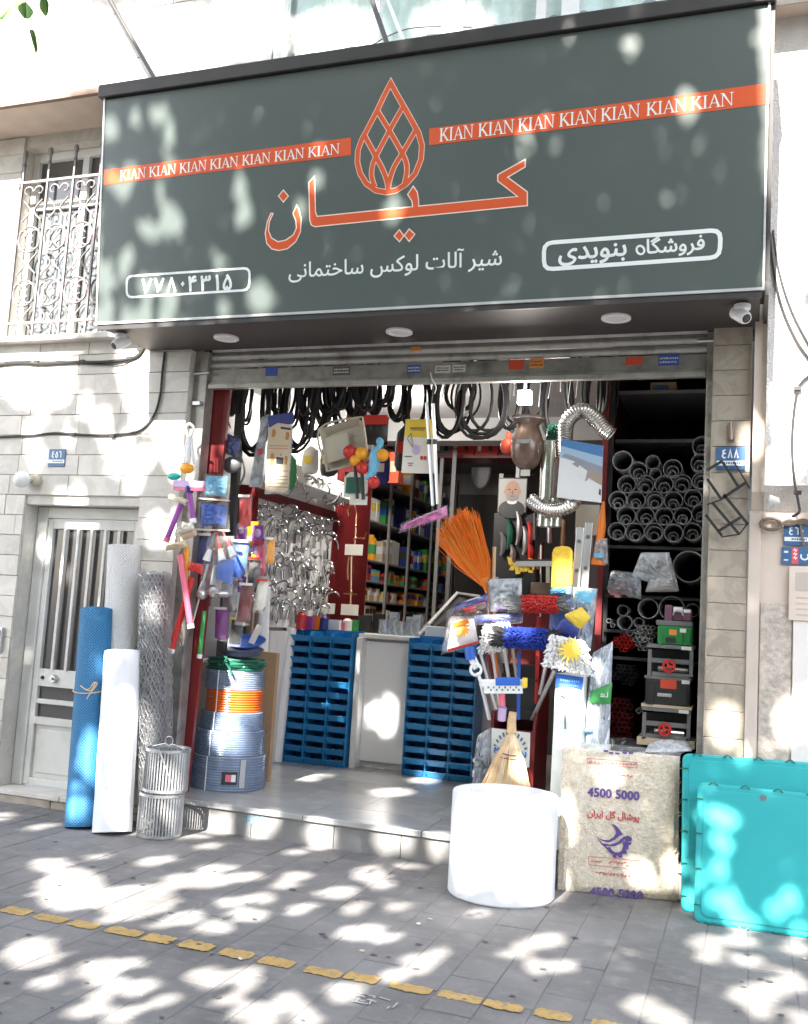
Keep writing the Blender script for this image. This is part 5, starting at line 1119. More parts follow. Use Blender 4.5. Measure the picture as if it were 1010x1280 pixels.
# stack of boxes and stands
YT = .32
def zbox(x0, y0, x1, y1, d, nm, m, parent=None, Y=YT, **k):
    a, b = Zq(x0, y0), Zq(x1, y1); g = fbox(G(), a[0], a[1], b[0], b[1], Y, d)
    return part(parent, nm, g, M[m], **k) if parent is not None else g
def root_at(nm, lab, cat, x0, y1, Y=YT, grp=None): a = P(*Zq(x0, y1), y=Y); return thing(nm, lab, cat, tuple(a), grp)
for (x0, y0, x1, y1, lab) in ((315, 668, 580, 850, 'upper grey drawer stand with a red handwheel under the green case'), (283, 1030, 565, 1205, 'lower grey drawer stand with a red handwheel at the foot of the stack')):
    t = root_at('equipment_stand', lab, 'stand', (x0 + x1) / 2, y1, grp='grey stands in the equipment stack')
    zbox(x0, y0, x1, y0 + 22, .32, 'top_board', 'case_grey', t, smooth=False, bevel=.003); w = 24
    zbox(x0 + 3, y0 + 23, x0 + w, y1, .03, 'leg', 'case_grey', t, smooth=False); zbox(x1 - w, y0 + 23, x1 - 3, y1, .03, 'leg', 'case_grey', t, smooth=False)
    zbox(x0 + 3, y0 + 23, x0 + w, y1, .03, 'leg', 'case_grey', t, Y=YT + .28, smooth=False); zbox(x1 - w, y0 + 23, x1 - 3, y1, .03, 'leg', 'case_grey', t, Y=YT + .28, smooth=False)
    zbox(x0 + w + 1, y0 + 80, x1 - w - 1, y0 + 106, .03, 'cross_bar', 'case_grey', t, smooth=False); zbox(x0 + w, y0 + 30, x1 - w, y1, .01, 'dark_back', 'case_black', t, Y=YT + .25, smooth=False)
    zbox(x0 + w + 2, y1 - 22, x1 - w - 2, y1 - 1, .26, 'lower_tray', 'case_grey', t, smooth=False)
    zbox(x1 - 70, y0 + 10, x1 - 12, y0 + 30, .003, 'white_tag', 'sign_white', t, Y=YT - .004, smooth=False)
    c = P(*Zq((x0 + x1) / 2 - 8, y0 + 122), y=YT - .03); r = .034; g = G().tube(arc(c, r, 0, 2 * pi, 14)[:-1], .009, 6, closed=True)
    for k in range(3): g.tube([c, c + V((r * cos(2.1 * k), 0, r * sin(2.1 * k)))], .007, 5)
    g.tube([c + V((0, -.02, 0)), c + V((0, .1, 0))], .012, 7); part(t, 'red_handwheel', g, M['red'])
    c2 = c + V((.05, .03, -.02)); part(t, 'brass_body', G().tube([c2 + V((-.12, .05, 0)), c2 + V((.06, .05, 0))], .02, 8), M['steel'])
t = root_at('equipment_case', 'black plastic equipment case with an orange label between the grey stands', 'case', 435, 1012, grp='cases in the equipment stack')
zbox(303, 868, 560, 1012, .3, 'body', 'case_black', t, smooth=False, bevel=.008); zbox(298, 850, 566, 868, .32, 'lid', 'case_grey', t, smooth=False, bevel=.004); zbox(390, 866, 482, 918, .004, 'orange_label', 'sticker_red', t, Y=YT - .004, smooth=False); zbox(512, 870, 558, 892, .004, 'white_tag', 'sign_white', t, Y=YT - .004, smooth=False); zbox(372, 945, 455, 965, .02, 'clasp', 'steel', t, Y=YT - .02, smooth=False, bevel=.004)
zbox(318, 900, 350, 1008, .012, 'side_rib', 'case_black', t, Y=YT - .012, smooth=False); zbox(505, 900, 540, 1008, .012, 'side_rib', 'case_black', t, Y=YT - .012, smooth=False)
one('cardboard_sheet', zbox(280, 1013, 570, 1029, .33, '', ''), M['kraft'], 'grey card sheet between the black case and the lower stand', 'card', smooth=False)
t = root_at('equipment_case', 'green equipment case on top of the upper grey stand', 'case', 470, 668, grp='cases in the equipment stack')
zbox(374, 560, 572, 667, .28, 'body', 'case_green', t, smooth=False, bevel=.008); zbox(366, 530, 572, 558, .3, 'lid', 'case_grey', t, smooth=False, bevel=.004); zbox(440, 580, 484, 612, .004, 'orange_label', 'sticker_orange', t, Y=YT - .004, smooth=False); zbox(502, 575, 538, 598, .004, 'white_tag', 'sign_white', t, Y=YT - .004, smooth=False); zbox(418, 625, 476, 655, .01, 'dark_latch', 'case_black', t, Y=YT - .01, smooth=False, bevel=.004)
for xx in (384, 500, 545): zbox(xx, 600, xx + 16, 664, .01, 'side_rib', 'case_green', t, Y=YT - .01, smooth=False)
t = root_at('mauve_device', 'mauve box shaped device with two white labels on the green case', 'device', 490, 530)
zbox(415, 440, 460, 529, .2, 'left_end', 'mauve', t, smooth=False, bevel=.006); zbox(460, 470, 520, 529, .18, 'middle', 'mauve', t, Y=YT + .02, smooth=False, bevel=.006); zbox(520, 462, 566, 529, .2, 'right_end', 'mauve', t, smooth=False, bevel=.006)
g = zbox(465, 452, 518, 480, .004, '', '', Y=YT - .001); part(t, 'white_label', g, M['sign_white'], smooth=False); zbox(523, 466, 563, 484, .003, 'white_label', 'sign_white', t, Y=YT - .003, smooth=False); c = P(*Zq(492, 500), y=YT); part(t, 'handle_ring', G().tube(arc(c, .03, 0, pi, 10), .006, 6), M['steel'])
one('wooden_pallet', zbox(255, 1206, 585, 1250, .36, '', ''), M['kraft'], 'kraft coloured base board under the equipment stack', 'board', smooth=False)
one('black_cloth', pillow(G(), q(95, 1275, .3), q(300, 1262, .3), q(300, 1215, .4), q(100, 1195, .45), .03), M['case_black'], 'black cloth heap beside the base of the equipment stack', 'cloth')
one('floor_film', pillow(G(), q(300, 1280, .1), q(570, 1275, .1), q(560, 1225, .3), q(330, 1225, .3), .03, cr=.5), M['film_white'], 'crumpled clear film lying before the equipment stack', 'film')

# ================================================================== HANGING GOODS UNDER THE SHUTTER
# laminated pack of parts
B = lambda a, b, Y=.30: P(310 + a / 9.143, 500 + b / 9.143, y=Y)
t = thing('laminated_pack', 'tall clear sleeve with a printed cream card hanging at the left', 'pack', tuple(B(350, 1060)), 'hanging clear packs')
part(t, 'sleeve', pillow(G(), B(190, 1075), B(470, 1075), B(525, 170), B(235, 170), .012, n=8, cr=.1), M['film_grey']); part(t, 'blue_header', G().prism([tuple(), ] if False else [(0, 0), (1, 0), (1, 1), (0, 1)], B(235, 310, .293), B(522, 270, .293) - B(235, 310, .293), B(232, 180, .293) - B(235, 310, .293), (0, .003, 0)), M['navy'], smooth=False, fix=True)
cd = [(190, 1050), (420, 1060), (460, 1020), (500, 285), (340, 262), (240, 320)]; o_ = B(190, 1050, .288)
cpl = [((B(*p, .288) - o_).x, (B(*p, .288) - o_).z) for p in cd]; part(t, 'printed_card', G().prism(cpl, o_, (1, 0, 0), (0, 0, 1), (0, .002, 0)), M['kraft'], smooth=False, fix=True)
def patch(t, pts, Y, nm, m): o = P(*pts[0], y=Y); return part(t, nm, G().prism([((P(*p, y=Y) - o).x, (P(*p, y=Y) - o).z) for p in pts], o, (1, 0, 0), (0, 0, 1), (0, .0012, 0)), M[m], smooth=False, fix=True)
BB = lambda a, b: (310 + a / 9.143, 500 + b / 9.143)
D('rust_print', (.45, .20, .06), .6)
for x0, y0, x1, y1 in ((268, 335, 318, 420), (425, 365, 472, 450), (250, 610, 300, 740), (415, 640, 452, 730)): patch(t, [BB(x0, y1), BB((x0 + x1) / 2 + 8, y1 + 8), BB(x1, (y0 + y1) / 2), BB(x1 - 5, y0), BB(x0 + 10, y0)], .286, 'brown_figure', 'rust_print')
patch(t, [BB(320, 730), BB(400, 735), BB(405, 660), BB(325, 650)], .286, 'dark_figure', 'ink_black')
for y in (515, 545, 800, 860, 900, 940, 985): patch(t, [BB(225, y + 8), BB(455, y + 16), BB(456, y + 8), BB(226, y)], .286, 'print_line', 'rust_print' if y < 600 else 'case_grey')
patch(t, [BB(372, 328), BB(488, 345), BB(489, 322), BB(374, 305)], .286, 'print_line', 'ink_black')
t = thing('laminated_pack', 'brown tinted clear sleeve hanging tilted behind the cream card', 'pack', tuple(B(90, 1000)), 'hanging clear packs')
part(t, 'sleeve', pillow(G(), B(10, 990, .34), B(160, 1000, .36), B(235, 160, .36), B(150, 200, .34), .012, n=8, cr=.1), M['film_grey']); part(t, 'brown_insert', pillow(G(), B(30, 960, .35), B(150, 970, .37), B(225, 200, .37), B(160, 230, .35), .006, n=4), mat('brown_insert', (.26, .13, .10), .4, var=.2, vs=14)); patch(t, [BB(110, 640), BB(160, 620), BB(165, 550), BB(115, 560)], .335, 'red_figure', 'red')
# dark blue bag and grey helmet-like float
A = lambda a, b, Y=.32: P(220 + a / 6.3125, 440 + b / 6.3125, y=Y)
t = thing('blue_bag', 'dark blue goods in a shiny bag hanging beside the red board', 'bag', tuple(A(420, 800)))
part(t, 'bundle', pillow(G(), A(340, 790), A(480, 830), A(510, 690), A(340, 610), .05, cr=.4), M['navy']); part(t, 'film', pillow(G(), A(330, 810), A(490, 850), A(520, 690), A(380, 580), .065, cr=.5), M['film']); part(t, 'cord', G().tube(crom([A(400, 600), A(360, 470), A(400, 380)], 5), .005, 5).tube(crom([A(430, 600), A(400, 500), A(385, 390)], 5), .006, 5), M['red'])
one('dark_float', G().ball(A(440, 890), .075, 14, 8, sq=(1, .5, .85)).tube(crom([A(460, 770), A(520, 850), A(540, 960), A(500, 1050)], 5), .008, 6), M['case_grey'], 'dull grey rounded float hanging under the dark blue bag', 'float')
# beige basket tray
K = lambda a, b, Y=.42: P(360 + a / 5.05, 460 + b / 5.05, y=Y)
t = thing('basket_tray', 'beige square basket tray hanging tilted under the black hoses', 'tray', tuple(K(340, 640)))
oc = [K(195, 385), K(440, 312), K(475, 345), K(500, 545), K(480, 585), K(270, 645), K(240, 620)]; ctr = sum(oc, V((0, 0, 0))) / len(oc)
ins = [ctr + (p - ctr) * .78 + V((0, .07, 0)) for p in oc]; g = G().grid([oc, [ctr + (p - ctr) * .985 + V((0, .01, 0)) for p in oc], ins], 0, True); g.face(ins); part(t, 'shell', g, M['beige'], smooth=False, fix=False)
part(t, 'rim', G().tube(crom(oc, 4, True), .008, 6, closed=True), M['beige'])
g = G()
for k in range(1, 4): f = k / 4; g.tube([ins[0] * (1 - f) + ins[1] * f, ins[5] * (1 - f) + ins[4] * f], .004, 5).tube([ins[0] * (1 - f) + ins[6] * f, ins[2] * (1 - f) + ins[3] * f], .004, 5)
part(t, 'rib', g, M['beige']); part(t, 'inner_tray', G().prism([((K(a, b, .44) - K(225, 440, .44)).x, (K(a, b, .44) - K(225, 440, .44)).z) for a, b in ((225, 440), (375, 400), (395, 560), (240, 605))], K(225, 440, .44), (1, 0, 0), (0, 0, 1), (0, .02, 0)), M['beige'], smooth=False, fix=True, bevel=.006)
# ball toys on black sticks
def rattle(c, rad, stick, m, lab):
    c = V(c); t = thing('ball_wand', lab, 'toy', tuple(c), 'coloured ball wands')
    part(t, 'ball', G().ball(c, rad, 16, 10), M[m])
    if stick is not None: part(t, 'stick', G().tube([c + V((0, .0, -rad * .8)), stick], .013, 7), M['ink_black'])
rattle(K(393, 530, .36), .052, None, 'red', 'red ball hanging in front of the beige tray, the leftmost ball'); rattle(K(465, 543, .36), .050, K(475, 830, .37), 'amber', 'orange ball on a long black stick in front of the beige tray'); rattle(K(425, 585, .35), .042, K(437, 825, .36), 'amber', 'lower orange ball on a black stick in front of the beige tray')
rattle(K(470, 632, .34), .046, None, 'red', 'red ball below the orange balls'); rattle(K(597, 550, .36), .046, None, 'amber', 'orange ball right of the light blue strap'); rattle(K(542, 722, .36), .044, None, 'red', 'lowest red ball at the end of the light blue strap')
one('blue_strap', G().tube(crom([K(575, 440, .36), K(580, 490, .36), K(550, 530, .36), K(545, 600, .36), K(520, 680, .36), K(490, 700, .36)], 5), [.01, .02, .028, .03, .025, .02, .02, .022, .025, .03, .035, .038, .04, .042, .042, .04, .04, .038, .036, .03, .028, .025, .02, .016, .012, .01][:26], 8), M['sky_blue'], 'light blue twisted strap hanging among the ball wands', 'strap')
a, b, c, e = fr(437, 620, 459, 631, .40); one('white_card', G().box((a, .40, b), (c, .405, e)), M['paper'], 'white card behind the black sticks of the ball wands', 'card', bevel=.001)
a, b, c, e = fr(430, 590, 460, 622, .44); t = one('green_printed_card', pillow(G(), (a, .44, b), (c, .44, b), (c, .44, e), (a, .44, e), .006, n=5), M['paper'], 'pale card with green print behind the ball wands', 'card'); part(t, 'green_print', G().box((a + .02, .428, b + .03), (c - .05, .430, e - .04)), M['dark_green'], smooth=False)
# red bag top and dark bag
a, b, c, e = fr(457, 522, 485, 556, .6); t = thing('dark_bag', 'dark bag with a red top hanging behind the ball wands', 'bag', ((a + c) / 2, .6, b)); part(t, 'bag', pillow(G(), (a, .6, b), (c, .6, b), (c, .6, e), (a, .6, e), .04, n=6), M['case_black']); part(t, 'red_header', G().box((a, .555, e - .06), (c, .575, e + .01)), M['red'], smooth=False)
t = thing('carton_stack', 'orange red cartons with white labels on the high shelf beside the ball wands', 'cartons', tuple(K(630, 740, 3.6)))
D('carton_orange', (.50, .08, .03), .5)
for x0, y0, x1, y1, m in ((635, 530, 700, 725, 'carton_orange'), (560, 585, 632, 650, 'white_plastic'), (560, 655, 632, 715, 'white_plastic')):
    a, b, c, e = fr(360 + x0 / 5.05, 460 + y0 / 5.05, 360 + x1 / 5.05, 460 + y1 / 5.05, 3.7); cc = part(t, 'carton', G().box((a, 3.7, b), (c, 3.85, e)), M[m], smooth=False); part(cc, 'label_patch', G().box((a + .02, 3.696, b + (e - b) * .35), (c - .03, 3.7, b + (e - b) * .7)), M['red' if m != 'carton_orange' else 'kraft'], smooth=False)
# yellow apron bag
ap = [(745, 325), (905, 325), (935, 665), (715, 662)]; t = thing('yellow_apron_bag', 'yellow and cream printed cloth bag hanging in the middle', 'bag', tuple(K(820, 662, .34)))
kk = lambda *p: (360 + p[0] / 5.05, 460 + p[1] / 5.05)
part(t, 'cream_body', pillow(G(), K(715, 662, .34), K(935, 668, .34), K(917, 440, .34), K(733, 430, .34), .012, n=8, cr=.3), M['paper']); part(t, 'yellow_top', pillow(G(), K(733, 432, .34), K(917, 442, .34), K(905, 325, .34), K(745, 322, .34), .012, n=8, cr=.3), M['yellow'])
g = G(); 
for s in (-1, 1): g.tube(crom([K(790, 500, .322), K(770 + 14 * s, 450, .322), K(776, 410, .322)], 4), .003, 4)
part(t, 'drawn_cord', g, M['case_grey']); patch(t, [kk(785, 530), kk(810, 548), kk(832, 530), kk(828, 495), kk(806, 482), kk(790, 495)], .322, 'lilac_drop', 'lilac')
for x in (835, 856): patch(t, [kk(x, 578), kk(x + 16, 578), kk(x + 16, 556), kk(x, 556)], .322, 'red_square', 'red')
for y, x0, x1, m in ((555, 735, 782, 'case_grey'), (598, 755, 790, 'rust_print'), (612, 758, 785, 'rust_print'), (376, 770, 870, 'ink_black'), (388, 775, 860, 'rust_print')): patch(t, [kk(x0, y + 6), kk(x1, y + 6), kk(x1, y), kk(x0, y)], .320, 'print_line', m)
# two aluminium poles with a pink wrapper
for k, (a, b) in enumerate((((875, 220), (915, 870)), ((915, 225), (945, 860)))):
    t = thing('telescopic_pole', ['left of two white aluminium poles hanging in front of the yellow bag', 'right of two white aluminium poles hanging in front of the yellow bag'][k], 'pole', tuple(K(*b, .28)), 'white hanging poles'); part(t, 'tube', G().tube([K(*a, .28), K(*b, .28)], .012, 8), M['alu']); m_ = K(*a, .28) * .62 + K(*b, .28) * .38; part(t, 'clamp', G().tube([m_ + V((0, 0, .015)), m_ - V((0, 0, .02))], .017, 8), M['case_black'])
w = lambda a, b, Y=.27: P(440 + a / 3.607, 420 + b / 3.607, y=Y)
t = thing('pink_wrapped_head', 'pink and white wrapped mop head at the foot of the hanging poles', 'mop', tuple(w(320, 840))); part(t, 'wrapper', pillow(G(), w(215, 880), w(430, 815), w(425, 765), w(230, 850), .03, cr=.4), mat('pink_print', (.62, .16, .42), .35, var=.5, vs=24)); part(t, 'film', pillow(G(), w(210, 890), w(435, 820), w(430, 760), w(220, 845), .036, cr=.5), M['film'])
# brown pot
qc = P(659, 555, y=.42); s = mpp(qc)
t = thing('hanging_pot', 'glossy brown clay pot with a wide rim hanging under the hoses', 'pot', (qc.x, .42, qc.z - 32 * s))
prof = [(.001, -32), (9, -31), (14, -27), (18, -20), (20.5, -8), (20, 4), (17, 14), (14.5, 20), (14, 24), (17, 28), (21, 32), (21.5, 34), (20.5, 34), (16, 29), (12, 24), (11, 10)]
part(t, 'body', G().lathe([(r * s, z * s) for r, z in prof], 28, (qc.x, .42, qc.z)), M['pot_brown']); part(t, 'rim_band', G().tube(arc((qc.x, .42, qc.z + 31 * s), 20.6 * s, 0, 2 * pi, 24, (1, 0, 0), (0, 1, 0))[:-1], .006, 6, closed=True), M['galv']); part(t, 'label_patch', G().box((qc.x - 9 * s, .42 - 20.9 * s, qc.z - 3 * s), (qc.x + 9 * s, .42 - 20.4 * s, qc.z + 2 * s)), M['galv'], smooth=False); part(t, 'price_tag', G().box((qc.x - 6 * s, .40, qc.z - 41 * s), (qc.x + 6 * s, .405, qc.z - 33 * s)), M['paper'], smooth=False)
qc = P(635, 557, y=.5); s = mpp(qc); one('orange_float', G().lathe([(.001, -11), (6, -10), (9.5, -4), (9.5, 2), (7, 7), (3, 10), (2.5, 20), (.001, 22)] and [(r * s, z * s) for r, z in ((.001, -11), (6, -10), (9.5, -4), (9.5, 2), (7, 7), (3, 10), (2.5, 17), (.001, 18))], 18, qc), M['sticker_red'], 'orange red round float hanging left of the brown pot', 'float')
qc = P(695, 541, y=.6); one('teal_bag', pillow(G(), qc + V((-.07, 0, -.05)), qc + V((.07, 0, -.05)), qc + V((.07, 0, .07)), qc + V((-.06, 0, .06)), .04, cr=.4), M['dark_green'], 'dark teal wrapped bundle between the pot and the flexible duct', 'bag')
# ducts
def flex(pts, r, lab, nm='flexible_duct'):
    c = crom(pts, 16); L = [0]
    for i in range(1, len(c)): L.append(L[-1] + (c[i] - c[i - 1]).length)
    rr = []; out = []
    n = int(L[-1] / .009)
    for i in range(n + 1):
        d = L[-1] * i / n; k = max(j for j in range(len(L)) if L[j] <= d + 1e-9); k = min(k, len(c) - 2); f = (d - L[k]) / max(1e-6, L[k + 1] - L[k]); out.append(c[k].lerp(c[k + 1], f)); rr.append(r * (1.0 if i % 2 else .90))
    return one(nm, G().tube(out, rr, 16, caps=False), M['duct'], lab, 'duct', 'silver ducts')
E4 = lambda a, b, Y=.34: P(540 + a / 4.208, 460 + b / 4.208, y=Y)
flex([E4(705, 470, .42), E4(700, 370, .38), E4(715, 275), E4(790, 222), E4(860, 265), E4(905, 320), E4(940, 350)], .055, 'arched flexible silver duct above the landscape picture')
flex([E4(512, 690), E4(580, 735), E4(660, 745), E4(735, 715), E4(765, 660, .38)], .052, 'sagging flexible silver duct across the upright ducts')
for k, (a, b, r) in enumerate(((E4(625, 390, .46), E4(610, 700, .46), .062), (E4(595, 700, .42), E4(585, 835, .42), .046), (E4(655, 690, .44), E4(645, 835, .44), .046))):
    g = G().tube([a, b], r, 20, caps=False)
    for f in np.linspace(.05, .95, 5): c = a.lerp(b, f); g.tube([c, c + (b - a).normalized() * .006], r + .003, 20)
    one('straight_duct', g, M['duct'], ['long shiny straight duct standing behind the landscape picture', 'left of two short duct ends below the sagging duct', 'right of two short duct ends below the sagging duct'][k], 'duct', 'silver ducts')
# landscape picture
cs = [E4(655, 680, .26), E4(890, 708, .26), E4(900, 410, .26), E4(680, 372, .26)]
t = thing('landscape_picture', 'glossy landscape picture of a snowy plain with a blue sky', 'picture', tuple(cs[0]))
uu, vv = (cs[1] - cs[0]), (cs[3] - cs[0]); tr = lambda x, y, k=0: cs[0] * (1 - x) * (1 - y) + cs[1] * x * (1 - y) + cs[2] * x * y + cs[3] * (1 - x) * y + V((0, -.001 * k, 0))
g = G().face([tr(0, 0), tr(1, 0), tr(1, 1), tr(0, 1)]); [g.face([tr(*p) + V((0, .008, 0)) for p in ((0, 0), (0, 1), (1, 1), (1, 0))])]; part(t, 'board', g, M['white_plastic'], smooth=False)
def tp(nm, pts, k, m): part(t, nm, G().face([tr(*p, k) for p in pts]), M[m], smooth=False)
D('pic_sky_pale', (.40, .55, .72), .3); D('pic_sky', (.10, .25, .52), .3); D('pic_hill', (.32, .33, .38), .4); D('pic_rock', (.42, .32, .26), .4); D('pic_snow', (.70, .72, .76), .4)
tp('pale_sky', [(0, .68), (1, .60), (1, .82), (0, .90)], 1, 'pic_sky_pale'); tp('blue_sky', [(0, .88), (1, .80), (1, 1), (0, 1)], 1.5, 'pic_sky')
tp('hills', [(.05, .70), (.3, .66), (.7, .58), (1, .56), (1, .63), (.8, .66), (.55, .70), (.3, .74), (.12, .76)], 2, 'pic_hill'); tp('ridge', [(.3, .60), (.6, .50), (1, .44), (1, .58), (.7, .60), (.4, .66)], 2.5, 'pic_hill'); tp('rock_slope', [(.66, .42), (1, .30), (1, .50), (.72, .54)], 3, 'pic_rock'); tp('block', [(.42, .40), (.62, .33), (.66, .52), (.46, .60)], 3.5, 'white_paint'); tp('block_shade', [(.62, .33), (.68, .36), (.70, .54), (.66, .52)], 3.5, 'pic_hill'); tp('dark_spot', [(.94, .14), (.985, .12), (.985, .22), (.95, .24)], 3, 'ink_black')
# left cluster: brushes, squeegees and handles on the jamb
N = lambda a, b, Y=-.10: P(190 + a / 4.2667, 520 + b / 4.2667, y=Y)
t = thing('scrub_brush', 'white looped scrub brush with an orange head hanging at the left jamb', 'brush', tuple(N(185, 320)))
part(t, 'handle', G().tube(crom([N(200, 40), N(180, 60), N(188, 100), N(200, 110), N(215, 95), N(222, 60), N(200, 40)], 4), .009, 6).tube([N(195, 108), N(165, 250)], .014, 7).tube([N(208, 108), N(222, 255)], .012, 7).tube([N(202, 110), N(190, 250)], .02, 7), M['white_plastic']); part(t, 'orange_head', G().ball(N(185, 280), .05, 16, 8, sq=(1.15, .6, .75)), M['amber'])
one('teal_disc', G().ball(N(118, 322), .045, 16, 8, sq=(1.2, .5, .62)), M['teal'], 'glossy teal oval scourer beside the orange brush head', 'scourer')
def stick(a, b, r, m, lab, tip=None, Y=-.10, head=None):
    t = thing('mop_handle', lab, 'handle', tuple(N(*b, Y)), 'coloured handles hanging at the left jamb'); A_, B_ = N(*a, Y), N(*b, Y)
    part(t, 'shaft', G().tube([A_, B_], r, 9), M[m]); d = (B_ - A_).normalized()
    if tip: part(t, 'end_cap', G().tube([B_, B_ + d * .03], r * 1.15, 9), M[tip])
    if head: part(t, 'wrapped_head', pillow(G(), *[N(*p, Y - .03) for p in head[1]], .03, cr=.3), M[head[0]])
    return t
t = thing('squeegee', 'pink squeegee with a purple handle hanging below the orange brush', 'squeegee', tuple(N(220, 560)))
part(t, 'blade', G().beam(N(118, 360, -.14), N(280, 368, -.14), .05, .03), M['lilac'], smooth=False, bevel=.005); part(t, 'rubber_lip', G().beam(N(118, 382, -.14), N(280, 388, -.14), .035, .022), M['pink'], smooth=False); part(t, 'handle', G().tube([N(198, 400, -.13), N(220, 560, -.13)], .02, 9), M['purple']); part(t, 'end_cap', G().tube([N(218, 548, -.13), N(221, 572, -.13)], .024, 9), M['white_plastic']); part(t, 'neck', G().tube([N(200, 375, -.13), N(198, 410, -.13)], .03, 8), M['navy'])
stick((155, 470), (82, 650), .02, 'purple', 'purple handle slanting left below the pink squeegee', 'pink'); stick((150, 740), (205, 1110), .022, 'pink', 'long pink handle slanting right at the left jamb', 'white_plastic', head=('kraft', [(70, 720), (190, 700), (180, 660), (75, 690)])); stick((185, 690), (180, 880), .02, 'amber', 'orange handle behind the long pink handle', None, -.07); stick((215, 860), (105, 1240), .022, 'red', 'long red handle slanting left down to the mesh roll', 'white_plastic', -.06, head=('red', [(190, 820), (270, 850), (270, 790), (205, 780)]))
stick((300, 780), (215, 1110), .008, 'steel', 'thin steel handle behind the brushes', None, .02); stick((280, 1040), (255, 1270), .016, 'green', 'green handle standing behind the hose stack', 'white_plastic', .1)
one('wrapped_roller', pillow(G(), N(120, 640, -.16), N(230, 600, -.16), N(205, 565, -.16), N(125, 605, -.16), .035, cr=.3), M['paper'], 'white labelled roller sleeve hanging across the purple handles', 'roller', 'wrapped rollers at the left jamb'); one('wrapped_roller', G().tube([N(165, 640, -.12), N(228, 618, -.12)], .03, 10), M['kraft'], 'buff roller end beside the white labelled sleeve', 'roller', 'wrapped rollers at the left jamb'); one('grey_hook_brush', G().tube(crom([N(95, 430), N(130, 440), N(190, 465)], 4), [.022] * 9, 8), M['beige'], 'beige brush head left of the pink squeegee', 'brush')
# blue scourer packs
for k, (c, lab) in enumerate(((((250, 440), (412, 452), (420, 310), (280, 305)), 'upper clear pack of bright blue scourers hanging on the red board'), (((238, 605), (415, 612), (412, 465), (250, 450)), 'lower clear pack of dark blue scourers hanging on the red board'))):
    t = thing('scourer_pack', lab, 'pack', tuple(N(330, c[0][1], .05)), 'blue scourer packs'); part(t, 'scourers', pillow(G(), *[N(*p, .07) for p in ((c[0][0] + 22, c[0][1] - 22), (c[1][0] - 22, c[1][1] - 22), (c[2][0] - 14, c[2][1] + 12), (c[3][0] + 14, c[3][1] + 12))], .05, cr=.4), M['sky_blue' if k == 0 else 'blue']); part(t, 'bag', pillow(G(), *[N(*p, .06) for p in c], .06, cr=.35), M['film']); part(t, 'cardboard_strip', G().beam(N(c[0][0], c[0][1], .02), N(c[1][0], c[1][1], .02), .012, .02), M['beige'], smooth=False)
one('red_hook', G().tube([N(340, 300, .03), N(342, 225, .03)], .016, 8), M['red'], 'red hook handle over the upper scourer pack', 'hook')
t = thing('brush_bunch', 'bunch of paint brushes with red and white tips hanging below the scourers', 'brushes', tuple(N(330, 960, .02)))
for k, (a, b, m) in enumerate((((340, 620), (290, 770), 'strand_white'), ((345, 620), (375, 770), 'strand_white'), ((380, 620), (435, 750), 'strand_white'), ((330, 620), (300, 790), 'ink_black'), ((350, 640), (330, 900), 'steel'), ((300, 780), (260, 950), 'steel'))):
    A_, B_ = N(*a, .0 + .01 * k), N(*b, .0 + .01 * k); part(t, 'handle', G().tube([A_, A_.lerp(B_, .6)], [.006, .014], 7), M['red' if k in (1, 2) else 'case_grey']); part(t, 'bristles', G().tube([A_.lerp(B_, .6), B_], [.016, .03], 8), M[m])
part(t, 'blue_card', pillow(G(), N(340, 870, .03), N(430, 905, .03), N(440, 770, .03), N(350, 750, .03), .015), M['blue']); part(t, 'film', pillow(G(), N(240, 960, .0), N(430, 950, .0), N(440, 640, .0), N(300, 640, .0), .05, cr=.5), M['film']); part(t, 'steel_heads', G().ball(N(265, 950, .0), .04, 10, 6).ball(N(385, 950, .0), .045, 10, 6, sq=(1.4, 1, .6)).ball(N(330, 940, .01), .04, 8, 5), M['steel'])
# purple packs in two columns
k = 0
for col, (xa, xb) in enumerate(((455, 498), (535, 592))):
    for r in range(4):
        y0 = 570 + r * 95 + col * 12; k += 1
        if r * 95 + y0 > 1230 or (col == 1 and r > 1): continue
        t = thing('purple_pack', '%s purple blister pack in the %s column beside the tap board' % (['topmost', 'second', 'third', 'lowest'][r], ['left', 'right'][col]), 'pack', tuple(N((xa + xb) / 2, y0 + 86, .35)), 'purple blister packs')
        a, b, c, e = fr(190 + xa / 4.2667, 520 + y0 / 4.2667, 190 + xb / 4.2667, 520 + (y0 + 86) / 4.2667, .35); part(t, 'card', G().box((a, .35, b), (c, .356, e)), M['purple'], smooth=False); part(t, 'blister', G().ball(((a + c) / 2, .345, (b + e) / 2), (c - a) * .36, 10, 6, sq=(1, .4, 1.1)), M['lilac'])
        if r == 1: part(t, 'yellow_strip', G().box((a, .345, b), (c, .349, b + (e - b) * .28)), M['yellow'], smooth=False)
lp = [(256, 690, 16, 40, 'navy'), (272, 705, 18, 34, 'pink'), (300, 700, 20, 44, 'blue'), (318, 720, 14, 40, 'case_black'), (262, 740, 14, 36, 'case_grey'), (287, 745, 18, 40, 'steel'), (308, 755, 16, 46, 'dark_red'), (328, 745, 14, 36, 'paper'), (250, 770, 12, 40, 'red'), (296, 790, 14, 30, 'case_black'), (276, 780, 16, 36, 'purple'), (325, 700, 12, 40, 'pink'), (306, 640, 14, 36, 'red'), (262, 655, 10, 26, 'white_plastic'), (338, 690, 10, 30, 'amber'), (252, 640, 10, 30, 'teal')]
lw = ['beside the scourers', 'under the lower scourer pack', 'left of the purple packs', 'right of the blue brush card', 'low beside the red board', 'among the brush heads', 'above the brown film roll', 'above the white film roll', 'lowest on the red board', 'over the cardboard pack', 'over the hose stack', 'between the purple columns', 'beside the upper purple packs', 'on the edge of the red board', 'beside the tap board edge', 'beside the upper scourer pack']
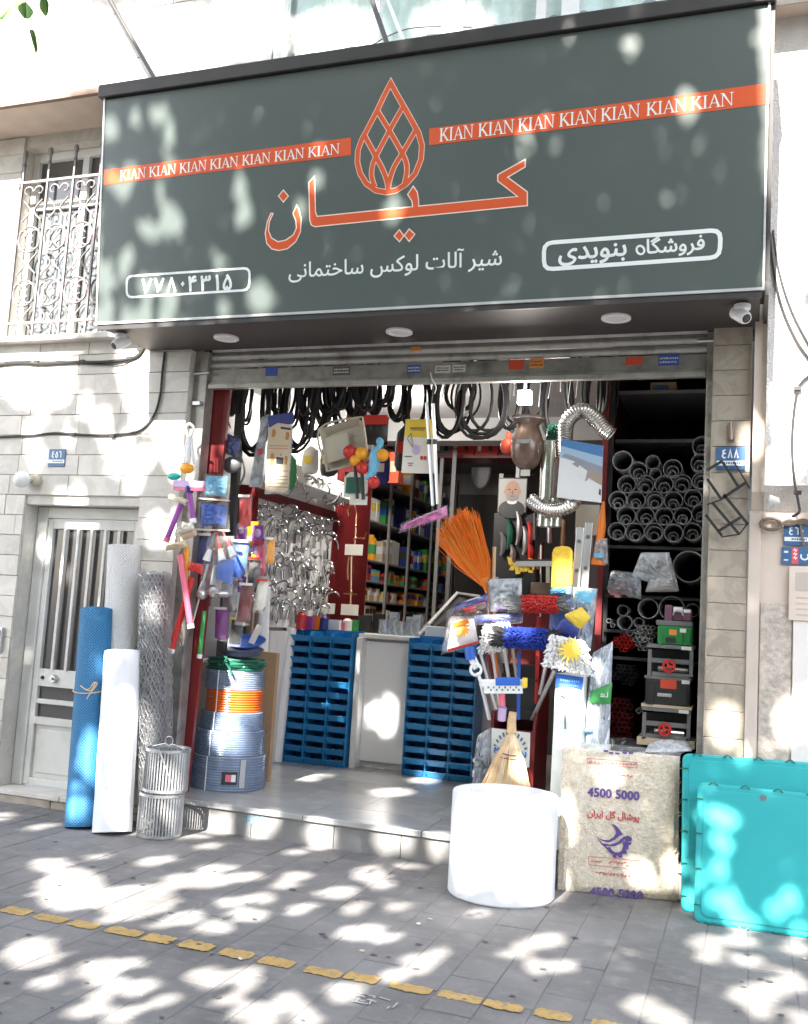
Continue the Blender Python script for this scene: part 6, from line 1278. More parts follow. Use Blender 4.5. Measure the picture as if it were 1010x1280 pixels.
ln = {'navy': 'navy', 'pink': 'pink', 'blue': 'blue', 'case_black': 'black', 'case_grey': 'grey', 'steel': 'silver', 'dark_red': 'dark red', 'paper': 'cream', 'red': 'red', 'purple': 'purple', 'white_plastic': 'white', 'amber': 'amber', 'teal': 'teal'}
for k, (px_, py_, w_, h_, c) in enumerate(lp):
    Y = .14 + .04 * (k % 6); a, b, c2, e = fr(px_ - w_ / 2, py_ - h_ / 2, px_ + w_ / 2, py_ + h_ / 2, Y); dx = U(-.03, .03)
    t = thing('hanging_pack', '%s small hanging pack %s' % (ln[c], lw[k]), 'pack', ((a + c2) / 2, Y, b), 'small packs at the left jamb')
    part(t, 'goods', pillow(G(), (a + dx, Y, b), (c2 + dx, Y, b), (c2, Y, e), (a, Y, e), .02, n=6, cr=.4), M[c]); part(t, 'film', pillow(G(), (a + dx - .01, Y, b - .02), (c2 + dx + .01, Y, b - .02), (c2 + .005, Y, e + .02), (a - .005, Y, e + .02), .026, n=6, cr=.6), M['film']); part(t, 'header_card', G().box((a, Y - .03, e), (c2, Y - .027, e + .018)), M[['paper', 'yellow', 'white_plastic', 'red'][k % 4]], smooth=False)
a, b, c, e = fr(309, 652, 322, 682, .36); t = one('yellow_pack', G().box((a, .36, b), (c, .37, e)), M['amber'], 'yellow pack with a white label between the purple columns', 'pack', smooth=False); part(t, 'white_label', G().box((a, .357, b + .03), (c, .36, b + .07)), M['paper'], smooth=False)
a, b, c, e = fr(290, 606, 322, 655, .5); one('red_pegboard', G().box((a, .5, b), (c, .51, e)), M['red_board'], 'red perforated panel behind the scourer packs', 'panel', smooth=False)
# grey tap-like bulk near the pegboard and rolls behind the card
# ================================================================== GOODS ON THE STEP
def roll(name, a, b, r, m, lab, cat='roll', grp='upright rolls at the left of the shop', cell=.016, n=40, hollow=True, wob=.0):
    a, b = V(a), V(b); L = (b - a).length; ax = (b - a).normalized()
    prof = [(.001 if not hollow else r * .3, .0), (r * .985, 0.0)] + [(r * (1 + U(-wob, wob)), L * k / 12) for k in range(13)] + [(r * .97, L)]
    if hollow: prof += [(r * .9, L - .003), (r * .82, L), (r * .7, L - .004), (r * .55, L - .001), (r * .4, L - .004), (r * .3, L - .01), (r * .28, L - .25)]
    else: prof += [(r * .9, L - .002), (r * .8, L), (r * .6, L - .002), (r * .3, L), (.001, L - .002)]
    g = G().lathe(prof, n, a, ax); o = one(name, g, m if not isinstance(m, str) else M[m], lab, cat, grp)
    me = o.data; uv = me.uv_layers.new(name='UVMap'); ic = round(2 * pi * r / cell)
    for p in me.polygons:
        ks = [me.loops[li].vertex_index for li in p.loop_indices]
        for li, vi in zip(p.loop_indices, ks):
            row, j = divmod(vi, n); jj = j
            if j == 0 and any(q % n == n - 1 for q in ks): jj = n
            uv.data[li].uv = (jj / n * ic, prof[row][1] / cell + (0 if 2 <= row <= 14 else prof[row][0] / cell))
    return o
t = roll('blue_net_roll', P(100, 1034, z=.0) + V((0, .02, 0)), P(121, 762, y=-.18), .112, 'blue_net', 'blue plastic netting roll tied with straw string, left of the white foam roll', cell=.020)
a, b = P(92, 864, y=-.50), P(128, 866, y=-.50)
qa = P(100, 1034, z=0).lerp(P(121, 762, y=-.18), .62); gst = G().tube(arc(qa, .116, 0, 2 * pi, 26, (1, 0, 0), (0, .98, .2))[:-1], .004, 5, closed=True); g = G()
s_ = P(118, 862, y=-.5)
g.tube(crom([s_ + V((-.04, -.02, .0)), s_ + V((.0, -.05, .01)), s_ + V((.03, -.05, .05)), s_ + V((.045, -.04, .04)), s_ + V((.015, -.06, -.02)), s_ + V((-.01, -.06, -.06))], 5), .0038, 5).tube(crom([s_ + V((-.09, -.03, .02)), s_ + V((-.03, -.05, .0)), s_ + V((.02, -.06, .0)), s_ + V((.04, -.05, .05))], 5), .0034, 5)
tst = one('straw_string', gst, M['straw'], 'straw string knotted round the blue netting roll', 'string'); part(tst, 'knot', g, M['straw'])
roll('white_foam_roll', P(140, 1040, z=.0), P(154, 815, y=-.22), .126, 'foam_white', 'tall plain white foam roll standing before the blue netting roll', hollow=False, wob=.006)
roll('white_net_roll', (P(150, 860, y=-.06).x, -.03, .09), P(157, 682, y=-.02), .124, 'white_net', 'tallest roll, pale grey white plastic netting leaning on the barred door', cell=.020)
# chicken wire roll: hexagonal netting wound in three layers
t = thing('wire_netting_roll', 'roll of silvery hexagonal chicken wire beside the tall pale netting roll', 'roll', tuple(P(188, 1040, z=0)), 'upright rolls at the left of the shop')
a, b = P(186, 1040, z=0) + V((0, .08, 0)), P(194, 716, y=-.09); L = (b - a).length; ax = (b - a).normalized(); u_ = ax.orthogonal().normalized(); w_2 = ax.cross(u_)
for lay, (r, n) in enumerate(((.112, 25), (.10, 22), (.085, 19))):
    g = G(); hh = .031; rows = int(L / hh)
    def nd(i, k):
        th = 2 * pi * (i + (.5 if k % 2 else 0)) / n + U(-.09, .09); rr = r * (1 + U(-.07, .07)); return a + ax * (k * hh + U(-.008, .008)) + (u_ * cos(th) + w_2 * sin(th)) * rr
    N_ = [[nd(i, k) for i in range(n)] for k in range(rows + 1)]
    for k in range(rows):
        for i in range(n):
            p = N_[k][i]
            for dq in ((0, -1) if k % 2 == 0 else (0, 1)):
                c = N_[k + 1][(i + dq) % n]; mid = p.lerp(c, .5); g.tube([p, mid + ax * U(-.006, .006), c], .0017, 3, caps=False)
    part(t, 'wire_layer', g, M['galv'], kind='stuff')
part(t, 'dark_core', G().lathe([(.06, .02), (.06, L - .02)], 16, a, ax), M['case_grey'])
# slatted metal cylinders
r = .142; c0 = P(198, 1050, z=0); d0 = V((c0.x - CAM.x, c0.y - CAM.y, 0)).normalized(); c0 = c0 + d0 * r
for k in range(2):
    z0 = k * .285; t = thing('slatted_metal_cylinder', ['lower of two stacked slatted metal cylinders in front of the chicken wire', 'upper of two stacked slatted metal cylinders, with a wire loop on top'][k], 'metal cage', (c0.x, c0.y, z0), 'slatted metal cylinders'); cx, cy = c0.x + .012 * k, c0.y + .01 * k
    g = G(); n = 44
    for j in range(n):
        th = 2 * pi * j / n; p = V((cx + r * cos(th), cy + r * sin(th), 0)); tn = V((-sin(th), cos(th), 0)); rd = V((cos(th), sin(th), 0))
        g.obox(p + V((0, 0, z0 + .14)), tn * .0055 + rd * .002, rd * .001, V((U(-.002, .002), 0, .125)))
    part(t, 'slats', g, M['galv'], smooth=False, kind='stuff')
    for z in (z0 + .012, z0 + .268): part(t, 'ring', G().lathe([(r - .004, -.009), (r + .005, -.009), (r + .005, .009), (r - .004, .009), (r - .004, -.009)], 40, (cx, cy, z)), M['galv'])
    if k:
        part(t, 'loop', G().tube(arc((cx, cy, z0 + .32), .03, 0, 2 * pi, 14)[:-1], .004, 5, closed=True).tube(crom([(cx - r + .02, cy, z0 + .275), (cx - .03, cy, z0 + .30), (cx, cy, z0 + .29), (cx + .04, cy, z0 + .30), (cx + r - .02, cy, z0 + .275)], 4), .004, 5), M['galv'])
        part(t, 'loose_strap', G().tube([(cx + .03, cy - r - .01, z0 + .27), (cx + .09, cy - r * .7, z0 + .1), (cx + .11, cy - r * .55, z0 + .02)], .006, 5), M['galv'])
# stack of hose coils
hx, hy = P(277, 965, y=.5).x, .60; z = FL
def zf(py, px=278): return P(px, py, y=hy - .24).z
lays = [(.272, 988, 946, 'hose_clear', 13, 'lowest and widest coil of clear hose on the step'), (.252, 944, 914, 'hose_grey', 11, 'second coil from below, grey clear hose'), (.226, 912, 891, 'hose_grey', 9, 'narrower grey hose coil under the orange one'), (.212, 890, 863, 'hose_orange', 9, 'bright orange hose coil in the stack'), (.214, 861, 838, 'hose_clear', 9, 'pale clear hose coil over the orange one')]
for R_h, y1, y0, m, n, lab in lays:
    z1 = zf(y0); hgt = z1 - z; rt = hgt / n / 2; prof = []
    for k in range(n):
        for q_ in np.linspace(-pi / 2, pi / 2, 5)[:-1]: prof.append((R_h - rt + rt * cos(q_), z + rt * (2 * k + 1) + rt * sin(q_)))
    prof.append((R_h - rt, z1)); prof += [(R_h - rt * 4, z1 - .001), (R_h * .55, z1 - .002), (R_h * .52, z1 - .01), (R_h * .52, z)]
    t = thing('hose_reel_coil', lab, 'hose', (hx, hy, z), 'stacked hose coils'); part(t, 'coil', G().lathe(prof, 48, (hx + U(-.008, .008), hy, 0)), M[m])
    if m != 'hose_orange':
        th = [(R_h + .006 + U(0, .006), zz) for zz in np.linspace(z + .004, z1 - .002, 8)]; rows = []
        for rr, zz in th: rows.append([(hx + (rr + U(-.003, .005)) * cos(q_), hy + (rr + U(-.003, .005)) * sin(q_), zz) for q_ in np.linspace(0, 2 * pi, 40, endpoint=False)])
        part(t, 'stretch_film', G().grid(rows, 0, True), M['film_blue'])
    an = -1.9 + (.25 if n > 6 else -.1); part(t, 'tie', G().beam((hx + (R_h + .014) * cos(an), hy + (R_h + .014) * sin(an), z), (hx + (R_h + .014) * cos(an), hy + (R_h + .014) * sin(an), z1), .006, .004), M['sign_white'], smooth=False)
    if n == 13:
        for a_, w_, m_, nm in ((-1.03, .055, 'ink_black', 'dark_label'), (-1.06, .02, 'pink', 'pink_mark'), (-.93, .016, 'sign_white', 'white_mark'), (-.70, .02, 'pipe_white', 'pale_strap')):
            h_ = .09 if 'label' in nm else .05 if 'mark' in nm else .2; zc = z + .10 if 'strap' not in nm else z + .13; e_ = .011 + (.004 if 'mark' in nm else 0)
            p = V((hx + (R_h + e_) * cos(a_), hy + (R_h + e_) * sin(a_), zc)); part(t, nm, G().obox(p, V((-sin(a_), cos(a_), 0)) * w_, V((cos(a_), sin(a_), 0)) * .0015, V((0, 0, h_ / 2))), M[m_], smooth=False)
    z = z1 + .001
g = G()
for k in range(7): g.tube([(hx + (.20 + U(-.02, .025)) * cos(q_ + k), hy + (.20 + U(-.02, .025)) * sin(q_ + k), z + .012 + .011 * k + .006 * sin(3 * q_)) for q_ in np.linspace(0, 2 * pi, 24, endpoint=False)], .011, 6, closed=True)
g.tube(crom([(hx - .2, hy - .1, z + .06), (hx - .1, hy - .2, z + .05), (hx + .02, hy - .235, z + .06), (hx + .06, hy - .22, z + .02), (hx + .1, hy - .24, z - .03)], 5), .008, 6).tube(crom([(hx + .02, hy - .24, z + .05), (hx + .05, hy - .25, z + .09), (hx + .0, hy - .22, z + .10)], 4), .008, 6)
t = one('green_hose_coil', g, M['dark_green'], 'thin dark green hose coil on top of the hose stack', 'hose', 'stacked hose coils'); part(t, 'white_fitting', G().tube([(hx - .24, hy - .14, z + .05), (hx - .17, hy - .12, z + .06)], .016, 8), M['white_plastic'])
z += .10
t = thing('dark_basin', 'shallow grey violet bowl lying on the green hose coil', 'bowl', (hx + .02, hy, z)); part(t, 'bowl', G().lathe([(.05, -.01), (.15, .02), (.175, .06), (.18, .062), (.16, .04), (.05, .01)], 28, (hx + .02, hy, z), (.08, -.1, 1)), mat('violet_grey', (.14, .16, .26), .3))
t = thing('blue_basin', 'bright blue bowl on top of the hose stack with a white tag', 'bowl', (hx + .06, hy, z + .05)); part(t, 'bowl', G().lathe([(.03, -.01), (.10, .01), (.145, .05), (.150, .05), (.11, .02), (.001, .005)], 28, (hx + .07, hy, z + .07), (.05, -.34, 1)), M['blue']); part(t, 'white_tag', G().beam((hx + .12, hy - .02, z + .10), (hx + .16, hy + .02, z + .24), .05, .004), M['paper'], smooth=False)
# cardboard, white rolls behind the stack
a, b, c, e = fr(302, 797, 342, 957, .95); one('cardboard_sheet', G().prism([(0, 0), (c - a, 0), (c - a - .0, e - b), (.02, e - b + .01)], (a, .95, FL), (1, 0, 0), (0, 0, 1), (0, .05, 0)).box((a + .02, .945, FL + .42), (c, .95, FL + .426)), M['cardboard'], 'tall brown cardboard pack standing behind the hose stack', 'cardboard', smooth=False, bevel=.003)
qb = P(346, 952, z=FL); one('white_tube', G().tube([qb, V((qb.x + .0, qb.y + .1, 1.36))], .045, 16), M['white_plastic'], 'slim white tube standing left of the blue bins', 'tube')
qb = P(334, 800, y=1.3); qt = P(331, 733, y=1.3); one('white_film_roll', G().tube([V((qb.x, 1.3, FL)), qt], .05, 16), M['foam_white'], 'white film roll standing behind the brown cardboard', 'roll', 'rolls behind the cardboard'); qt = P(318, 735, y=1.25); one('dark_film_roll', G().tube([V((qt.x, 1.25, FL)), qt], .05, 16), M['pot_brown'], 'dark brown film roll left of the white film roll', 'roll', 'rolls behind the cardboard')
qt = P(322, 690, y=1.4); one('silver_bag_bundle', pillow(G(), qt + V((-.09, 0, -.22)), qt + V((.07, 0, -.22)), qt + V((.08, 0, .1)), qt + V((-.06, 0, .12)), .05, cr=.5), M['film_grey'], 'crinkled silver bag of parts above the white film roll', 'bag')
one('counter_screen', G().box((LX + .02, 1.62, FL), (-3.885, 2.0, 1.33)), M['white_wall'], 'white counter side panel left of the blue bins', 'panel', smooth=False)

# ================================================================== RIGHT: MOP STAND AND CARTONS
X = lambda a, b, Y: P(540 + a / 4.591, 640 + b / 4.591, y=Y)
X9 = lambda a, b, Y: P(590 + a / 9.18, 890 + b / 9.18, y=Y)
t = thing('red_display_stand', 'dark red metal display stand holding the mops, with a white printed panel', 'display stand', tuple(X9(440, 900, .32)))
p00, p10 = X9(170, 900, .20), X9(660, 890, .20); zt_ = X9(440, 200, .20).z
part(t, 'front_panel', G().box((p00.x, .20, FL), (p10.x, .22, zt_)), M['red_board'], smooth=False); part(t, 'side_panel', G().prism([(0, 0), (.42, 0), (.42, 1.25), (.30, 1.25), (0, zt_ - FL)], (p10.x, .20, FL), (0, 1, 0), (0, 0, 1), (.02, 0, 0)), M['dark_red'], smooth=False, fix=True); part(t, 'side_panel', G().box((p00.x, .221, FL), (p00.x + .02, .6, .95)), M['dark_red'], smooth=False)
part(t, 'back_panel', G().box((p00.x + .021, .60, FL), (p10.x + .02, .62, 1.7)), M['dark_red'], smooth=False)
for zz in (.95, 1.15, 1.35): part(t, 'shelf_bar', G().box((p00.x + .03, .30, zz), (p10.x, .31, zz + .012)), M['case_black'], smooth=False)
wp = [X9(215, 635, .196), X9(655, 635, .196), X9(670, 240, .196), X9(225, 182, .196)]; o_ = wp[0]; part(t, 'white_panel', G().prism([((p - o_).x, (p - o_).z) for p in wp], o_, (1, 0, 0), (0, 0, 1), (0, .003, 0)), M['sign_white'], smooth=False, fix=True)
g = G(); cc_ = X9(435, 520, .1935); s9 = mpp(cc_) / 9.18
for k in range(11):
    th = radians(25 + k * 13); r0, r1 = 250 * s9, 300 * s9; stroke(g, [(r0 * cos(th) * .72, r0 * sin(th)), (r1 * cos(th) * .72, r1 * sin(th))], 22 * s9, cc_, NU, NV, NN, .001)
part(t, 'ray_marks', g, M['case_grey'], smooth=False)
for px_, py_, s_ in ((285, 435, 'M'), (592, 487, 'N')):
    c_ = X9(px_, py_, .1925); g = G(); g.prism([(42 * s9 * cos(q_), 46 * s9 * sin(q_)) for q_ in np.linspace(0, 2 * pi, 20, endpoint=False)], c_, NU, NV, NN * .0006); part(t, 'pale_disc', g, mat('pale_disc' + s_, (.45, .60, .80), .5), smooth=False, fix=True); g = G(); text(g, s_, c_ - V((27 * s9, .0016, 32 * s9)), NU, NV, NN, width=56 * s9, bold=.03); part(t, 'letter', g, M['blue'], smooth=False)
one('black_crate', G().box((p10.x - .25, .34, .9), (p10.x - .02, .55, 1.25)), M['case_black'], 'black crate inside the mop stand', 'crate', smooth=False)
# poles
def pole(a, b, r, m, lab, Y0=.25, Y1=.25): return one('broom_pole', G().tube([X(*a, Y0), X(*b, Y1)], r, 9), M[m], lab, 'pole', 'mop poles in the red stand')
pole((385, 1190), (275, 800), .011, 'alu', 'silver pole leaning far left in the red stand', .33, .22); pole((400, 1190), (345, 800), .011, 'alu', 'silver pole second from the left in the red stand', .33, .25); pole((330, 1190), (280, 980), .012, 'white_plastic', 'white pole slanting under the roller mop', .2, .12); pole((440, 950), (412, 770), .012, 'white_plastic', 'white pole right behind the white mop head', .33, .3); pole((485, 950), (462, 780), .011, 'beige', 'beige pole behind the blue chenille mop', .33, .3); pole((420, 960), (370, 790), .012, 'case_grey', 'dull grey pole in the middle of the stand', .36, .32); pole((355, 960), (315, 800), .014, 'dark_red', 'dark red pole in the stand', .38, .32)
pole((495, 1190), (500, 800), .012, 'blue', 'blue pole under the blue chenille mop', .2, .16); pole((600, 1100), (612, 600), .014, 'red', 'red pole under the red brush', .34, .3); pole((575, 1190), (705, 905), .014, 'galv', 'grey pole slanting right under the white sun mop', .3, .1); pole((610, 1090), (660, 850), .012, 'alu', 'silver pole right of the red pole', .34, .25)
# orange broom
def fan(base, tips, n, rad, m, spread=.05, bend=.0, Yd=.05, curve=.15):
    g = G(); base = V(base)
    for k in range(n):
        f = random.random(); i = f * (len(tips) - 1); j = min(int(i), len(tips) - 2); e = V(tips[j]).lerp(V(tips[j + 1]), i - j)
        e = e + V((U(-1, 1) * spread * .4, U(-Yd, Yd), U(-1, .35) * spread)); b = base + V((U(-.012, .012), U(-.012, .012), 0)); md = b.lerp(e, .5) + V((U(-.01, .01) + bend * (f - .5), U(-.01, .01), 0))
        g.tube([b, md, e], [rad, rad, rad * .5], 3, caps=False)
    return g
t = thing('orange_broom', 'upturned orange bristled broom fanning out above the mop stand', 'broom', tuple(X(315, 450, .3)))
part(t, 'bristles', fan(X(322, 450, .28), [X(45, 125, .26), X(85, 60, .26), X(140, 30, .26), X(185, 0, .26), X(225, 10, .27), X(262, 60, .28)], 620, .0022, 'orange_bristle', .09, .06, .03), M['orange_bristle'], kind='stuff'); part(t, 'pale_bristles', fan(X(322, 450, .28), [X(45, 125, .26), X(85, 60, .26), X(140, 28, .26), X(185, -5, .26), X(225, 5, .27), X(262, 55, .28)], 220, .0020, 'orange_tip', .10, .07, .035), M['orange_tip'], kind='stuff'); part(t, 'binding', G().tube([X(300, 380, .28), X(325, 470, .28)], [.03, .02], 10), M['orange']); part(t, 'pole', G().tube([X(325, 470, .28), X(400, 1190, .36)], .013, 8), M['orange'])
one('wooden_pole', G().tube([X(352, 430, .35), X(358, 200, .35)], .013, 8), M['straw'], 'bare wooden pole right of the orange bristles', 'pole')
def bagged(lab, nm, cat, c, Y, parts_, th=.04, fm='film', cr=.3):
    t = thing(nm, lab, cat, tuple(X(c[0][0], c[0][1], Y)), 'wrapped mop heads in the stand')
    for pn, q_, m, dy, tk in parts_: part(t, pn, pillow(G(), *[X(*p, Y + dy) for p in q_], tk, n=8, cr=cr), M[m])
    if fm: part(t, 'film', pillow(G(), *[X(*p, Y) for p in c], th, n=12, cr=.5), M[fm])
    return t
bagged('grey wrapped brush head standing behind the red brush', 'wrapped_brush', 'brush', ((335, 570), (515, 575), (515, 380), (318, 385)), .22, [('dark_pad', ((340, 470), (510, 470), (512, 385), (322, 390)), 'case_grey', .03, .03), ('green_band', ((350, 520), (510, 520), (510, 470), (345, 465)), 'dark_green', .03, .03), ('violet_block', ((370, 570), (430, 565), (430, 525), (370, 530)), 'purple', .0, .02)], .04, 'film_grey')
bagged('navy and red wrapped mop head at the left of the stand', 'wrapped_mop', 'mop', ((75, 660), (330, 590), (325, 470), (90, 560)), .18, [('navy_pad', ((110, 600), (325, 540), (320, 465), (140, 530)), 'navy', .03, .04), ('red_band', ((120, 605), (310, 555), (305, 515), (135, 565)), 'red', -.005, .03)], .05)
for p0_, p1_ in (((130, 585), (185, 570)), ((250, 550), (305, 538))): part(bpy.data.objects['wrapped_mop'], 'black_clip', G().beam(X(*p0_, .135), X(*p1_, .135), .03, .01), M['ink_black'], smooth=False)
ob = bagged('clear wrapped white mop with an orange sun print at the left of the stand', 'wrapped_mop', 'mop', ((50, 820), (270, 760), (250, 600), (100, 600)), .10, [('white_pad', ((85, 800), (265, 745), (240, 610), (115, 625)), 'strand_white', .03, .03), ('red_band', ((88, 805), (268, 752), (268, 738), (88, 788)), 'red', -.03, .008)], .05)
def sun(c, R1, R2, Y, m, par, nm='sun_print', n=14):
    o = X(*c, Y); s = mpp(o) / 4.591; pts = []
    for k in range(2 * n): rr = (R2 if k % 2 == 0 else R1) * s * U(.85, 1.1); pts.append((rr * cos(pi * k / n), rr * sin(pi * k / n)))
    part(par, nm, G().prism(pts, o, (1, 0, 0), (0, .35, 1), (0, -.004, 0)), M[m], smooth=False, fix=True)
sun((165, 670), 38, 55, .045, 'amber', ob); part(ob, 'sun_text_block', G().beam(X(120, 650, .038), X(210, 625, .038), .03, .004), M['orange'], smooth=False)
bagged('dark navy wrapped strip under the grey brush head', 'wrapped_strip', 'mop', ((230, 650), (520, 640), (525, 580), (240, 590)), .16, [('dark_pad', ((235, 640), (515, 630), (520, 585), (245, 595)), 'navy', .02, .03)], .04)
def shag(lab, nm, a, b, r, m, n, ends=None, Y=.1, sl=.03):
    a, b = X(*a, Y), X(*b, Y); t = thing(nm, lab, 'mop', tuple(a.lerp(b, .5))); ax = (b - a); L = ax.length; d = ax.normalized(); u1 = d.orthogonal().normalized(); u2 = d.cross(u1)
    part(t, 'core', G().tube([a, b], r * .72, 12), M[m]); g = G(); ge = G()
    for k in range(n):
        f = random.random(); th = U(0, 2 * pi); c = a + ax * f; rd = u1 * cos(th) + u2 * sin(th); e_ = ends and (f < .13 or f > .87)
        tip = c + rd * (r + U(0, sl)) + d * U(-.03, .03) + (d * (.05 if f > .5 else -.05) if e_ else V((0, 0, 0))); (ge if e_ else g).tube([c + rd * r * .6, tip], [.0065, .0045], 4)
    part(t, 'strands', g, M[m], kind='stuff')
    if ends and ge.v: part(t, 'end_tufts', ge, M[ends], kind='stuff')
    return t
shag('bright blue chenille mop head with black ends', 'blue_chenille_mop', (395, 715), (690, 735), .060, 'mop_blue', 1100, 'ink_black', .06, .012); shag('red bristled brush head behind the blue chenille mop', 'red_brush', (495, 528), (745, 530), .050, 'red', 900, 'case_grey', .13, .012)
t = thing('white_mop', 'fuzzy white mop head between the blue mop and the sun printed pack', 'mop', tuple(X(360, 800, .12)))
part(t, 'pad', pillow(G(), X(270, 800, .12), X(395, 760, .12), X(440, 640, .12), X(345, 640, .12), .045, cr=.25), M['strand_white'])
g = G()
for k in range(700):
    f, h = random.random(), random.random(); c = X(270 + 150 * f + 30 * h, 795 - 150 * h - 10 * f, .10 + U(-.03, .04)); g.tube([c, c + V((U(-.018, .018), U(-.03, .0), U(-.03, .012)))], [.006, .004], 3)
part(t, 'strands', g, M['strand_white'], kind='stuff')
t = thing('sun_mop', 'white fluffy mop head with a yellow sun print at the right of the stand', 'mop', tuple(X(770, 930, .03)))
part(t, 'pad', pillow(G(), X(645, 885, .02), X(910, 945, .02), X(878, 742, .02), X(692, 705, .02), .05, cr=.12), M['strand_white']); g = G()
for k in range(900):
    x_, y_ = U(-.03, 1.03), U(-.03, 1.0); c = X(692 + (648 - 692) * y_ + x_ * (182 + 80 * y_), 708 + 168 * y_ + x_ * (35 + 20 * y_), -.022 + U(-.012, .01)); ed = max(0, abs(x_ - .5) * 2 - .6)
    g.tube([c, c + V((U(-.012, .012) + (.03 * ed if x_ > .5 else -.03 * ed), U(-.012, .0), -U(.006, .022)))], [.006, .004], 3)
part(t, 'strands', g, M['strand_white'], kind='stuff'); sun((800, 790), 42, 85, -.062, 'yellow', t)
# yellow sponge mop, blue packs, yellow cloth
t = thing('yellow_sponge_mop', 'upright yellow sponge mop head with a blue base', 'mop', tuple(X(740, 450, .2))); q4 = [X(680, 430, .2), X(800, 420, .2), X(805, 215, .2), X(690, 215, .2)]
part(t, 'sponge', G().prism([((p - q4[0]).x, (p - q4[0]).z) for p in (X(680, 440, .2), X(802, 425, .2), X(805, 230, .2), X(790, 200, .2), X(745, 193, .2), X(700, 203, .2), X(688, 232, .2))], q4[0], (1, 0, 0), (0, 0, 1), (0, .05, 0)), M['sponge_yellow'], smooth=False, fix=True, bevel=.012)
part(t, 'blue_base', pillow(G(), X(680, 475, .19), X(800, 475, .19), X(800, 425, .19), X(680, 440, .19), .03), M['sky_blue']); part(t, 'white_code', G().box((X(768, 470, .14).x, .14, X(768, 470, .14).z), (X(795, 440, .14).x, .143, X(795, 440, .14).z)), M['sign_white'], smooth=False)
t = bagged('light blue fuzzy mop in a clear pack with a blue label', 'wrapped_mop', 'mop', ((790, 800), (910, 800), (950, 440), (810, 430)), .24, [('fuzz', ((815, 570), (935, 565), (945, 445), (815, 440)), 'sky_blue', .0, .04), ('blue_label', ((720, 760), (905, 810), (925, 580), (740, 560)), 'blue', .03, .02)], .05, 'film_grey')
t = bagged('royal blue carded pack behind the yellow cloth', 'wrapped_mop', 'mop', ((670, 690), (800, 690), (800, 480), (680, 480)), .2, [('blue_card', ((675, 690), (800, 690), (800, 480), (680, 480)), 'blue', .03, .02)], .03)
t = thing('yellow_cloth_pack', 'yellow folded cloth over a blue card, right of the red brush', 'cloth', tuple(X(800, 720, .08))); part(t, 'cloth', pillow(G(), X(840, 690, .08), X(915, 605, .08), X(860, 545, .08), X(755, 590, .08), .035, cr=.15), M['yellow']); part(t, 'blue_card', pillow(G(), X(690, 690, .07), X(830, 735, .07), X(850, 660, .07), X(750, 610, .07), .02, cr=.2), M['navy'])
one('dark_block', G().box((X(520, 470, .42).x, .42, X(520, 470, .42).z), (X(590, 350, .42).x, .46, X(590, 350, .42).z)), M['case_black'], 'black square block behind the brown brush', 'block', smooth=False); a, b, c, e = fr(663, 728, 687, 743, .36); one('brown_brush', G().box((a, .36, b), (c, .42, e)), M['pot_brown'], 'brown block brush above the red brush', 'brush', bevel=.006)
t = thing('floor_squeegee', 'wide floor squeegee with a black blade behind the yellow sponge mop', 'squeegee', tuple(X(680, 320, .45))); part(t, 'blade', G().beam(X(485, 285, .45), X(880, 283, .45), .03, .03), M['ink_black'], smooth=False); part(t, 'bar', G().beam(X(480, 297, .44), X(875, 297, .44), .035, .02), M['alu'], smooth=False); part(t, 'neck', G().tube([X(665, 300, .45), X(665, 520, .45)], .014, 8), M['beige']); part(t, 'pole', G().tube([X(625, 190, .47), X(622, 600, .47)], .006, 6), M['steel'])
# roller mop with blue clamp
t = thing('roller_mop', 'white and blue sponge roller mop with printed label in front of the poles', 'mop', tuple(X(400, 1030, .05))); part(t, 'roller', G().beam(X(280, 985, .05), X(545, 985, .05), .055, .05), M['white_plastic'], smooth=False, bevel=.012); part(t, 'label', G().beam(X(300, 1018, .02), X(520, 1018, .02), .05, .006), M['sign_white'], smooth=False); part(t, 'blue_band', G().beam(X(365, 972, .015), X(505, 972, .015), .05, .006), M['blue'], smooth=False); part(t, 'yellow_end', G().beam(X(520, 978, .015), X(547, 980, .015), .06, .008), M['yellow'], smooth=False)
g = G()
for k in range(12): c = X(318 + k * 16, 1012 + (k % 2) * 14, .013); g.box((c.x, c.y, c.z), (c.x + U(.006, .012), c.y + .002, c.z + .012))
part(t, 'label_print', g, M['case_grey'], smooth=False); part(t, 'bracket', G().tube([X(400, 1040, .05), X(402, 1110, .06)], .022, 8), M['pink']); part(t, 'lilac_grip', G().tube([X(405, 1120, .08), X(400, 1195, .1)], .026, 10), M['lilac'])
t = thing('blue_clamp_mop', 'white mop clamp with a blue collar under the sun printed pack', 'mop', tuple(X(240, 930, .06))); part(t, 'collar', G().tube([X(215, 780, .08), X(225, 850, .07)], .035, 10), M['blue']); part(t, 'clamp', G().tube([X(222, 840, .07), X(252, 900, .06)], .018, 8).tube([X(243, 835, .07), X(270, 890, .06)], .012, 8).tube(arc(X(252, 905, .05), .035, 0, 2 * pi, 14)[:-1], .01, 6, closed=True), M['white_plastic']); part(t, 'pole', G().tube([X(262, 920, .06), X(280, 975, .06)], .012, 8), M['white_plastic'])
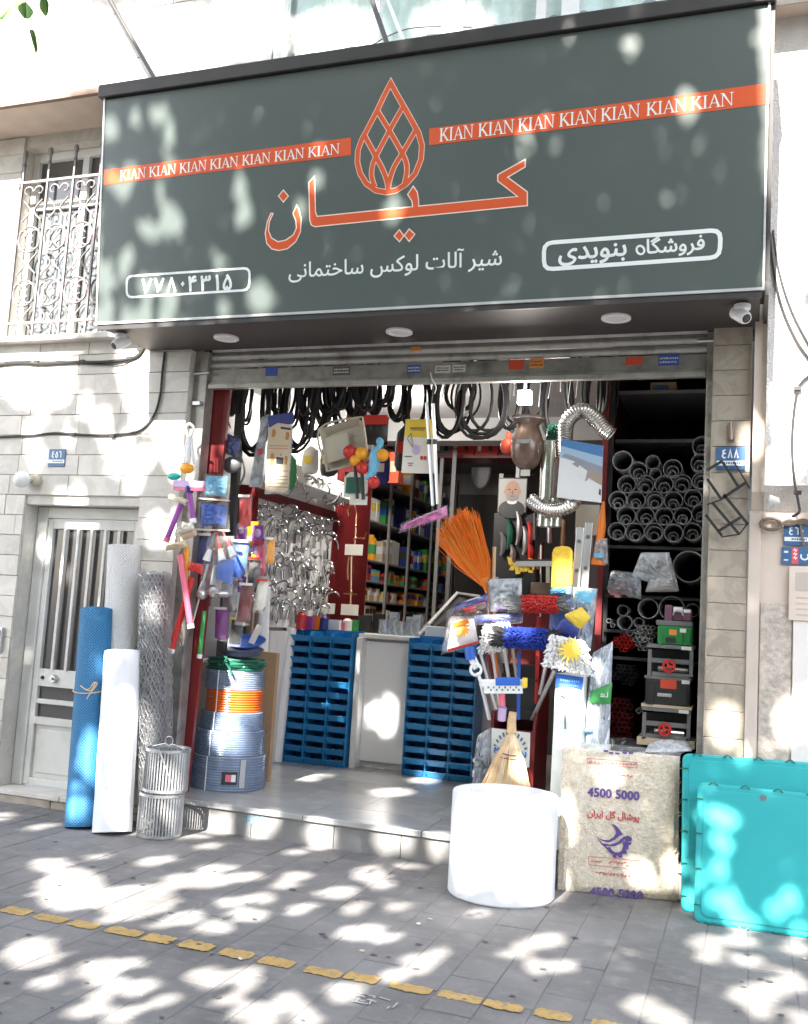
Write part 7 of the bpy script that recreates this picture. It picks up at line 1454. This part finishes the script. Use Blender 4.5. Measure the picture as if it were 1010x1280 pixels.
# straw broom
t = thing('straw_broom', 'short pale straw whisk broom hanging upside up before the red stand', 'broom', tuple(X9(400, 900, .10)))
tips = [X9(140, 850, .05), X9(250, 870, .04), X9(360, 900, .04), X9(480, 905, .04), X9(590, 890, .05), X9(640, 880, .05)]
part(t, 'bristles', fan(X9(455, 215, .1), tips, 300, .0026, 'straw', .05, .02, .03), M['straw_pale'], kind='stuff'); part(t, 'dark_bristles', fan(X9(455, 215, .1), tips, 240, .0028, 'straw', .06, .02, .035), M['straw'], kind='stuff'); part(t, 'handle', G().tube([X9(470, 0, .1), X9(455, 110, .1), X9(455, 240, .1)], [.024, .028, .03], 10), M['straw'])
for y_, w_ in ((490, 75), (535, 110)): part(t, 'binding_thread', G().tube(crom([X9(430 - w_, y_ - 15, .055), X9(430, y_ + 5, .045), X9(430 + w_, y_ + 12, .055)], 6), .003, 5), M['red_board'])
# plastic bag of grey goods left of the stand
t = thing('grey_goods_bag', 'clear bag of grey goods standing left of the red stand', 'bag', tuple(X9(100, 900, .2))); g = G()
for _ in range(14): g.ball(X9(U(30, 200), U(330, 800), .22 + U(-.03, .03)), U(.025, .045), 8, 5, sq=(1, .8, U(.5, 1)))
part(t, 'grey_goods', g, M['galv']); part(t, 'film', pillow(G(), X9(0, 860, .2), X9(230, 860, .2), X9(215, 180, .2), X9(60, 270, .2), .07, cr=.6), M['film_grey'])
# ladder, cones
t = thing('aluminium_ladder', 'folded aluminium ladder standing right of the yellow sponge mop', 'ladder', tuple(X(840, 900, .38)))
for k, (x0_, y0_) in enumerate((((835, 90)), (885, 60))):
    a_, b_ = X(x0_ + 18, y0_, .38 + .04 * k), X(x0_ - 20, 560, .38 + .04 * k); b_ = a_ + (b_ - a_) * 3.1; part(t, 'rail', G().beam(a_, b_, .05, .03), M['alu'], smooth=False, bevel=.003)
    for f in (.055, .17): c = a_.lerp(b_, f); part(t, 'rung_bolt', G().lathe([(.001, .006), (.012, .006), (.014, 0)], 10, c + V((0, -.016, 0)), (0, -1, 0)), M['case_grey'])
q_ = X(965, 165, .42); t = thing('orange_cone', 'orange plastic cone hanging right of the ladder', 'cone', tuple(q_)); part(t, 'cone', G().lathe([(.05, -.16), (.038, -.10), (.026, .02), (.03, .10), (.016, .2), (.008, .26)], 14, q_, (.05, 0, 1)), M['orange']); part(t, 'clear_packet', pillow(G(), X(920, 300, .4), X(1010, 300, .4), X(1005, 150, .4), X(940, 160, .4), .03, cr=.5), M['film_grey']); part(t, 'blue_label', G().box((X(930, 262, .36).x, .36, X(930, 262, .36).z), (X(985, 235, .36).x, .362, X(985, 235, .36).z)), M['sky_blue'], smooth=False)
one('grey_board', G().box((X(820, 130, .6).x, .6, X(820, 130, .6).z), (X(990, -40, .6).x, .62, X(990, -40, .6).z)), M['beige'], 'pale board behind the ladder top', 'board', smooth=False)
# white printed carton with the blue top
Y9 = lambda a, b, Y: P(690 + a / 12.62, 840 + b / 12.62, y=Y)
cq = [Y9(-25, 1800, -.02), Y9(430, 1800, -.02), Y9(505, 80, .05), Y9(60, 15, .05)]
t = thing('tall_white_carton', 'tall white printed carton with a blue top panel beside the mop stand', 'carton', tuple(cq[0])); o_ = cq[0]; uu_ = (cq[1] - cq[0]); vv_ = (cq[3] - cq[0]); nn_ = uu_.cross(vv_).normalized(); nn_ = -nn_ if nn_.y > 0 else nn_
zf_ = FL + .001; k_ = (o_.z - zf_) / vv_.z; o_ = o_ - vv_ * k_; H_ = 1 + k_
part(t, 'box', G().prism([(0, 0), (1, 0), (1, H_), (0, H_)], o_, uu_, vv_, -nn_ * .16), M['sign_white'], smooth=False, fix=True, bevel=.003)
def onb(a, b): 
    r_ = ray(690 + a / 12.62, 840 + b / 12.62); return CAM + r_ * ((o_ - CAM).dot(nn_) / r_.dot(nn_))
def bp(nm, pts, k, m): part(t, nm, G().face([onb(*p) + nn_ * (.0015 * k) for p in pts]), M[m], smooth=False)
bp('blue_top', [(62, 20), (500, 85), (480, 298), (380, 262), (260, 240), (140, 240), (50, 265)], 1, 'blue')
for x0_, y0_, x1_, h_ in ((130, 110, 420, 28), (125, 190, 410, 12), (125, 218, 330, 9)):
    xx = x0_
    while xx < x1_: w_ = U(14, 34); bp('print', [(xx, y0_ + h_ + (xx - x0_) * .1), (xx + w_, y0_ + h_ + (xx - x0_) * .1), (xx + w_, y0_ + (xx - x0_) * .1), (xx, y0_ + (xx - x0_) * .1)], 2, 'sky_blue'); xx += w_ + 10
bp('picture_stick', [(195, 900), (222, 900), (220, 420), (195, 430)], 1, 'case_grey'); bp('picture_grip', [(112, 352), (205, 390), (222, 420), (215, 500), (196, 505), (196, 425), (115, 378)], 2, 'ink_black')
for yy_, m_ in ((380, 'case_grey'), (465, 'galv'), (548, 'beige')): bp('picture_dot', [(398 + 30 * cos(q_), yy_ + 32 * sin(q_)) for q_ in np.linspace(0, 2 * pi, 12, endpoint=False)], 1, m_)
t = thing('wrapped_bundle', 'white plastic wrapped bundle with a green band right of the tall carton', 'bundle', tuple(Y9(700, 1200, .15)))
zlow = FL; pb = [Y9(470, 1250, .16), Y9(900, 1250, .16), Y9(960, -480, .2), Y9(640, -300, .2)]
part(t, 'bundle', pillow(G(), pb[0], pb[1], pb[2], pb[3], .07, n=14, cr=.25), mat('bundle_white', (.72, .75, .80), .3, var=.08, vs=10, bump=.6, bs=12)); part(t, 'film', pillow(G(), *pb, .09, n=14, cr=.4), M['film_grey']); part(t, 'lower_bundle', G().tube([V((pb[0].x * .5 + pb[1].x * .5, .17, FL)), (pb[0] + pb[1]) / 2 + V((0, 0, .05))], .09, 12), M['sign_white'])
part(t, 'green_band', pillow(G(), Y9(590, 505, .095), Y9(925, 505, .095), Y9(950, 165, .10), Y9(610, 300, .10), .035, n=10, cr=.12, both=False), M['green']); part(t, 'blue_print', pillow(G(), Y9(480, 960, .10), Y9(650, 960, .10), Y9(640, 860, .10), Y9(500, 890, .10), .02, n=5, both=False), M['sky_blue']); g = G(); c_ = Y9(760, 385, .045); s12 = mpp(c_) / 12.62
for pts in ([(0, 0), (60, 0), (60, 45)], [(30, 0), (30, 55)], [(75, 0), (115, 0), (115, 75)], [(12, 20), (12, 40)]): stroke(g, [(p[0] * s12, p[1] * s12) for p in pts], 10 * s12, c_, NU, NV, NN, .002)
part(t, 'white_script', g, M['sign_white'], smooth=False)

# ================================================================== ON THE PAVEMENT, RIGHT
# large white foam roll
cx, cy, r = -1.285, -.425, .300; zt_ = P(627, 990, y=cy).z
prof = [(.001, 0), (r - .006, 0), (r, .008)] + [(r * (1 + U(-.004, .004)), zt_ * k / 8) for k in range(1, 8)] + [(r, zt_ - .01), (r - .006, zt_)]
for k in range(9): prof += [(r - .012 - k * .028, zt_ - .001 - .0), (r - .018 - k * .028, zt_ - .006), (r - .026 - k * .028, zt_ - .001)]
prof += [(.03, zt_ - .02)]
t = thing('large_foam_roll', 'large squat roll of white foam sheet in the middle of the pavement', 'roll', (cx, cy, 0)); part(t, 'roll', G().lathe(prof, 64, (cx, cy, 0)), M['foam_white']); an = -2.2; part(t, 'sheet_edge', G().beam((cx + (r + .001) * cos(an), cy + (r + .001) * sin(an), .004), (cx + (r + .001) * cos(an), cy + (r + .001) * sin(an), zt_ - .006), .012, .006), M['foam_white'], smooth=False)
# wood wool cooler pad pack
A_, B_ = P(697, 1113, z=0), P(848, 1128, z=0); u_ = (B_ - A_); wd_ = u_.length; u_.normalize(); nb = V((u_.y, -u_.x, 0)); zt_ = P(703, 934, y=-.10).z; v_ = V((-nb.x * .09, -nb.y * .09, zt_)); hv_ = v_.length; v_.normalize(); nrm = u_.cross(v_).normalized(); nrm = -nrm if nrm.y > 0 else nrm
t = thing('cooler_pad_pack', 'pale wood wool cooler pad pack with purple and red printing', 'pack', tuple(A_)); bmw = mat('wood_wool', (.76, .68, .55), .85, var=.14, vs=42, bump=1.0, bs=70, dirt=((.50, .40, .26), .3, 40))
nX, nZ = 22, 26; rows = []
for j in range(nZ + 1):
    row = []
    for i in range(nX + 1):
        x, y = i / nX, j / nZ; e = min(x, 1 - x, y, 1 - y); d = -.03 * max(0, 1 - e / .06) ** 2 + U(-.003, .003)
        row.append(A_ + u_ * (wd_ * x) + v_ * (hv_ * y) + nrm * d)
    rows.append(row)
g = G().grid(rows); th_ = -nrm * .20
edge = rows[0] + [r_[-1] for r_ in rows[1:]] + rows[-1][::-1][1:] + [r_[0] for r_ in rows[::-1][1:-1]]; back = [p + th_ + V((U(-.006, .006), 0, U(-.006, .006) * (p.z > .02))) for p in edge]
g.grid([edge, back], 0, True); g.face(back); part(t, 'pad', g, bmw, smooth=True, fix=True)
g = G()
for k in range(2600):
    c = A_ + u_ * U(.01, wd_ - .01) + v_ * U(.01, hv_ - .01) + nrm * U(-.001, .004); th = U(0, pi); l = U(.008, .035); d = u_ * cos(th) + v_ * sin(th); e = d.cross(nrm); c2 = c + d * l * .5 + e * U(-.008, .008) + nrm * .001; c3 = c + d * l; wdt = e * .0011
    g.face([c - wdt, c + wdt, c2 + wdt, c2 - wdt]); g.face([c2 - wdt, c2 + wdt, c3 + wdt, c3 - wdt])
    if k % 3: g.m[-1] = g.m[-2] = k % 3
part(t, 'wood_wool_strands', g, [M['straw_pale'], M['kraft'], M['paper']], smooth=False, kind='stuff')
ZB = lambda a, b: (680 + a / 5.316, 920 + b / 5.316)
def onp(a, b, k=1):
    px_, py_ = ZB(a, b); r_ = ray(px_, py_); return CAM + r_ * ((A_ + nrm * .006 * k - CAM).dot(nrm) / r_.dot(nrm))
def uv2(a, b): p = onp(a, b) - A_; return (p.dot(u_), p.dot(v_))
PB = A_ + nrm * .0062
for (xa, ya), (xb, yb), nm in (((290, 398), (632, 428), 'number_print'), ((303, 1062), (655, 1092), 'number_print')):
    p0, p1 = uv2(xa, ya), uv2(xb, yb); d = V((p1[0] - p0[0], p1[1] - p0[1])); g = G(); text(g, '4500 5000', PB + u_ * p0[0] + v_ * p0[1], u_ * d.normalized().x + v_ * d.normalized().y, v_, nrm, width=d.length, bold=.035); part(t, nm, g, M['ink_purple'], smooth=False)
p0, p1 = uv2(290, 530), uv2(632, 562); d = V((p1[0] - p0[0], p1[1] - p0[1])); g = G(); text(g, shape('پوشال گل ایران'), PB + u_ * p0[0] + v_ * p0[1], u_ * d.normalized().x + v_ * d.normalized().y, v_, nrm, width=d.length, bold=.035); part(t, 'red_title', g, M['ink_red'], smooth=False)
g = G(); 
for pts in ([(445, 580), (478, 596), (500, 618), (526, 655), (500, 665), (470, 690), (430, 706), (395, 700), (345, 668), (392, 690), (430, 692), (462, 672), (480, 645), (472, 612)], [(388, 712), (440, 722), (490, 705), (530, 668), (548, 672), (520, 706), (470, 732), (410, 730)], [(530, 672), (555, 662), (580, 672), (586, 692), (570, 702), (545, 700)], [(540, 705), (582, 706), (578, 722), (548, 728)], [(352, 672), (392, 716), (430, 748), (420, 752), (388, 724)]): g.prism([uv2(*p) for p in pts], PB, u_, v_, nrm * .0006)
gear = [uv2(428, 740), uv2(440, 762), uv2(468, 782), uv2(500, 785), uv2(526, 768), uv2(538, 740), uv2(536, 700)]; stroke(g, gear, .018, PB, u_, v_, nrm, .0005)
for x_, y_ in ((470, 796), (508, 796), (538, 772), (550, 740)): q_ = uv2(x_, y_); g.prism([(q_[0] - .01, q_[1] - .01), (q_[0] + .01, q_[1] - .01), (q_[0] + .01, q_[1] + .012), (q_[0] - .01, q_[1] + .012)], PB + nrm * .0003, u_, v_, nrm * .0006)
for x0_, y0_ in ((395, 92), (430, 104), (470, 108), (520, 104), (560, 106)): g.prism([uv2(x0_, y0_), uv2(x0_ + 34, y0_ + 4), uv2(x0_ + 30, y0_ + 16), uv2(x0_ + 4, y0_ + 14)], PB, u_, v_, nrm * .0006)
part(t, 'fish_and_gear_emblem', g, M['ink_purple'], smooth=False, fix=True)
g = G()
for (x0_, y0_, x1_, y1_) in ((290, 148, 618, 205), (298, 800, 632, 880)):
    sl = .085; stroke(g, [uv2(x0_, y0_), uv2(x1_, y0_ + (x1_ - x0_) * sl), uv2(x1_, y1_ + 8), uv2(x0_, y1_ - (x1_ - x0_) * sl * .9)], .003, PB, u_, v_, nrm, .0006, True)
def scrib(x0_, x1_, y_, h_, sl):
    xx = x0_
    while xx < x1_:
        w_ = U(10, 26); yy = y_ + (xx - x0_) * sl; stroke(g, [uv2(xx + q_ * w_ / 5, yy + U(-h_, h_) * (.7 if q_ % 2 else .4)) for q_ in range(6)], .0042, PB, u_, v_, nrm, .0006); xx += w_ + U(3, 8)
scrib(300, 606, 172, 10, .06); scrib(335, 575, 240, 13, .12); scrib(312, 380, 830, 8, .1); scrib(430, 540, 836, 14, .1); scrib(545, 610, 862, 6, .1); scrib(345, 592, 905, 14, .12)
part(t, 'small_red_print', g, M['ink_red'], smooth=False)
part(t, 'wrap_film', pillow(G(), A_ + v_ * (hv_ * .98) + nrm * .005, A_ + u_ * wd_ + v_ * (hv_ * .98) + nrm * .005, A_ + u_ * (wd_ + .02) + v_ * (hv_ + .035) - nrm * .12, A_ + u_ * (.02) + v_ * (hv_ + .03) - nrm * .12, .02, cr=.5), M['film'])
# turquoise panels
def tq(A0, top, w, lab, hole):
    A0 = V(A0); top = V(top); H = (top - A0).length; v = (top - A0).normalized(); u = V((1, .04, 0)).normalized(); u = (u - v * u.dot(v)).normalized(); n_ = u.cross(v).normalized(); n_ = -n_ if n_.y > 0 else n_
    t = thing('turquoise_panel', lab, 'panel', tuple(A0), 'turquoise panels'); rr = .04; pts = []
    for (cx_, cy_, a0) in ((rr, rr, pi), (w - rr, rr, 1.5 * pi), (w - rr, H - rr, 0), (rr, H - rr, pi / 2)):
        for k in range(6): pts.append((cx_ + rr * cos(a0 + pi / 2 * k / 5), cy_ + rr * sin(a0 + pi / 2 * k / 5)))
    part(t, 'panel', G().prism(pts, A0, u, v, -n_ * .045), M['turquoise'], smooth=False, fix=True, bevel=.014)
    part(t, 'raised_field', G().prism([(rr + (p[0] - rr) * 1.0 if False else .035 + (w - .07) * p[0] / w, .035 + (H - .07) * p[1] / H) for p in pts], A0 + n_ * .0, u, v, n_ * .006), M['turquoise'], smooth=False, fix=True, bevel=.005)
    nc = int(H / .155)
    for k in range(nc): f = (k + .5) / nc; c = A0 + v * (H * f) + n_ * .004; part(t, 'edge_clip', G().tube([c + u * .03, c + u * .0 + n_ * .006, c - u * .004 - n_ * .02, c - u * .004 - n_ * .045], .0035, 5), M['dark_green'])
    nc = int(w / .155)
    for k in range(nc):
        for yy, s in ((0, -1), (H, 1)): f = (k + .5) / nc; c = A0 + u * (w * f) + v * yy + n_ * .004; part(t, 'edge_clip', G().tube(crom([c - u * .025 - v * (s * .012), c + n_ * .004 + v * (s * .004), c + u * .025 - v * (s * .012)], 4), .0035, 5), M['dark_green'])
    if hole: h_ = A0 + u * hole[0] + v * hole[1] + n_ * .0065; part(t, 'eyelet', G().lathe([(.016, 0), (.016, .003), (.009, .003)], 14, h_, n_).lathe([(.001, .0015), (.009, .0015)], 12, h_, n_), M['case_grey'])
    return t
A0 = P(851, 1140, z=.0); tq(A0, P(853, 941, y=-.10), 1.15, 'rear turquoise plastic panel leaning beside the cooler pad pack', None)
A0 = P(867, 1153, z=.0); T0 = P(872, 977, y=-.25); uh = P(956, 977, y=-.30); tq(A0, T0, 1.0, 'front turquoise plastic panel with an eyelet, leaning on the rear one', (uh.x - A0.x, (T0 - A0).length - .02 - .03))

# ================================================================== STREET TREE (behind the camera) that dapples the light
E1 = SUN.cross(V((0, 0, 1))).normalized(); E2 = E1.cross(SUN).normalized()
if E2.z < 0: E2 = -E2
if E1.x < 0: E1 = -E1
def suv(p): p = V(p); return (p.dot(E1), p.dot(E2))
def surf(px_, py_, k):
    if k == 'g': return P(px_, py_, z=0)
    if k == 's': r_ = ray(px_, py_); return CAM + r_ * ((SO_ - CAM).dot(SN) / r_.dot(SN))
    return P(px_, py_, y={'f': 0, 'u': OY, 'r': -.17, 'i': 2.0, 'b': -.1, 't': -.43, 'q': -.6, 'w': -.5, 'm': .1, 'h': .35}[k]) if k != 'l' else P(px_, py_, z=FL)
SPOTS = {}
SPOTS['g'] = '90,1110,62,40 60,1080,25,12 170,1125,75,30 250,1100,66,14 40,1190,40,28 200,1075,20,7 55,1033,10,4 5,1020,15,9 265,1085,18,6 230,1145,18,9 202,1074,22,7 128,1071,12,6 161,1143,15,8 232,1148,22,11 266,1158,18,11 286,1128,17,7 306,1142,20,11 313,1095,20,6 262,1058,18,4 115,1209,30,12 161,1206,20,9 118,1236,18,8 34,1195,32,8 60,1229,22,8 175,1229,16,7 252,1216,15,7 273,1222,15,7 306,1226,22,11 209,1251,13,6 111,1263,17,7 148,1270,22,9 290,1250,11,7 320,1270,14,8 370,1064,13,6 370,1095,20,7 360,1107,17,5 330,1121,13,8 374,1136,18,6 421,1116,28,10 461,1094,28,11 481,1107,17,5 441,1138,11,7 502,1084,9,4 495,1138,11,5 444,1166,23,12 485,1171,13,6 522,1205,19,16 535,1201,11,12 431,1235,23,10 362,1250,21,10 384,1267,13,7 323,1262,9,8 657,1185,8,11 589,1144,5,4 677,1175,14,11 670,1208,10,8 708,1206,13,10 795,1257,14,13 826,1264,21,11 840,1274,20,7 885,1174,12,7 923,1174,21,9 892,1187,15,7 885,1200,11,7 940,1200,23,7 954,1239,30,16 989,1229,22,14 937,1246,21,13 1000,1274,15,11 996,1189,13,7 954,1267,17,7'
SPOTS['f'] = '279,1027,8,9 322,1040,9,13 343,1030,5,6 400,1045,15,20 490,1050,26,10 545,1055,7,17 60,475,38,33 40,540,9,14 42,565,7,9 107,510,5,9 130,525,5,8 135,555,7,8 155,555,8,9 175,520,11,16 185,570,9,8 200,535,11,9 215,560,13,28 200,670,8,9 165,430,13,8 170,595,11,7 80,622,7,5 100,623,5,5 60,692,3,4 38,662,3,5 145,585,4,7 60,250,80,110 20,330,60,130 70,390,50,60 100,180,40,60 935,545,6,16 905,905,18,22 985,905,14,26 30,470,35,35'
SPOTS['s'] = '137,160,5,12 167,145,6,6 193,140,4,8 205,145,8,6 213,165,4,12 212,200,4,16 155,235,8,10 165,215,5,7 140,222,6,8 215,275,12,14 190,290,7,9 205,240,6,6 300,235,8,9 305,268,7,11 160,320,5,9 150,340,7,7 132,350,7,18 135,390,7,10 230,318,9,3 232,378,4,7 270,330,8,5 285,335,4,4 325,370,12,15 280,385,5,7 212,385,5,7 395,225,6,9 403,305,7,4 160,400,7,7 185,355,16,5 210,365,6,6 857,125,7,10 860,140,5,7 655,180,5,9 790,55,5,7 703,52,3,5 490,262,7,13 375,262,4,8 100,300,24,90'
SPOTS['u'] = '60,60,110,70 200,50,120,45 310,30,60,40 130,90,60,25 420,30,70,35 560,15,60,25 20,20,60,60'
SPOTS['r'] = '985,200,25,190 990,480,20,120 975,590,10,35 985,320,22,60'
SPOTS['i'] = '395,800,4,17 415,805,5,13 380,800,4,9 365,830,3,8 430,870,4,11 432,925,5,18 410,890,3,11 377,915,4,9 463,880,8,9 478,893,6,7 480,866,7,7'
SPOTS['l'] = '380,968,17,4 490,990,26,5 530,975,14,4'
SPOTS['b'] = '705,1030,7,40 842,1078,8,24 760,962,16,7 800,1090,12,10'
SPOTS['t'] = '963,963,12,9 903,1003,12,12 898,1040,11,11 898,1073,10,10 877,980,9,9 870,1077,7,12 910,1121,11,11 970,1128,10,14 926,1152,18,11 996,1159,13,9 1005,1119,6,12 984,1110,7,7 856,1094,9,16'
SPOTS['q'] = '600,1060,34,66 650,1065,38,66 627,1050,46,80'
SPOTS['w'] = '105,930,12,38 115,800,11,13 90,1000,11,23 145,900,14,70 150,1000,14,30 157,712,12,12 200,790,16,18 207,985,18,36 193,960,8,14'
SPOTS['m'] = '615,765,26,13 565,790,10,14 700,705,10,16 725,690,9,22 640,795,9,8 620,790,12,10 660,800,12,8 233,588,9,11 245,545,5,14 203,668,7,7 735,900,10,20 710,880,10,20 655,970,8,12 740,830,8,16 240,610,10,6 225,790,5,9'
SPOTS['h'] = '291,865,12,20 285,890,9,10 345,600,9,13 272,605,8,10 275,925,8,12 320,830,5,14 318,855,6,10'
holes = []
for k, s_ in SPOTS.items():
    for w_ in s_.split():
        cx_, cy_, rx_, ry_ = map(float, w_.split(',')); sc_ = .58 if k == 'g' else .95 if k == 's' else .68 if k == 't' else .85; rx_ *= sc_; ry_ *= sc_; c = surf(cx_, cy_, k); u0, v0 = suv(c)
        a = suv(surf(cx_ + rx_, cy_, k)); b = suv(surf(cx_, cy_ - ry_, k)); holes.append((u0, v0, a[0] - u0, a[1] - v0, b[0] - u0, b[1] - v0))
        if k in 'gf':
            for _ in range(1): holes.append((u0 + U(-2.2, 2.2) * (a[0] - u0), v0 + U(-2.2, 2.2) * (b[1] - v0), .035 * U(.7, 1.3), 0, 0, .03 * U(.7, 1.4)))
Hs = np.array(holes); GROW = 0.008
NL = 200000
lu = rng.uniform(-8.2, 2.6, NL); lv = rng.uniform(-3.0, 6.0, NL); ly = rng.uniform(-8.6, -6.7, NL)
sd, e1, e2 = np.array(SUN), np.array(E1), np.array(E2)
base = lu[:, None] * e1 + lv[:, None] * e2; tt = (ly - base[:, 1]) / sd[1]; ctr = base + tt[:, None] * sd
nrm_ = -sd + rng.normal(0, .5, (NL, 3)); nrm_ /= np.linalg.norm(nrm_, axis=1)[:, None]
rd_ = rng.normal(0, 1, (NL, 3)); ua = np.cross(nrm_, rd_); ua /= np.linalg.norm(ua, axis=1)[:, None]; va = np.cross(nrm_, ua)
ll = rng.uniform(.04, .065, NL)[:, None]; ww = ll * rng.uniform(.55, .75, NL)[:, None]
Q4 = np.stack([ctr - ua * ll, ctr + va * ww - nrm_ * .012, ctr + ua * ll, ctr - va * ww - nrm_ * .012], 1)
qu, qv = Q4 @ e1, Q4 @ e2
keep = np.ones(NL, bool); det = Hs[:, 2] * Hs[:, 5] - Hs[:, 3] * Hs[:, 4]
for h, d_ in zip(Hs, det):
    ra, rb = math.hypot(h[2], h[3]), math.hypot(h[4], h[5]); R0 = max(ra, rb) + .2
    idx = np.nonzero((abs(lu - h[0]) < R0) & (abs(lv - h[1]) < R0))[0]
    du, dv = qu[idx] - h[0], qv[idx] - h[1]; al = (du * h[5] - dv * h[4]) / d_; be = (-du * h[3] + dv * h[2]) / d_
    keep[idx] &= ((al * ra / (ra + GROW)) ** 2 + (be * rb / (rb + GROW)) ** 2 > 1).all(1)
Q4 = Q4[keep]; NL = len(Q4); vs = Q4.reshape(-1, 3)
me = bpy.data.meshes.new('crown'); me.vertices.add(len(vs)); me.vertices.foreach_set('co', vs.astype(np.float32).ravel())
me.loops.add(NL * 4); me.loops.foreach_set('vertex_index', np.arange(NL * 4, dtype=np.int32)); me.polygons.add(NL); me.polygons.foreach_set('loop_start', np.arange(0, NL * 4, 4, dtype=np.int32)); me.update(calc_edges=True); me.validate()
tree = thing('street_tree', 'leafy street tree whose crown dapples the light on the shop', 'tree', (-2.6, -8.9, -.14))
cr = link('crown', me, M['leaf'], tree, (2.6, 8.9, .14))
part(tree, 'trunk', G().tube([(-2.6, -8.9, -.14), (-2.62, -8.85, 1.0), (-2.55, -8.8, 2.2), (-2.6, -8.7, 3.3)], [.24, .19, .17, .15], 14), M['bark'])
for e in ((-5.2, -8.3, 4.6), (-.9, -8.4, 4.5), (-3.2, -8.4, 4.9)): part(tree, 'limb', G().tube(crom([(-2.6, -8.7, 3.1), V((-2.6, -8.7, 3.2)).lerp(V(e), .5) + V((0, 0, .5)), e], 5), [.06 - .005 * k for k in range(11)], 8), M['bark'])
tip = V(ray(22, 14)) * 2.6 + CAM; bl = crom([(-5.2, -8.3, 4.6), (-5.6, -7.0, 4.9), (-4.6, -5.6, 4.4), tip + V((-.9, -.15, .75)), tip + V((-.08, 0, .10))], 6)
part(tree, 'long_branch', G().tube(bl, [.03 - .001 * k for k in range(len(bl))], 7), M['bark'])
g = G()
for k in range(46):
    b_ = tip + V((-.55 + U(-.5, .42), U(-.15, .15), .32 + U(-.30, .3))) if k > 6 else tip + V(((.02, 0, .02), (-.05, .02, .04), (.03, .03, .05), (-.08, 0, .0), (.0, .04, -.02), (-.04, .05, .07), (.05, 0, .08))[k])
    if k > 6 and in_view(b_, 30) : continue
    d_ = V((U(-.5, .5), U(-.6, .6), -1)).normalized(); sd_ = d_.orthogonal().normalized(); sd_.rotate(Matrix.Rotation(U(0, 6), 3, d_)); l_ = U(.04, .065); w_ = l_ * .38; n_ = d_.cross(sd_) * .006
    hw = ((.08, .55), (.28, .95), (.5, 1.0), (.75, .62), (.92, .22)); g.face([b_] + [b_ + d_ * l_ * f + sd_ * w_ * q_ - n_ for f, q_ in hw] + [b_ + d_ * l_]).face([b_ + d_ * l_] + [b_ + d_ * l_ * f - sd_ * w_ * q_ - n_ for f, q_ in hw[::-1]] + [b_])
part(tree, 'branch_leaves', g, mat('young_leaf', (.16, .30, .07), .5, var=.2), smooth=False)

# plain out-of-view houses added across the street to cut sky glare on the sign
for k, (x0, x1, h, m) in enumerate(((-16, -5.2, 8.5, 'kraft'), (-5.0, 3.5, 9.5, 'soffit_plaster'), (3.7, 16, 8.0, 'stone'))):
    t = thing('house', ['added buff house out of view across the street behind the tree', 'tallest added pale house out of view across the street', 'added stone house out of view across the street at the far right'][k], 'building', ((x0 + x1) / 2, -20, -.14), 'added houses across the street')
    part(t, 'wall', G().box((x0, -28, -.14), (x1, -20, h)), M[m], smooth=False); part(t, 'cornice', G().box((x0 - .1, -20.25, h + .001), (x1 + .1, -19.8, h + .25)), M['grout'], smooth=False)
    for zz in np.arange(1.2, h - 2, 3.0):
        for xx in np.arange(x0 + 1, x1 - 1.5, 2.6): w_ = part(t, 'window', G().box((xx, -19.99, zz), (xx + 1.3, -19.94, zz + 1.5)), M['white_paint'], smooth=False); part(w_, 'pane', G().box((xx + .08, -19.935, zz + .08), (xx + 1.22, -19.925, zz + 1.42)), M['door_glass'], smooth=False)
